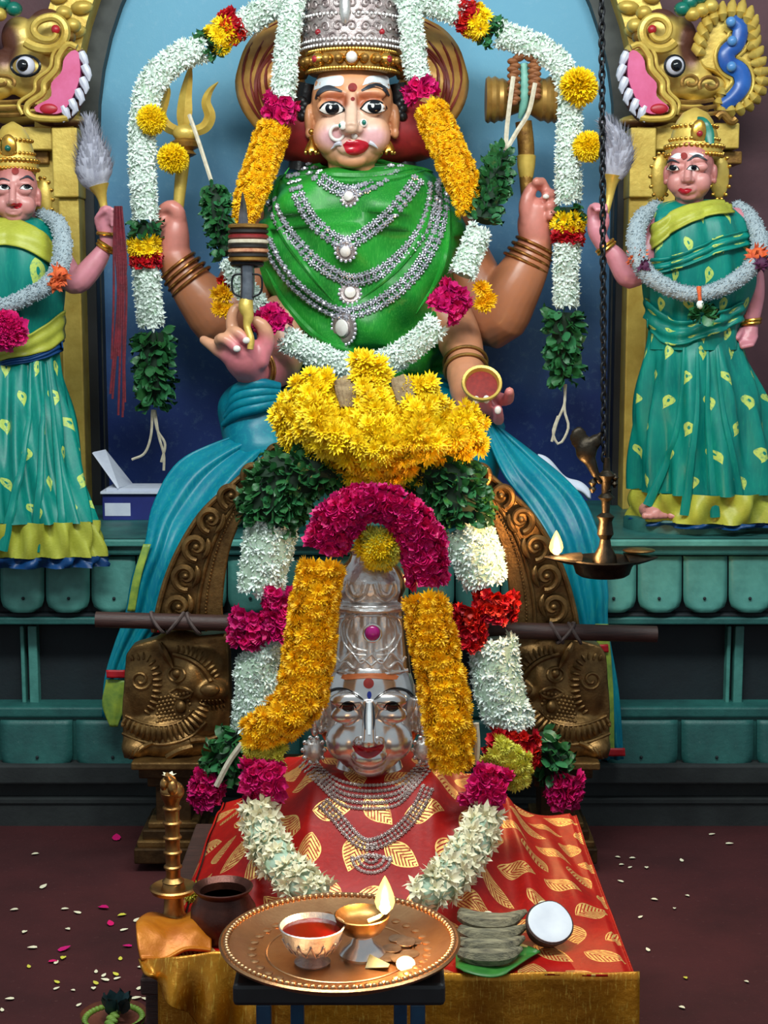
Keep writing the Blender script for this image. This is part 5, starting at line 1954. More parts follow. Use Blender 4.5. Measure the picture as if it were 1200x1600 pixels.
for x, y, s in ((237, 187, 1.45), (904, 137, 1.85), (919, 229, 1.5)):
    for i in range(16):
        a, e = g.rnd.random() * 6.28, sqrt(g.rnd.random())
        d = Vector((cos(a) * e, -sqrt(max(.05, 1 - e * e)), sin(a) * e))
        g.one('yellow', P(x, y, Y1 - .035) + d * (.010 * s), d, .026 * s)
g.done()

mg = thing('marigold', 'single yellow marigold resting against the trident shaft', 'flower', P(270, 248, Y1 - .01))
gl = Garland.__new__(Garland)
gl.root, gl.pl, gl.rnd = mg, {}, random.Random(2)
for i in range(18):
    a, e = gl.rnd.random() * 6.28, sqrt(gl.rnd.random())
    d = Vector((cos(a) * e, -sqrt(max(.05, 1 - e * e)), sin(a) * e))
    gl.one('yellow', P(270, 248, Y1) + d * .016, d, .038)
gl.done()

Y2 = 4.30
for nm, lab, W, Mg, Yl in (('l', 'white, magenta and yellow strand framing the statue face at left', [(462, -20, Y2 + .03, 22), (455, 30, Y2, 23), (448, 80, Y2, 24), (442, 148, Y2, 25)], [(440, 162, Y2, 24), (434, 180, Y2, 25)],
                            [(428, 200, Y2, 27), (414, 240, Y2, 28), (400, 280, Y2 - .02, 27), (388, 315, Y2 - .02, 24), (382, 345, Y2 - .02, 14)]),
                           ('r', 'white, magenta and yellow strand framing the statue face at right', [(638, -20, Y2 + .03, 22), (642, 30, Y2, 23), (646, 80, Y2, 24), (652, 118, Y2, 24)], [(654, 134, Y2, 24), (660, 148, Y2, 25)],
                            [(672, 170, Y2, 27), (690, 210, Y2, 28), (708, 250, Y2 - .02, 29), (724, 290, Y2 - .02, 26), (730, 330, Y2 - .02, 14)])):
    g = Garland('face_garland', lab, 'garland', P(*W[0][:3]), 'strands beside the statue face')
    g.strand('white', W, size=.95)
    g.strand('magenta', Mg, gap=.8)
    g.strand('amber', Yl, size=.8, gap=.9)
    g.done()

Y3 = 4.16
g = Garland('flower_garland', 'looped garland hung from trident to drum across the green silk', 'garland', P(560, 570, Y3))
g.cord([(296, 180, 4.38), (310, 220, 4.34), (330, 282, 4.32)], 3.5)
g.strand('leaf', [(332, 292, 4.30, 20), (340, 330, 4.28, 22), (350, 370, 4.26, 22), (356, 396, 4.24, 20)], size=.8)
g.strand('white', [(362, 412, 4.22, 22), (382, 450, 4.2, 24), (404, 482, 4.17, 24)])
g.strand('magenta', [(416, 494, 4.15, 24), (430, 512, 4.14, 26)], gap=.8)
g.strand('white', [(448, 530, Y3, 25), (490, 552, Y3, 27), (540, 572, Y3, 26), (590, 570, Y3, 26), (640, 545, Y3, 27), (682, 508, 4.17, 26)])
g.strand('magenta', [(694, 482, 4.17, 27), (712, 460, 4.18, 28)], gap=.8)
g.strand('white', [(722, 428, 4.2, 27), (736, 395, 4.22, 27), (748, 362, 4.24, 25)])
g.strand('leaf', [(754, 345, 4.25, 24), (768, 300, 4.28, 26), (778, 262, 4.30, 24), (784, 242, 4.32, 18)], size=.8)
g.cord([(790, 236, 4.33), (792, 200, 4.34), (798, 150, 4.345), (802, 120, 4.35)], 4)
g.cord([(790, 236, 4.33), (808, 205, 4.34), (826, 175, 4.345), (836, 130, 4.35)], 4)
for x, y, Y in ((350, 470, 4.22), (755, 462, 4.2)):
    for i in range(7):
        a = g.rnd.random() * 6.28
        g.one('amber', P(x + g.rnd.uniform(-10, 10), y + g.rnd.uniform(-16, 16), Y), Vector((cos(a) * .5, -1, sin(a) * .5)), .026)
g.strand('red', [(352, 436, 4.24, 10), (358, 450, 4.24, 10)], size=.7, gap=.9)
g.done()

# ================================================================== bronze arch in front of the altar, with its garlands and flower fan
YB = 3.68
CXB = 572
br = thing('bronze_arch', 'dark bronze processional arch with scrollwork and beast bases', 'arch', (P(CXB, 1000, YB).x, YB, 0))
kz = mpp(950, YB)


def BQ(x, y, s, dy=0.0):
    return P(x if s < 0 else 2 * CXB - x, y, YB + dy)


outer = [(238, 985), (244, 950), (258, 900), (280, 850), (312, 800), (352, 762), (400, 722), (470, 672), (572, 640)]
inner = [(352, 985), (348, 950), (352, 900), (362, 850), (384, 800), (412, 764), (446, 734), (500, 706), (572, 690)]
for s in (-1, 1):
    a, b = cr(outer, 40), cr(inner, 40)

    def slab(dy, a=a, b=b, s=s):
        return [BQ(q[0], q[1], s, dy) for q in a], [BQ(q[0], q[1], s, dy) for q in b]
    A0, B0 = slab(0)
    A1, B1 = slab(.05)
    n = 40
    vs = A0 + B0 + A1 + B1
    fs = []
    for i in range(n - 1):
        fs += [(i, i + 1, n + i + 1, n + i), (2 * n + i, 3 * n + i, 3 * n + i + 1, 2 * n + i + 1), (i, 2 * n + i, 2 * n + i + 1, i + 1), (n + i, n + i + 1, 3 * n + i + 1, 3 * n + i)]
    fs += [(0, n, 3 * n, 2 * n), (n - 1, 2 * n - 1, 4 * n - 1, 3 * n - 1)]
    bo_ = obj('arch_limb', MB().add(vs, fs), M['bronze'], br, True, 30, bevel=.004)
    sub('outer_rim', MB().tube([BQ(q[0] + 3, q[1] + 2, s, -.008) for q in a], 4.5 * kz, 8), M['bronze'], bo_)
    mid = [a[i].lerp(b[i], .62) for i in range(40)]
    sub('inner_rim', MB().tube([BQ(q[0], q[1], s, -.006) for q in mid], 3.2 * kz, 8), M['bronze'], bo_)
    mid = [a[i].lerp(b[i], .74) for i in range(40)]
    for i in range(0, 80):
        q = cr(mid, 80)[i] if i == 0 else QB[i]
        if i == 0:
            QB = cr(mid, 80)
        sub('bead', MB().ball(BQ(q[0], q[1], s, -.004), 2.2 * kz, 6, 4), M['bronze'], bo_)
    # running scrolls
    for i in range(7):
        c_ = a[3 + i * 4].lerp(b[3 + i * 4], .33)
        t_ = (a[5 + i * 4] - a[2 + i * 4])
        ang = math.atan2(t_[1], t_[0])
        R = 21 - i * .6
        pts = []
        for j in range(30):
            f_ = j / 29
            if f_ < .3:
                x, y = -R * 1.7 + f_ / .3 * R * 1.0, R * .9 * (1 - f_ / .3) - R * .2
                x, y = x, y
            an = 2.6 + 7.2 * f_
            rr = R * (1.05 - .82 * f_)
            pts.append(BQ(c_[0] + rr * cos(an + ang), c_[1] + rr * sin(an + ang), s, -.012 - .016 * f_))
        sub('scroll', MB().tube(pts, [(6.4 - 2.4 * j / 29) * kz for j in range(30)], 8), M['bronze'], bo_)
        lf_ = [BQ(c_[0] + R * 1.2 * cos(ang + q_) * (1 - .2 * q_), c_[1] + R * 1.25 * sin(ang + q_), s, -.014) for q_ in [.5 + .16 * j for j in range(10)]]
        sub('scroll_leaf', MB().tube(lf_, [(1.5 + 4.5 * sin(pi * j / 9)) * kz for j in range(10)], 8), M['bronze'], bo_)
        sub('scroll_eye', MB().ball(BQ(c_[0], c_[1], s, -.03), 5 * kz, 10, 8), M['bronze'], bo_)
    # beast base: slab with a carved beast, ornaments resting on its surface
    hm = MB()
    for x, y, rx, rz, dy, ry in ((275, 1100, 78, 84, .06, .045), (230, 1070, 36, 66, .05, .04), (310, 1040, 48, 42, .05, .045), (318, 1110, 40, 58, .05, .05), (270, 1158, 74, 30, .05, .06),
                                 (285, 1010, 50, 30, .06, .04), (330, 1078, 28, 20, .03, .05), (250, 1135, 50, 26, .045, .055), (215, 1165, 26, 22, .045, .055), (300, 1060, 26, 40, .04, .05)):
        hm.ball(BQ(x, y, s, dy), (rx * kz, ry, rz * kz), 16, 12)
    sl = [(196, 1024), (206, 1010), (240, 1000), (356, 990), (360, 1100), (356, 1186), (192, 1186), (190, 1110)]
    hm.prism([BQ(x, y, s, .03) for x, y in sl], (0, .06, 0))
    me = remesh(hm, .006, 3)
    hb = put('beast_base', me, M['bronze'], br)
    bb = bvh_of(me)

    def HQ(x, y, off=0.0):
        h = hit(bb, x if s < 0 else 2 * CXB - x, y, off)
        return h[0] if h else BQ(x, y, s, .02)

    def on(pts, n, r, nm, off=0.0):
        q = [HQ(p_[0], p_[1], off) for p_ in cr(pts, n)]
        sub(nm, MB().tube(q, [a_ * kz for a_ in r] if isinstance(r, list) else r * kz, 7), M['bronze'], hb)

    def arc_ribs(pts, L, wd, nrib, nm):
        q = cr(pts, nrib)
        for i in range(nrib):
            t2 = q[min(nrib - 1, i + 1)] - q[max(0, i - 1)]
            n2 = Vector((-t2[1], t2[0])).normalized()
            l_ = L * (.6 + .4 * sin(pi * (i + .5) / nrib))
            p_ = [HQ(q[i][0] + n2.x * l_ * f_ + t2[0] * .15 * f_, q[i][1] + n2.y * l_ * f_, .002) for f_ in (-.5, -.2, .2, .5)]
            sub(nm, MB().tube(p_, [wd * .5 * kz, wd * kz, wd * kz, wd * .5 * kz], 6), M['bronze'], hb)
    arc_ribs([(278, 1014), (300, 1018), (322, 1032), (338, 1056)], 17, 3.2, 11, 'brow_rib')
    on([(270, 1022), (298, 1031), (318, 1046), (330, 1066)], 16, 4.5, 'brow')
    arc_ribs([(206, 1028), (228, 1026), (243, 1046), (246, 1072), (240, 1098), (230, 1112)], 15, 3.0, 14, 'mane_rib')
    arc_ribs([(194, 1128), (222, 1142), (256, 1147), (290, 1138), (312, 1118), (320, 1100)], 24, 3.8, 19, 'wing_rib')
    on([(196, 1118), (224, 1130), (256, 1134), (284, 1126), (302, 1108)], 20, 2.6, 'wing_rim')
    on([(192, 1146), (222, 1158), (256, 1163), (296, 1152), (322, 1128)], 20, 3.0, 'wing_rim')
    for cx, cy, R in ((220, 1062, 16),):
        on([(cx + (R - R * .75 * j / 23) * cos(j * .4), cy + (R - R * .75 * j / 23) * sin(j * .4)) for j in range(24)], 40, 3.0, 'curl')
    on([(250, 1004), (258, 1018), (266, 1034), (272, 1044)], 10, [3, 4.5, 6, 7, 7, 7, 6, 5, 4, 2], 'horn', .004)
    sub('eye', MB().ball(HQ(277, 1052), (8 * kz, .012, 8 * kz), 12, 8), M['bronze'], hb)
    on([(276 + 13 * cos(q_), 1054 + 11 * sin(q_)) for q_ in [2 * pi * j / 18 for j in range(19)]], 26, 2.8, 'eye_ring')
    sub('jowl_boss', MB().ball(HQ(283, 1104), (9 * kz, .014, 11 * kz), 12, 8), M['bronze'], hb)
    on([(264, 1082), (280, 1074), (300, 1082), (288, 1090), (270, 1088), (264, 1082)], 22, 3.0, 'lip')
    sub('snout', MB().ball(HQ(328, 1078), (16 * kz, .014, 11 * kz), 14, 10), M['bronze'], hb)
    for yy in (1096, 1104):
        arc_ribs([(316, yy), (334, yy + 1), (350, yy - 1)], 8, 2.0, 7, 'tooth')
    on([(296, 1158), (322, 1154), (346, 1144), (358, 1134)], 14, [(5.5 - 3.4 * j / 13) for j in range(14)], 'tusk', .006)
    for j in range(5):
        on([(240 - j * 8, 1160 + j * 3), (220 - j * 4, 1168 + j * 4), (206 - j * 1, 1180 + j * 1)], 6, [3.8, 3.8, 3.6, 3, 2.2, 1.2], 'claw', .002)
    on([(300, 1166), (280, 1172), (262, 1182)], 8, 6, 'paw')
    for ry_ in range(7):
        for rx_ in range(9):
            x, y = 246 + rx_ * 6 + (ry_ % 2) * 3, 1092 + ry_ * 6 - rx_ * 1.2
            if (x - 283) ** 2 + (y - 1104) ** 2 < 170:
                continue
            sub('scale', MB().ball(HQ(x, y), (3.5 * kz, .004, 3.2 * kz), 6, 5), M['bronze'], hb)
    # stepped pedestal under the beast
    c_ = BQ(275, 1190, s, .06)
    def step(y0, y1, half, dep, m_='bronze_dark'):
        z0, z1 = P(275, y1, YB - .02).z, P(275, y0, YB - .02).z
        obj('pedestal_step', MB().box((c_.x - half * kz, c_.y - dep, max(.0, z0)), (c_.x + half * kz, c_.y + dep, z1)), M[m_], br, False, None, bevel=.004)
    step(1188, 1200, 62, .10, 'bronze')
    step(1199, 1216, 52, .085)
    step(1216, 1232, 40, .07)
    step(1232, 1288, 28, .06)
    step(1286, 1296, 40, .075, 'bronze')
    step(1296, 1312, 48, .085)
    step(1311, 1322, 56, .095, 'bronze')
    step(1321, 1345, 60, .105)
z0 = P(572, 700, YB).z
obj('cross_brace', MB().box((BQ(300, 1200, -1).x, YB + .05, P(572, 1216, YB).z), (BQ(300, 1200, 1).x, YB + .10, P(572, 1196, YB).z)), M['bronze_dark'], br, False, None, bevel=.004)

rod = thing('carrying_rod', 'dark wooden rod tied across the bronze arch', 'rod', P(590, 980, YB - .05))
obj('pole', MB().tube([P(150, 968, YB - .045), P(600, 980, YB - .045), P(1026, 991, YB - .045)], [12.5 * kz, 13 * kz, 13 * kz], 16), M['wood_dark'], rod)
for s in (-1, 1):
    for j in range(3):
        x = (246 if s < 0 else 870) + j * (28 if s < 0 else 14)
        y = 970 + (x - 150) * .026
        c_ = P(x, y, YB - .045)
        dxx = .02 if j == 1 else -.015
        obj('lashing', MB().tube([c_ + Vector((dxx * cos(a), 15.5 * kz * sin(a), 15.5 * kz * cos(a))) for a in [2 * pi * i / 18 for i in range(18)]], 2.8 * kz, 6, closed=True), M['rope_grey'], rod)

YGd = 3.58
g = Garland('flower_garland', 'thick two-legged garland of leaves, white and pink over the bronze arch', 'garland', P(572, 740, YGd))
g.strand('leaf', [(560, 712, YGd + .03, 40), (505, 728, YGd, 52), (455, 746, YGd, 66), (430, 778, YGd, 70), (420, 812, YGd, 62)], size=1.0, gap=1.05)
g.strand('leaf', [(590, 712, YGd + .03, 40), (650, 728, YGd, 52), (695, 742, YGd, 64), (712, 778, YGd, 68), (722, 812, YGd, 60)], size=1.0, gap=1.05)
g.strand('white', [(425, 822, YGd, 62), (416, 870, YGd, 60), (406, 920, YGd, 52)])
g.strand('white', [(726, 826, YGd, 62), (746, 870, YGd, 60), (758, 905, YGd, 56)])
g.strand('magenta', [(394, 962, YGd - .01, 34), (386, 1000, YGd - .01, 32)], gap=.9)
g.strand('magenta', [(440, 925, YGd - .03, 26), (432, 990, YGd - .03, 22)], gap=.9)
g.strand('red', [(776, 932, YGd - .01, 40), (772, 962, YGd - .01, 36)], gap=.95)
g.strand('red', [(736, 952, YGd - .03, 28), (732, 1004, YGd - .03, 24)], gap=.95)
g.strand('white', [(432, 990, YGd - .02, 14), (402, 1040, YGd, 48), (400, 1090, YGd, 48), (392, 1136, YGd, 44)])
g.strand('white', [(770, 1000, YGd, 56), (776, 1060, YGd, 58), (790, 1110, YGd, 58), (812, 1136, YGd, 42)])
g.strand('leaf', [(380, 1150, YGd, 30), (356, 1180, YGd, 34), (342, 1208, YGd, 28)], size=1.1)
g.strand('leaf', [(840, 1150, YGd, 24), (856, 1180, YGd, 30), (866, 1206, YGd, 24)], size=1.1)
g.strand('magenta', [(330, 1215, YGd - .01, 26), (320, 1240, YGd - .01, 24), (324, 1254, YGd - .01, 16)], gap=.85)
g.strand('magenta', [(888, 1212, YGd - .01, 22), (882, 1236, YGd - .01, 28), (880, 1252, YGd - .01, 20)], gap=.85)
g.strand('red', [(820, 1150, YGd - .03, 20), (822, 1190, YGd - .03, 20)], gap=.9)
g.strand('red', [(770, 1158, YGd - .03, 22), (800, 1166, YGd - .03, 22)], gap=.9)
g.cord([(378, 1162, YGd - .07), (358, 1190, YGd - .07), (338, 1228, YGd - .07)], 5)
g.done()
# dry fibre pads and fan of chrysanthemums
YFn = 3.52
fan = Garland('flower_fan', 'broad fan of yellow chrysanthemums crowning the bronze arch', 'flowers', P(590, 700, YFn))
rnd = random.Random(21)
poly = [(428, 640), (450, 620), (462, 590), (486, 578), (520, 592), (540, 625), (548, 590), (556, 562), (580, 552), (596, 566), (604, 600), (622, 620), (642, 592), (672, 592), (690, 622), (706, 646), (726, 630), (752, 640), (762, 668), (752, 700), (735, 716), (700, 738), (660, 756), (610, 770), (560, 760), (515, 742), (470, 716), (446, 690)]


def inside(x, y, pl_):
    c_ = False
    j = len(pl_) - 1
    for i in range(len(pl_)):
        if (pl_[i][1] > y) != (pl_[j][1] > y) and x < (pl_[j][0] - pl_[i][0]) * (y - pl_[i][1]) / (pl_[j][1] - pl_[i][1]) + pl_[i][0]:
            c_ = not c_
        j = i
    return c_


def edge_d(x, y, pl_):
    best = 1e9
    for i in range(len(pl_)):
        a, b = Vector(pl_[i - 1]), Vector(pl_[i])
        d = b - a
        t_ = max(0, min(1, (Vector((x, y)) - a).dot(d) / d.length_squared))
        best = min(best, (a + d * t_ - Vector((x, y))).length)
    return best


sp = 15
for iy in range(18):
    for ix in range(26):
        x = 416 + ix * sp + (iy % 2) * sp / 2 + rnd.uniform(-4, 4)
        y = 548 + iy * 13 + rnd.uniform(-4, 4)
        if not inside(x, y, poly):
            continue
        e = edge_d(x, y, poly)
        bul = sst(0, 70, e)
        d = Vector(((x - 590) / 170 * (1 - .5 * bul) + rnd.uniform(-.4, .4), -1, -(y - 670) / 130 * (1 - .5 * bul) + rnd.uniform(-.3, .5)))
        fan.one('yellow' if y < 715 or rnd.random() < .5 else 'amber', P(x, y, YFn + .05 - .11 * bul + rnd.uniform(-.012, .012)), d.normalized(), 19 * mpp(y, YFn) * rnd.uniform(.85, 1.15))
inn = [(590 + (p[0] - 590) * .92, 668 + (p[1] - 668) * .9) for p in poly]
obj('backing', MB().prism([P(p[0], p[1], YFn + .04) for p in cr(inn + [inn[0]], 60)[:-1]], (0, .03, 0)), M['fl_yellow_core'], fan.root)
for x, y in ((540, 606), (630, 604)):
    mbp = MB()
    for j in range(5):
        mbp.tube(*pxcr([(x - 14 + j * 7, y - 16 + abs(j - 2) * 3, YFn + .05, 6), (x - 10 + j * 6, y + 4, YFn + .03, 7), (x - 4 + j * 4, y + 30, YFn + .02, 5)], 8), n=8)
    obj('fibre_pad', mbp, M['fiber_brown'], fan.root)
fan.done()

# ================================================================== draped platform with the silver bust
PZT = 0.38                      # platform top
PY0, PY1 = 2.23, 2.95
PXL, PXR = -0.375, 0.378
pf = thing('low_platform', 'low dark wooden platform under the red brocade', 'platform', (0, 2.6, 0))
obj('top', MB().box((PXL, PY0 + .01, PZT - .04), (PXR - .005, PY1, PZT - .012)), M['wood_dark'], pf, False, None, bevel=.004)
for x in (PXL + .03, PXR - .035):
    for y in (PY0 + .05, PY1 - .05):
        obj('leg', MB().box((x - .025, y - .025, 0), (x + .025, y + .025, PZT - .04)), M['wood_dark'], pf, False, None, bevel=.004)
obj('back_panel', MB().box((PXL + .01, PY1 - .02, .02), (PXR - .01, PY1 - .005, PZT - .04)), M['stool_top'], pf, False, None)
bxc = P(577, 1260, 2.66).x
bk = obj('bust_stand', MB().lathe([(.12, PZT - .012), (.12, PZT + .05), (.10, PZT + .12), (.07, PZT + .17)], (bxc, 2.68, 0), 24), M['wood_dark'], pf)


def cloth_z(X, Y):
    dx = X - bxc
    body = exp(-(abs(dx) / .235) ** 3.2) * sst(2.40, 2.62, Y) * (1 - .35 * sst(2.75, 2.95, Y)) * .172
    kn = .022 * exp(-((dx - .0) / .30) ** 4) * sst(2.26, 2.42, Y)
    f_ = .007 * sin(dx * 34 + (Y - 2.2) * 8) * sst(2.30, 2.5, Y) * (1 - exp(-(dx / .08) ** 2)) + .006 * noise.noise((X * 9, Y * 7, 1))
    rad = .010 * sin(math.atan2(dx, Y - 2.95) * 16) * exp(-((abs(dx) - .2) / .12) ** 2) * sst(2.35, 2.55, Y)
    rg = 0.0
    for (xa, ya, xb, yb, hh, ww) in ((.17, 2.80, .14, 2.36, .026, .022), (.235, 2.82, .25, 2.36, .022, .02), (-.19, 2.80, -.22, 2.42, .020, .02), (.10, 2.72, .07, 2.42, .010, .018), (-.13, 2.74, -.13, 2.42, .012, .018), (.31, 2.85, .33, 2.40, .012, .02)):
        t_ = max(0, min(1, (Y - yb) / (ya - yb)))
        rg += hh * exp(-((X - (xb + (xa - xb) * t_)) / ww) ** 2) * sst(yb - .06, yb + .14, Y) * (1 - sst(ya, ya + .12, Y))
    return PZT + max(0, body + kn + f_ * .9 + rad * .6 + rg) + .002


XL_, XR_ = -0.315, 0.386
cl = thing('red_brocade_cloth', 'red silk cloth woven with gold leaves spread over the platform', 'cloth', (0, 2.5, PZT))


def top_fn(u, v):
    Y = PY1 - v * (PY1 - PY0 + .006)
    xl = XL_ - .02 * v
    X = xl + (XR_ - .002 - xl) * u
    z = cloth_z(X, Y)
    if u > .985:
        z -= .006
    return Vector((X, Y, z))


tmb = MB().grid(top_fn, 150, 150, 8.0, 8.4)
# weave coordinates follow the cloth's own length, so the leaves keep their shape on the slope
for i in range(151):
    acc = 0.0
    for j in range(151):
        n_ = j * 151 + i
        if j:
            acc += (Vector(tmb.v[n_]) - Vector(tmb.v[n_ - 151])).length
        tmb.uv[n_] = (i / 150 * .70 / .078, acc / .078)
tm_ = tmb.mesh('cloth_top', True, None)
CB = bvh_of(tm_)
o = put('cloth_top', tm_, M['silk_red'], cl)
m = o.modifiers.new('thickness', 'SOLIDIFY')
m.thickness, m.offset = .004, -1


def front_fn(u, v):
    X = XL_ - .03 + (XR_ + .004 - XL_ + .03) * u
    f_ = .006 * sin(X * 70) + .006 * sin(X * 33 + 1)
    z0 = cloth_z(X, PY0) + .001
    return Vector((X, PY0 - .004 - .012 * v - f_ * v * 1.4, z0 - .30 * v))


obj('gold_border', MB().grid(front_fn, 90, 24), M['gold_tissue'], cl, True, None, solid=.004)


def side_fn(u, v):
    Y = PY0 + (PY1 - PY0) * u
    z0 = cloth_z(XR_ - .004, Y) - .005
    return Vector((XR_ - .004 + .006 * v, Y, z0 - (.02 + .02 * sin(u * 3)) * v))


obj('side_fall', MB().grid(side_fn, 40, 6, 10, .4), M['silk_red'], cl, True, None, solid=.003)


def left_fn(u, v):
    Y = PY0 + .02 + (PY1 - .02 - PY0) * u
    X = XL_ - .02 * (1 - u)
    z0 = cloth_z(X, Y)
    return Vector((X - .004 - .012 * v, Y, z0 + (PZT + .001 - z0) * v))


obj('side_fall', MB().grid(left_fn, 40, 6, 10, .6), M['silk_red'], cl, True, None, solid=.003)
# orange-gold flap turned over at the left corner
fl = thing('gold_cloth_flap', 'crumpled orange gold cloth corner hanging beside the copper pot', 'cloth', PZ(240, 1500, PZT))


def flap(u, v):
    # a folded-over corner: rises in a soft roll, then tucks under itself
    x = 222 + 108 * u - 8 * sin(pi * v) * (1 - u)
    y = 1440 + 8 * (1 - u) + v * (70 - 14 * u)
    h_ = .016 + .030 * sin(pi * min(1, v * 1.1)) ** 1.3 * (1 - .45 * u) + .005 * sin(u * 9 + v * 2) + .004 * noise.noise((u * 5, v * 5, 3))
    return PZ(x, y + 16 * sin(pi * v) * (1 - .5 * u), PZT) + Vector((0, 0, h_))


obj('fold', MB().grid(flap, 40, 30), M['orange_tissue'], fl, True, None, solid=.005)


def flap2(u, v):
    a = cr([(216, 1500), (250, 1498), (300, 1492), (352, 1486), (420, 1500)], 61)[int(round(u * 60))]
    b = cr([(240, 1522), (262, 1560), (310, 1600), (372, 1640), (430, 1660)], 61)[int(round(u * 60))]
    p, q = P(a[0], a[1], PY0 + .02 - .03 * sst(0, .3, u)), P(b[0], b[1], PY0 - .03 + .01 * sin(u * 20))
    r = p.lerp(q, v)
    r.y -= .012 * sin(u * 22 + v * 3) * v + .01 * sin(pi * v)
    return r


obj('hanging_fold', MB().grid(flap2, 60, 24), M['gold_tissue'], fl, True, None, solid=.005)

# ---- silver bust
YS = 2.64
sb = thing('silver_bust', 'polished silver goddess face with tall silver crown on red brocade', 'bust', P(577, 1250, YS))
mb, SM, sk_ = head_mass(577, 1116, 74, YS, neck=1.75, wide=1.0, eye=.13, lip=.5)
sme = remesh(mb, .0022, 16)
SBv = bvh_of(sme)
sh = put('face', sme, M['silver'], sb)
face_detail(SBv, sh, (543, 612), 1106, 12, 7.5, [([(503, 1092), (518, 1079), (540, 1077), (568, 1094)], (1.5, 3.4, 3.4, 1.5)), ([(584, 1094), (610, 1077), (634, 1079), (650, 1094)], (1.5, 3.4, 3.4, 1.5))],
            [(550, 1164), (563, 1166), (575, 1169), (587, 1166), (600, 1163), (592, 1178), (576, 1185), (560, 1179)], YS - .08, .72, 'iris_dark', lid=False, thick=2, wout='silver')
for x in (543, 612):
    paint_line('eye_line', SBv, [(x - 13, 1106), (x - 6, 1099), (x + 2, 1097), (x + 9, 1100), (x + 14, 1107)], (1, 2.4, 2.6, 2.4, 1), M['black_paint'], sh, .001, Yf=YS - .08)
paint_line('nose_line', SBv, [(577, 1096), (577, 1120), (577, 1148)], (3, 5, 4), M['white_paint'], sh, .0015, Yf=YS - .1)
for sx in (-1, 1):
    paint_line('nose_shade_line', SBv, [(577 + sx * 5, 1098), (577 + sx * 7, 1122), (577 + sx * 6, 1140)], (1, 2, 1), M['brow_dark'], sh, .0013, Yf=YS - .1)
paint_patch('forehead_dot', SBv, circ(576, 1068, 8), M['kumkum'], sh, .002, Yf=YS - .1)
paint_patch('forehead_band', SBv, [(536, 1054), (576, 1052), (618, 1054), (618, 1062), (576, 1060), (536, 1062)], M['pad_orange'], sh, .001, Yf=YS - .1)
paint_patch('blue_mark', SBv, circ(577, 1086, 3.4, 6), M['gem_blue'], sh, .002, n=14, Yf=YS - .1)
ks = mpp(1000, YS)
# warm reflections put into the colour: hood behind the face and around the crown
obj('reflection_hood', MB().ball(P(577, 1112, YS + .045), (86 * ks, .062, 84 * ks), 28, 18), M['amber_reflection'], sb)
cb = P(578, 1066, YS + .02)
prof = [(64, -10), (66, 0), (64, 20), (60, 60), (56, 96), (54, 118), (60, 122), (60, 132), (50, 136), (56, 150), (56, 168), (46, 184), (34, 196), (30, 206), (33, 212), (12, 216)]
obj('crown', MB().lathe([(r * ks, z * ks) for r, z in prof], cb, 40, Matrix.Diagonal((1, .85, 1, 1))), M['amber_reflection'], sb)
# front half of the crown plated in worked silver
pm = MB()


def plate(u, v):
    f_ = v * (len(prof) - 2)
    i = min(len(prof) - 3, int(f_))
    r = prof[i][0] + (prof[i + 1][0] - prof[i][0]) * (f_ - i)
    z = prof[i][1] + (prof[i + 1][1] - prof[i][1]) * (f_ - i)
    a = -pi / 2 + (u - .5) * pi * .60
    rel = 1.5 * sin(u * 40) * sin(v * 34) * (1 if .05 < v < .5 else .3)
    return cb + Vector(((r + 2.5 + rel) * ks * cos(a), (r * .85 + 3 + rel) * ks * sin(a), z * ks))


CP = pm.grid(plate, 60, 70).mesh('crown_plate', True, None)
CPB = bvh_of(CP)
cp = put('crown_plate', CP, M['silver_relief'], sb)


def relief(pts, r, closed=False, nm='relief_line'):
    q = surf(CPB, [tuple(a[:2]) for a in (cr(pts, 26))], .001, YS - .05)
    sub(nm, MB().tube(q, r * ks, 7), M['silver_relief'], cp)


for sx in (-1, 1):
    X_ = lambda d: 580 + sx * d
    relief([(X_(16), 958), (X_(34), 970), (X_(38), 992), (X_(26), 1012), (X_(6), 1018)], 2.2)
    relief([(X_(22), 956), (X_(42), 970), (X_(46), 994), (X_(30), 1020), (X_(8), 1024)], 1.8)
    relief([(X_(0), 1022), (X_(16), 1036), (X_(30), 1020), (X_(46), 1034), (X_(54), 1026)], 2.4)
    relief([(X_(0), 1040), (X_(14), 1030), (X_(26), 1044), (X_(40), 1034), (X_(50), 1046)], 2.2)
    relief([(X_(4), 912), (X_(10), 930), (X_(24), 938), (X_(38), 926), (X_(36), 908)], 3.0)
    relief([(X_(12), 910), (X_(16), 924), (X_(26), 928), (X_(32), 914)], 2.4)
relief([(530, 950), (555, 954), (580, 955), (605, 954), (628, 949)], 4)
relief([(522, 1048), (550, 1052), (580, 1053), (610, 1052), (638, 1047)], 3)
relief([(532, 965), (555, 962), (580, 962), (605, 962), (628, 965)], 2)
c_, n_ = hit(CPB, 582, 989, .002)
sub('crown_gem', MB().ball(c_, (12 * ks, 7 * ks, 12 * ks), 18, 10), M['gem_magenta'], cp)
sub('gem_setting', MB().tube([c_ + Vector((13.5 * ks * cos(a), -.001, 13.5 * ks * sin(a))) for a in [2 * pi * i / 24 for i in range(24)]], 2 * ks, 7, closed=True), M['silver'], cp)
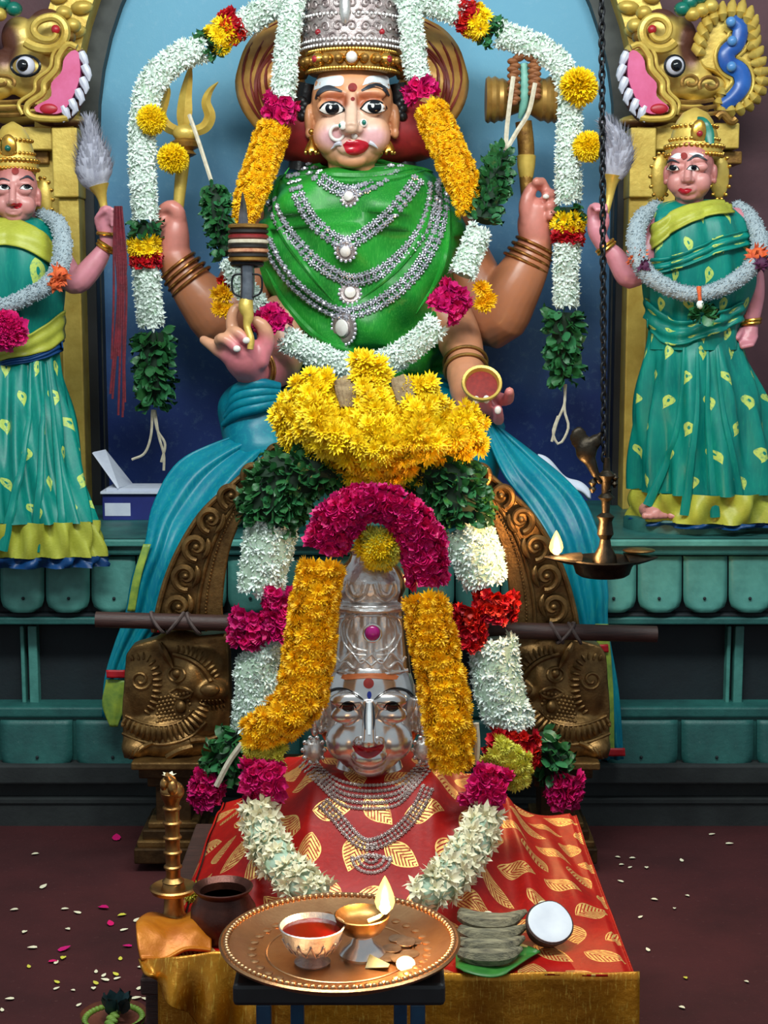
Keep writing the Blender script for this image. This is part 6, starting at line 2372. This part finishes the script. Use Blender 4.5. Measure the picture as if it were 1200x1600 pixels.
# ears, side rings, collar
for sx, x in ((-1, 492), (1, 660)):
    obj('ear', MB().ball(P(x, 1118, YS + .01), (11 * ks, .02, 34 * ks), 14, 10), M['silver'], sb)
    er = obj('ear_ornament', MB().ball(P(x + sx * 2, 1172, YS - .01), (17 * ks, .018, 20 * ks), 16, 10), M['silver_relief'], sb)
    for j in range(10):
        a = 2 * pi * j / 10
        sub('bead', MB().ball(P(x + sx * 2 + 17 * cos(a), 1172 + 20 * sin(a), YS - .02), 4 * ks, 8, 6), M['silver'], er)
obj('collar', MB().lathe([(.098, 0), (.112, .006), (.10, .02), (.078, .034), (.062, .05), (.055, .07)], P(577, 1244, YS + .02), 36, Matrix.Diagonal((1.0, .78, 1, 1))), M['silver'], sb)
nb_ = MB()
nb_.lathe([(.135, -.03), (.13, -.005), (.10, .018), (.07, .03)], P(577, 1246, YS + .02), 40, Matrix.Diagonal((1.0, .78, 1, 1)))
NBm = nb_.mesh('shoulder_yoke', True, None)
put('shoulder_yoke', NBm, M['silver_old'], sb)

# necklaces on bust and cloth
both = MB()
both.add([v.co.copy() for v in NBm.vertices], [tuple(p.vertices) for p in NBm.polygons])
both.add([v.co.copy() for v in tm_.vertices], [tuple(p.vertices) for p in tm_.polygons])
both.add([v.co.copy() for v in sme.vertices], [tuple(p.vertices) for p in sme.polygons])
BBV = bvh_of(both.mesh('tmp2'))
LG = GEM.copy()
LG.materials.clear()
LG.materials.append(M['lace_silver'])
n1 = thing('necklace', 'broad lacy silver collar necklace below the silver face', 'necklace', P(577, 1235, YS - .1), 'necklaces on the silver bust')
for dy, sz in ((0, 3.6), (9, 3.6), (18, 4.0), (27, 4.0), (36, 3.4)):
    lay(n1, BBV, [(488 - dy * .5, 1180 + dy * .5), (505, 1204 + dy * .8), (535, 1222 + dy), (577, 1228 + dy), (620, 1222 + dy), (650, 1200 + dy * .8), (664 + dy * .5, 1176 + dy * .5)], sz, me=LG, name='lace_bead')
n2 = thing('necklace', 'long silver chain with fan pendant lying on the red brocade', 'necklace', P(577, 1340, YS - .2), 'necklaces on the silver bust')
lay(n2, BBV, [(506, 1256), (525, 1276), (545, 1300), (562, 1316), (580, 1320), (606, 1310), (634, 1288), (655, 1260), (668, 1232)], 4, rows=3, me=LG, name='lace_bead')
lay(n2, BBV, [(580, 1322), (580, 1338)], 5, rows=2, me=LG, name='lace_bead')
for R, nn in ((30, 15), (20, 10), (10, 6)):
    lay(n2, BBV, [(580 + R * cos(a), 1340 + R * .8 * sin(a)) for a in [pi * j / 8 for j in range(9)]], 3.2, me=LG, name='lace_bead')
lay(n2, BBV, [(550, 1344), (565, 1338), (580, 1336), (595, 1338), (610, 1344)], 3.2, me=LG, name='lace_bead')
# chrysanthemum on the crown
mg = thing('chrysanthemum', 'large yellow chrysanthemum on top of the silver crown', 'flower', P(595, 880, YS))
gl = Garland.__new__(Garland)
gl.root, gl.pl, gl.rnd = mg, {}, random.Random(6)
for i in range(34):
    a, e = gl.rnd.random() * 6.28, sqrt(gl.rnd.random())
    d = Vector((cos(a) * e, -sqrt(max(.05, 1 - e * e)), sin(a) * e))
    gl.one('yellow' if i % 3 else 'lime', P(594, 854, YS - .02) + Vector((d.x * .032, d.y * .03, d.z * .028)), d, .024)
gl.done()
# garland around the bust
Yb = 2.60
g = Garland('flower_garland', 'magenta and yellow garland draped around the silver bust', 'garland', P(590, 790, Yb))
g.strand('magenta', [(510, 850, Yb, 36), (530, 810, Yb, 36), (566, 788, Yb, 28), (600, 786, Yb, 26), (636, 808, Yb, 32), (660, 850, Yb, 36), (668, 904, Yb, 30)], size=1.1, gap=.85)
g.strand('amber', [(502, 886, Yb - .02, 38), (492, 940, Yb - .03, 40), (484, 1000, Yb - .04, 42), (478, 1060, Yb - .05, 42), (466, 1100, Yb - .06, 40), (430, 1130, Yb - .06, 36), (400, 1150, Yb - .05, 30)], size=1.15, gap=.85)
g.strand('amber', [(664, 940, Yb - .02, 34), (676, 1000, Yb - .03, 38), (690, 1060, Yb - .04, 40), (700, 1130, Yb - .06, 40), (706, 1190, Yb - .06, 34)], size=1.15, gap=.85)
g.strand('lime', [(392, 1178, Yb - .05, 30), (440, 1184, Yb - .06, 26)], gap=.9)
g.strand('magenta', [(390, 1222, Yb - .08, 36), (436, 1224, Yb - .085, 34)], gap=.85, size=1.1)
g.strand('lime', [(770, 1176, Yb - .04, 30), (800, 1196, Yb - .04, 32), (806, 1222, Yb - .04, 24)], gap=.9)
g.strand('magenta', [(742, 1224, Yb - .08, 36), (776, 1240, Yb - .085, 40)], gap=.85, size=1.1)
g.strand('cream', [(404, 1262, Yb - .10, 36), (410, 1300, Yb - .13, 40), (430, 1340, Yb - .18, 42), (466, 1376, Yb - .24, 40), (508, 1394, Yb - .27, 22)], size=1.5)
g.strand('cream', [(762, 1268, Yb - .10, 30), (748, 1300, Yb - .13, 40), (722, 1344, Yb - .18, 42), (686, 1384, Yb - .24, 42), (650, 1400, Yb - .27, 32)], size=1.5)
g.cord([(744, 1130, Yb - .05), (746, 1160, Yb - .05), (744, 1194, Yb - .05)], 5)
g.done()

# ================================================================== stool with the lit plate
ST_Z = 0.535
sx0, sx1 = P(368, 1540, 1.9).x, P(694, 1540, 1.9).x
stl = thing('small_stool', 'small stool with black top and blue legs under the brass plate', 'stool', ((sx0 + sx1) / 2, 1.97, 0))
obj('seat', MB().box((sx0, 1.86, ST_Z - .03), (sx1, 2.10, ST_Z)), M['stool_top'], stl, False, None, bevel=.006)
for x, y in ((415, 1.875), (652, 1.875), (452, 2.08), (628, 2.08)):
    X = P(x, 1580, 1.9).x
    obj('leg', MB().box((X - .0095, y - .0095, 0), (X + .0095, y + .0095, ST_Z - .03)), M['stool_blue'], stl, False, None, bevel=.002)
for y in (1.875, 2.08):
    a, b = P(415, 1580, 1.9).x, P(652, 1580, 1.9).x
    obj('stretcher', MB().box((a, y - .008, .14), (b, y + .008, .158)), M['stool_blue'], stl, False, None, bevel=.002)
PC = PZ(531, 1478, ST_Z + .012)
PR = .158
pt_ = thing('brass_plate', 'wide round brass plate with beaded rim on the stool', 'plate', (PC.x, PC.y, ST_Z))
obj('dish', MB().lathe([(.002, .003), (.10, .003), (.125, .008), (.145, .018), (.158, .022), (.161, .020), (.158, .015), (.13, 0), (.002, -.001)], (PC.x, PC.y, ST_Z + .002), 72), M['copper_plate'], pt_)
bdm = MB().ball((0, 0, 0), .0042, 8, 6).mesh('rim_bead')
bdm.materials.append(M['copper_plate'])
for i in range(110):
    a = 2 * pi * i / 110
    put('rim_bead', bdm, None, pt_, Matrix.Translation((PC.x + .151 * cos(a), PC.y + .151 * sin(a), ST_Z + .0225)))
obj('engraved_ring', MB().tube([(PC.x + .098 * cos(a), PC.y + .098 * sin(a), ST_Z + .0052) for a in [2 * pi * i / 60 for i in range(60)]], .0016, 6, closed=True), M['copper_plate'], pt_)
for i in range(36):
    a = 2 * pi * i / 36
    obj('embossed_petal', MB().ball((PC.x + .118 * cos(a), PC.y + .118 * sin(a), ST_Z + .0085), (.007, .007, .0022), 8, 5), M['copper_plate'], pt_)
PT = ST_Z + .005
# cup of red liquid
c_ = PZ(488, 1505, PT)
cu = thing('silver_cup', 'patterned silver cup filled with dark red liquid', 'cup', (c_.x, c_.y, PT))
cy = c_.y
obj('foot', MB().lathe([(.022, 0), (.024, .003), (.016, .008), (.012, .014)], (c_.x, cy, PT), 28), M['silver_old'], cu)
bw_ = obj('bowl', MB().lathe([(.012, .012), (.026, .018), (.036, .030), (.041, .046), (.0435, .052), (.042, .053), (.039, .047), (.036, .040)], (c_.x, cy, PT), 40), M['silver_relief'], cu)
obj('liquid', MB().lathe([(.0395, .046), (.02, .0465), (.002, .0465)], (c_.x, cy, PT), 32), M['kumkum_liquid'], cu)
for i in range(14):
    a = 2 * pi * i / 14
    for sg in (-1, 1):
        sub('lattice', MB().tube([Vector((c_.x + r * cos(a + sg * t_), cy + r * sin(a + sg * t_), PT + z)) for r, z, t_ in ((.0285, .019, 0), (.0345, .027, .11), (.0395, .037, .22))], .0011, 5), M['silver_old'], bw_)
# lit lamp cup
c_ = PZ(566, 1492, PT)
lm = thing('oil_lamp_cup', 'small footed brass lamp with burning wick on the plate', 'lamp', (c_.x, c_.y, PT))
obj('foot', MB().lathe([(.030, 0), (.031, .004), (.026, .010), (.016, .018), (.013, .026), (.018, .030)], (c_.x, c_.y, PT), 32), M['silver'], lm)
obj('bowl', MB().lathe([(.014, .028), (.026, .034), (.034, .046), (.037, .056), (.0355, .057), (.031, .050), (.02, .044), (.002, .042)], (c_.x, c_.y, PT), 36), M['brass'], lm)
fp = Vector((c_.x + .030, c_.y + .004, PT + .058))
obj('wick', MB().tube([Vector((c_.x + .008, c_.y, PT + .047)), Vector((c_.x + .022, c_.y, PT + .053)), fp], [.003, .003, .002], 8), M['straw'], lm)


def flame(root, p, h, r, power, nm='flame_light'):
    prof_ = [(r * .35, 0), (r * .8, h * .12), (r, h * .28), (r * .85, h * .5), (r * .5, h * .75), (r * .18, h * .93), (.0003, h)]
    f_ = obj('flame', MB().lathe(prof_, p, 18), M['flame'], root)
    sub('flame_core', MB().lathe([(a * .6, b * .7) for a, b in prof_], p + Vector((0, -r * .55, h * .02)), 12), M['flame_core'], f_)
    l = bpy.data.lights.new(nm, 'POINT')
    l.energy, l.color, l.shadow_soft_size = power, (1, .56, .22), .012
    o = bpy.data.objects.new(nm, l)
    COL.objects.link(o)
    o.parent = root
    o.matrix_parent_inverse = WINV[root.name]
    o.location = p + Vector((0, -r * 1.8, h * .6))


flame(lm, fp, .050, .0135, 3.0)
# coins and scraps
rnd = random.Random(11)
cm = MB().lathe([(.0125, 0), (.013, .0006), (.013, .0014), (.0125, .002)], (0, 0, 0), 24).mesh('coin', True, 30)
cm.materials.append(M['coin'])
for i, (x, y) in enumerate(((622, 1468), (612, 1486), (634, 1478), (640, 1492), (606, 1500), (626, 1504), (648, 1472))):
    p = PZ(x, y, PT)
    o = put('coin', cm, None, None, Matrix.Translation((p.x, p.y, PT + .0005 + .0022 * (i % 3))) @ Matrix.Rotation(rnd.uniform(-.12, .12), 4, 'X'))
    tag(o, 'worn metal coin on the plate, ' + ('right behind the lamp foot', 'touching the lamp foot', 'in the middle of the coin cluster', 'nearest the plate right rim', 'left front of the coin cluster', 'front of the coin cluster', 'farthest back near the rim')[i], 'coin', 'coins on the plate')
tip_leaf = MB()
p = PZ(592, 1514, PT)
tip_leaf.add([Vector((p.x - .018, p.y, PT + .001)), Vector((p.x + .014, p.y + .012, PT + .001)), Vector((p.x + .012, p.y - .008, PT + .006)), Vector((p.x - .012, p.y + .018, PT + .012))], [(0, 1, 2), (0, 1, 3)])
o = obj('leaf_scrap', tip_leaf, M['leaf_pale'], None, True, None, solid=.001)
tag(o, 'pale green leaf scrap at the front of the plate', 'leaf')
p = PZ(634, 1512, PT)
o = put('coin', cm, None, None, Matrix.Translation((p.x, p.y, PT + .004)) @ Matrix.Rotation(.5, 4, 'X'))
tag(o, 'shiny tilted coin nearest the plate front rim', 'coin', 'coins on the plate')

# ---- on the platform: copper pot, brass lamp, bananas, coconut
c_ = PZ(346, 1478, PZT)
c_ = Vector((P(346, 1440, 2.33).x, 2.36, PZT))
cpot = thing('copper_pot', 'dark copper water pot with flared rim beside the plate', 'pot', c_)
obj('vessel', MB().lathe([(.036, 0), (.046, .006), (.053, .03), (.052, .055), (.042, .072), (.040, .078), (.047, .086), (.0485, .089), (.046, .090), (.037, .082), (.036, .07), (.03, .03), (.002, .02)], c_, 44), M['copper_old'], cpot)
obj('water', MB().lathe([(.036, .070), (.002, .070)], c_, 28), M['black_paint'], cpot)
c_ = Vector((P(272, 1440, 2.42).x, 2.42, PZT))
kl = mpp(1400, 2.42)
vl = thing('brass_standing_lamp', 'slender brass standing lamp with turned stem beside the copper pot', 'lamp', c_)
zb = lambda y: P(272, y, 2.42).z - PZT
obj('base', MB().lathe([(.034, 0), (.035, .006), (.022, .014), (.017, .022), (.0155, zb(1398))], c_, 32), M['brass'], vl)
obj('drip_disc', MB().lathe([(.016, zb(1400)), (.036, zb(1392)), (.039, zb(1386)), (.036, zb(1384)), (.020, zb(1388)), (.017, zb(1378))], c_, 36), M['brass'], vl)
st_ = [(.0185, zb(1376))]
for i in range(5):
    y = 1370 - i * 23
    st_ += [(.0118, zb(y)), (.0118, zb(y - 9)), (.0125, zb(y - 13)), (.0152, zb(y - 15)), (.0152, zb(y - 17)), (.0122, zb(y - 19))]
st_ += [(.012, zb(1254)), (.0165, zb(1246)), (.018, zb(1238)), (.012, zb(1232))]
obj('stem', MB().lathe(st_, c_, 28), M['brass'], vl)
fb = MB()
fb.ball(c_ + Vector((.001, 0, zb(1236))), (.020, .018, .017), 14, 10)
fb.ball(c_ + Vector((.003, -.01, zb(1228))), (.009, .012, .014), 10, 8)
fb.ball(c_ + Vector((-.010, -.006, zb(1224))), (.008, .01, .012), 10, 8)
fb.tube([c_ + Vector((.0, 0, zb(1228))), c_ + Vector((-.002, -.004, zb(1216))), c_ + Vector((-.006, -.01, zb(1206)))], [.012, .009, .003], 10)
obj('bird_finial', fb, M['brass'], vl)
w_ = MB()
for j in range(5):
    a = 2 * pi * j / 5
    add_petal(w_, petal_pts(.013, .005, .008, 0), Matrix.Translation(c_ + Vector((-.003, -.006, zb(1214)))) @ Matrix.Rotation(a, 4, 'Z'))
obj('white_blossom', w_, M['fl_cream'], vl, True, None)
yf_ = thing('yellow_flower', 'yellow flower lying between brass lamp and red cloth', 'flower', P(306, 1375, 2.5))
gl = Garland.__new__(Garland)
gl.root, gl.pl, gl.rnd = yf_, {}, random.Random(1)
for i in range(7):
    a = i * .9
    d = Vector((cos(a) * .6, -.8, sin(a) * .6)).normalized()
    gl.one('lime', Vector((P(306, 1365, 2.5).x, 2.5, PZT + .022)) + d * .008, d, .02)
gl.done()

lp = PZ(770, 1500, PZT + .012)
bl = thing('banana_bundle', 'bundle of greyish ripe bananas on a green leaf beside the plate', 'fruit', (lp.x, lp.y, PZT))


def lz(x, y):
    p = PZ(x, y, PZT + .01)
    h = CB.ray_cast(Vector((p.x, p.y, 1.2)), Vector((0, 0, -1)))
    p.z = (h[0].z if h[0] else PZT) + .004
    return p


ba = MB()


def bleaf(u, v):
    x = 712 + 132 * u
    wv = sin(pi * (.12 + .88 * u) ** .9) * 26
    y = 1500 - 6 * u * u * 2 + (v - .5) * 2 * wv
    p = lz(x, y)
    p.z += .004 * abs(v - .5) * 2 + .002 * sin(u * 9)
    return p


obj('banana_leaf', ba.grid(bleaf, 20, 8), M['leaf_fresh'], bl, True, None, solid=.002)
for i, (y, dz) in enumerate(((1500, .014), (1490, .020), (1478, .024), (1470, .034), (1464, .030))):
    p0, p1, p2, p3 = lz(718, y - 2), lz(745, y + 5), lz(788, y + 4), lz(814 + 4 * i % 9, y - 8)
    q = [a + Vector((0, 0, dz)) for a in cr([p0, p1, p2, p3], 16)]
    obj('banana', MB().tube(q, [(.004 + .0095 * sin(pi * min(1, (j + 1.5) / 16)) ** .7) for j in range(16)], 7), M['betel_dry'], bl, True, 50)
cp_ = lz(858, 1474)
cc_ = thing('coconut_half', 'broken coconut half with white flesh on the red cloth', 'coconut', cp_)
Mc = Matrix.Rotation(.62, 4, 'X') @ Matrix.Rotation(.25, 4, 'Y')
ctr = cp_ + Vector((0, 0, .034))
shp = lambda a, v: 1 + .05 * sin(2 * a + .4) + (.10 * max(0, cos(a - 1.3)) ** 8)
obj('shell', MB().lathe([(.004, -.034), (.02, -.031), (.032, -.020), (.038, -.004), (.039, .002), (.0355, .003), (.034, -.002)], ctr, 36, Mc, shp), M['coconut_shell'], cc_)
obj('flesh', MB().lathe([(.0362, -.001), (.036, .0045), (.033, .005), (.018, .0035), (.001, .003)], ctr, 36, Mc, shp), M['coconut_meat'], cc_)
for x, y in ((848, 1426), (762, 1446)):
    p = lz(x, y)
    o = obj('petal_scrap', MB().ball(p + Vector((0, 0, .003)), (.008, .006, .004), 8, 6), M['fl_cream'], None)
    tag(o, 'cream petal scrap lying %s' % ('behind the coconut half' if x > 800 else 'behind the banana bundle'), 'petal')

# ================================================================== hanging lamp
YH = 3.5
kh = mpp(860, YH)
hl = thing('hanging_lamp', 'blackened brass hanging oil lamp on chain with one lit spout', 'lamp', P(940, 890, YH))
# flat dish with two long spouts
dz0 = P(940, 874, YH).z
obj('dish', MB().lathe([(.004, -26 * kh), (36 * kh, -26 * kh), (42 * kh, -22 * kh), (46 * kh, -10 * kh), (54 * kh, 0), (50 * kh, 2 * kh), (40 * kh, -6 * kh), (.004, -8 * kh)], (P(942, 874, YH).x, YH, dz0), 40, Matrix.Diagonal((1, 1.0, 1, 1))), M['brass_dark'], hl)
for x0, x1, x2 in ((905, 876, 850), (980, 1006, 1028)):
    s_ = MB()
    for ya in (0,):
        a, b, d = P(x0, 872, YH), P(x1, 868, YH), P(x2, 862, YH)
        s_.tube([a, a.lerp(b, .5), b, b.lerp(d, .6), d], [30 * kh, 26 * kh, 18 * kh, 10 * kh, 3 * kh], 14, flat=1.0, ref=Vector((0, 0, 1)))
    s_.v = [(v[0], v[1], dz0 + (v[2] - dz0) * .32) for v in s_.v]
    obj('spout', s_, M['brass_dark'], hl)
o = obj('oil_sheen', MB().ball(P(998, 860, YH), (26 * kh, 20 * kh, 4 * kh), 16, 8), M['brass'], hl)
obj('hub', MB().lathe([(20 * kh, -8 * kh), (18 * kh, 6 * kh), (10 * kh, 20 * kh), (8 * kh, 32 * kh), (13 * kh, 40 * kh), (10 * kh, 60 * kh), (14 * kh, 68 * kh), (6 * kh, 74 * kh), (7 * kh, 92 * kh), (13 * kh, 98 * kh), (7 * kh, 104 * kh), (8 * kh, 124 * kh), (14 * kh, 132 * kh), (6 * kh, 140 * kh), (5 * kh, 160 * kh)], (P(945, 874, YH).x, YH, dz0), 22), M['brass_dark'], hl)
bd_ = MB()
bd_.ball(P(916, 704, YH), (17 * kh, 12 * kh, 20 * kh), 14, 10)
bd_.ball(P(904, 684, YH), (14 * kh, 6 * kh, 18 * kh), 12, 8)
bd_.ball(P(930, 690, YH), (10 * kh, 9 * kh, 12 * kh), 12, 8)
bd_.tube([P(922, 720, YH), P(930, 740, YH), P(940, 756, YH)], [10 * kh, 7 * kh, 6 * kh], 10)
bd_.tube([P(932, 684, YH), P(940, 676, YH), P(946, 680, YH)], [5 * kh, 3 * kh, 1 * kh], 8)
me = remesh(bd_, .005, 2)
put('bird_ornament', me, M['brass_dark'], hl)
for x, y in ((926, 760), (960, 752), (950, 772)):
    obj('side_knob', MB().lathe([(2 * kh, -10 * kh), (6 * kh, -4 * kh), (3 * kh, 0), (7 * kh, 6 * kh), (2 * kh, 12 * kh)], P(x, y, YH), 12), M['brass_dark'], hl)
link = MB().tube([Vector((.006 * cos(a), 0, .0115 * sin(a))) for a in [2 * pi * i / 16 for i in range(16)]], .0030, 6, closed=True).mesh('chain_link')
link.materials.append(M['iron'])
zt = P(935, -40, YH).z
z = P(944, 714, YH).z
xa, xb = P(944, 714, YH).x, P(940, 0, YH).x
ztop = P(935, 0, YH).z
i = 0
while z < zt:
    x = xa + (xb - xa) * min(1, (z - P(944, 714, YH).z) / (ztop - P(944, 714, YH).z))
    put('chain_link', link, None, hl, Matrix.Translation((x, YH, z)) @ Matrix.Rotation((i % 2) * pi / 2 + .4, 4, 'Z'))
    z += .0170
    i += 1
fq = P(869, 858, YH)
fq.z = dz0 + 8 * kh
obj('wick', MB().tube([fq + Vector((.02, 0, -.012)), fq], [.005, .003], 8), M['straw'], hl)
flame(hl, fq, .056, .0165, 7.0)

# ================================================================== things on the ledge
bx = thing('cardboard_box', 'small blue box with white label behind the teal drape', 'box', P(200, 812, 4.37))
YX = 4.34
a, b = P(160, 800, YX).x, P(246, 800, YX).x
zt_ = P(200, 772, YX).z
obj('carton', MB().box((a, YX, LZ + .001), (b, YX + .14, zt_)), M['box_blue'], bx, False, None, bevel=.003)
obj('paper_label', MB().box((P(164, 800, YX).x, YX - .001, P(200, 806, YX).z), (P(204, 800, YX).x, YX + .002, P(200, 786, YX).z)), M['paper'], bx, False, None)
nbk = thing('open_book', 'white book lying open on the blue box', 'book', (a + .07, YX + .07, zt_))
obj('lower_cover', MB().box((a - .003, YX - .01, zt_ + .001), (b + .01, YX + .13, zt_ + .008)), M['paper'], nbk, False, None, bevel=.001)
obj('pages', MB().box((a + .012, YX, zt_ + .008), (b + .008, YX + .125, zt_ + .016)), M['paper'], nbk, False, None, bevel=.001)
q0, q1, q2, q3 = P(144, 708, YX + .09), P(163, 704, YX + .12), P(206, 758, YX + .12), P(184, 764, YX - .005)
obj('raised_cover', MB().prism([q0, q1, q2, q3], (.003, .004, .003)), M['paper'], nbk, False, None)
cf = MB()
pw = P(880, 752, 4.15)
def wad(u, v):
    return pw + Vector(((u - .5) * .14, (v - .5) * .05, .02 * sin(u * 9) * .4 - (u - .5) * .10 + .02 * (1 - (2 * v - 1) ** 2)))
o = obj('crumpled_cloth', cf.grid(wad, 24, 8), M['paper'], None, True, None, solid=.01)
tag(o, 'pale crumpled cloth behind the right teal drape', 'cloth')
mgt = obj('pink_petal', MB().ball(P(216, 819, 4.3), (.016, .01, .006), 10, 6), M['fl_magenta'], None)
mgt.location.z = 0
tag(mgt, 'bright pink petal on the ledge below the blue box', 'petal')

# ================================================================== floor petals, corner pot
rnd = random.Random(33)
pm_ = MB()
add_petal(pm_, petal_pts(1.0, .32, .10, .12, 3, .1), Matrix.Identity(4))
PM = {}
for c in ('fl_cream', 'fl_magenta', 'fl_lime'):
    m_ = pm_.mesh('petal', True, None)
    m_.materials.append(M[c])
    PM[c] = m_
SP = [(515, 0, 0, 0)]
LEFT = [(60, 1333, 'fl_cream'), (182, 1313, 'fl_magenta'), (156, 1416, 'fl_magenta'), (64, 1388, 'fl_cream'), (28, 1420, 'fl_cream'), (96, 1420, 'fl_cream'), (126, 1427, 'fl_cream'), (196, 1428, 'fl_lime'), (174, 1446, 'fl_magenta'),
        (188, 1454, 'fl_cream'), (40, 1454, 'fl_cream'), (104, 1450, 'fl_cream'), (58, 1480, 'fl_cream'), (92, 1486, 'fl_magenta'), (76, 1502, 'fl_magenta'), (86, 1506, 'fl_cream'), (100, 1494, 'fl_lime'), (46, 1512, 'fl_lime'),
        (188, 1500, 'fl_lime'), (206, 1478, 'fl_magenta'), (92, 1536, 'fl_lime'), (84, 1546, 'fl_cream'), (112, 1546, 'fl_cream'), (22, 1560, 'fl_cream'), (120, 1572, 'fl_cream'), (4, 1580, 'fl_cream'),
        (150, 1520, 'fl_cream'), (160, 1526, 'fl_cream'), (170, 1532, 'fl_cream'), (152, 1538, 'fl_lime'), (146, 1542, 'fl_cream'), (178, 1530, 'fl_cream'), (184, 1524, 'fl_lime'), (214, 1546, 'fl_cream'), (206, 1560, 'fl_cream'), (232, 1562, 'fl_cream'), (216, 1510, 'fl_cream'), (210, 1440, 'fl_cream')]
RIGHT = [(974, 1350, 'fl_cream'), (982, 1356, 'fl_cream'), (1010, 1354, 'fl_cream'), (974, 1378, 'fl_cream'), (1066, 1346, 'fl_cream'), (1134, 1318, 'fl_cream'), (1108, 1304, 'fl_cream'), (1072, 1398, 'fl_cream'), (998, 1434, 'fl_cream'),
         (1054, 1418, 'fl_cream'), (1014, 1486, 'fl_cream'), (1070, 1526, 'fl_lime'), (1062, 1572, 'fl_cream'), (1164, 1532, 'fl_cream'), (1018, 1404, 'fl_cream'), (992, 1340, 'fl_cream'), (962, 1338, 'fl_cream')]
cnt = {}
CN = {'fl_cream': 'cream white', 'fl_magenta': 'magenta', 'fl_lime': 'pale yellow'}
for side, L in (('left of the platform', LEFT), ('right of the platform', RIGHT)):
    for x, y, c in L:
        p = PZ(x, y, .003)
        s_ = (20 if c == 'fl_magenta' else 13) * mpp(y, p.y) * rnd.uniform(.7, 1.2) * (1 if side[0] == 'l' else .8)
        o = put('petal', PM[c], None, None, Matrix.Translation(p) @ Matrix.Rotation(rnd.random() * 6.28, 4, 'Z') @ Matrix.Diagonal((s_, s_, s_ * .6, 1)))
        if side[0] == 'l':
            where = 'near the altar foot at left' if y < 1350 else 'beside the gold cloth flap' if x > 200 else 'by the clay pot' if y > 1515 and x > 120 else 'in the lower left corner' if y > 1515 else 'left of the brass lamp' if x > 110 else 'along the left edge' if y < 1470 else 'in a small heap at left'
        else:
            where = 'near the altar foot at right' if y < 1330 else 'close to the platform right side' if x < 1020 and y < 1440 else 'on the open floor at right' if y < 1440 else 'in the lower right corner'
        key = CN[c] + where
        cnt[key] = cnt.get(key, 0) + 1
        tag(o, '%s petal on the maroon floor %s' % (CN[c], where), 'petal', CN[c] + ' petals ' + where)
p = PZ(1102, 1282, 0)
o = put('petal', PM['fl_cream'], None, None, Matrix.Translation((P(1098, 1206, YL - .03).x, YL - .012, P(1098, 1207, YL - .02).z + .002)) @ Matrix.Diagonal((.018, .018, .01, 1)))
tag(o, 'pale petal lying on the black foot of the altar at right', 'petal')
# small pot with green beaded rim at the lower left corner
cpz = PZ(170, 1622, .0)
pc_ = Vector((P(170, 1600, 2.75).x, 2.80, 0))
fp_ = thing('clay_pot', 'small clay pot with green beaded rim and dark leaf tuft in the corner', 'pot', pc_)
kq = mpp(1600, 2.8)
ztp = P(170, 1590, 2.80).z
obj('body', MB().lathe([(.03, 0), (.055, .02), (.064, max(.04, ztp * .5)), (.056, ztp - .012), (.052, ztp - .004), (.046, ztp - .006), (.03, ztp - .02)], pc_, 32), M['clay_red'], fp_)
for i in range(40):
    a = 2 * pi * i / 40
    obj('rim_bead', MB().ball(pc_ + Vector((.055 * cos(a), .055 * sin(a), ztp - .002)), .0065, 7, 5), M['clay_green'], fp_)
for i in range(16):
    obj('rim_band', MB().ball(pc_ + Vector((.004 * (i % 3 - 1), .05 - .1 * i / 15, ztp + .004)), (.009, .006, .006), 7, 5), M['clay_green'], fp_)
gl = Garland.__new__(Garland)
gl.root, gl.pl, gl.rnd = fp_, {}, random.Random(12)
LD = leaf_mb(1, .3, .35, -.1).mesh('dark_leaf', True, None)
LD.materials.append(M['leaf_dark'])
for i in range(9):
    a = i * .7
    put('dark_leaf', LD, None, fp_, orient(pc_ + Vector((.004 + .01 * cos(a), .02 + .008 * sin(a), ztp)), Vector((cos(a) * .45, sin(a) * .3 - .2, 1)), a, .045))
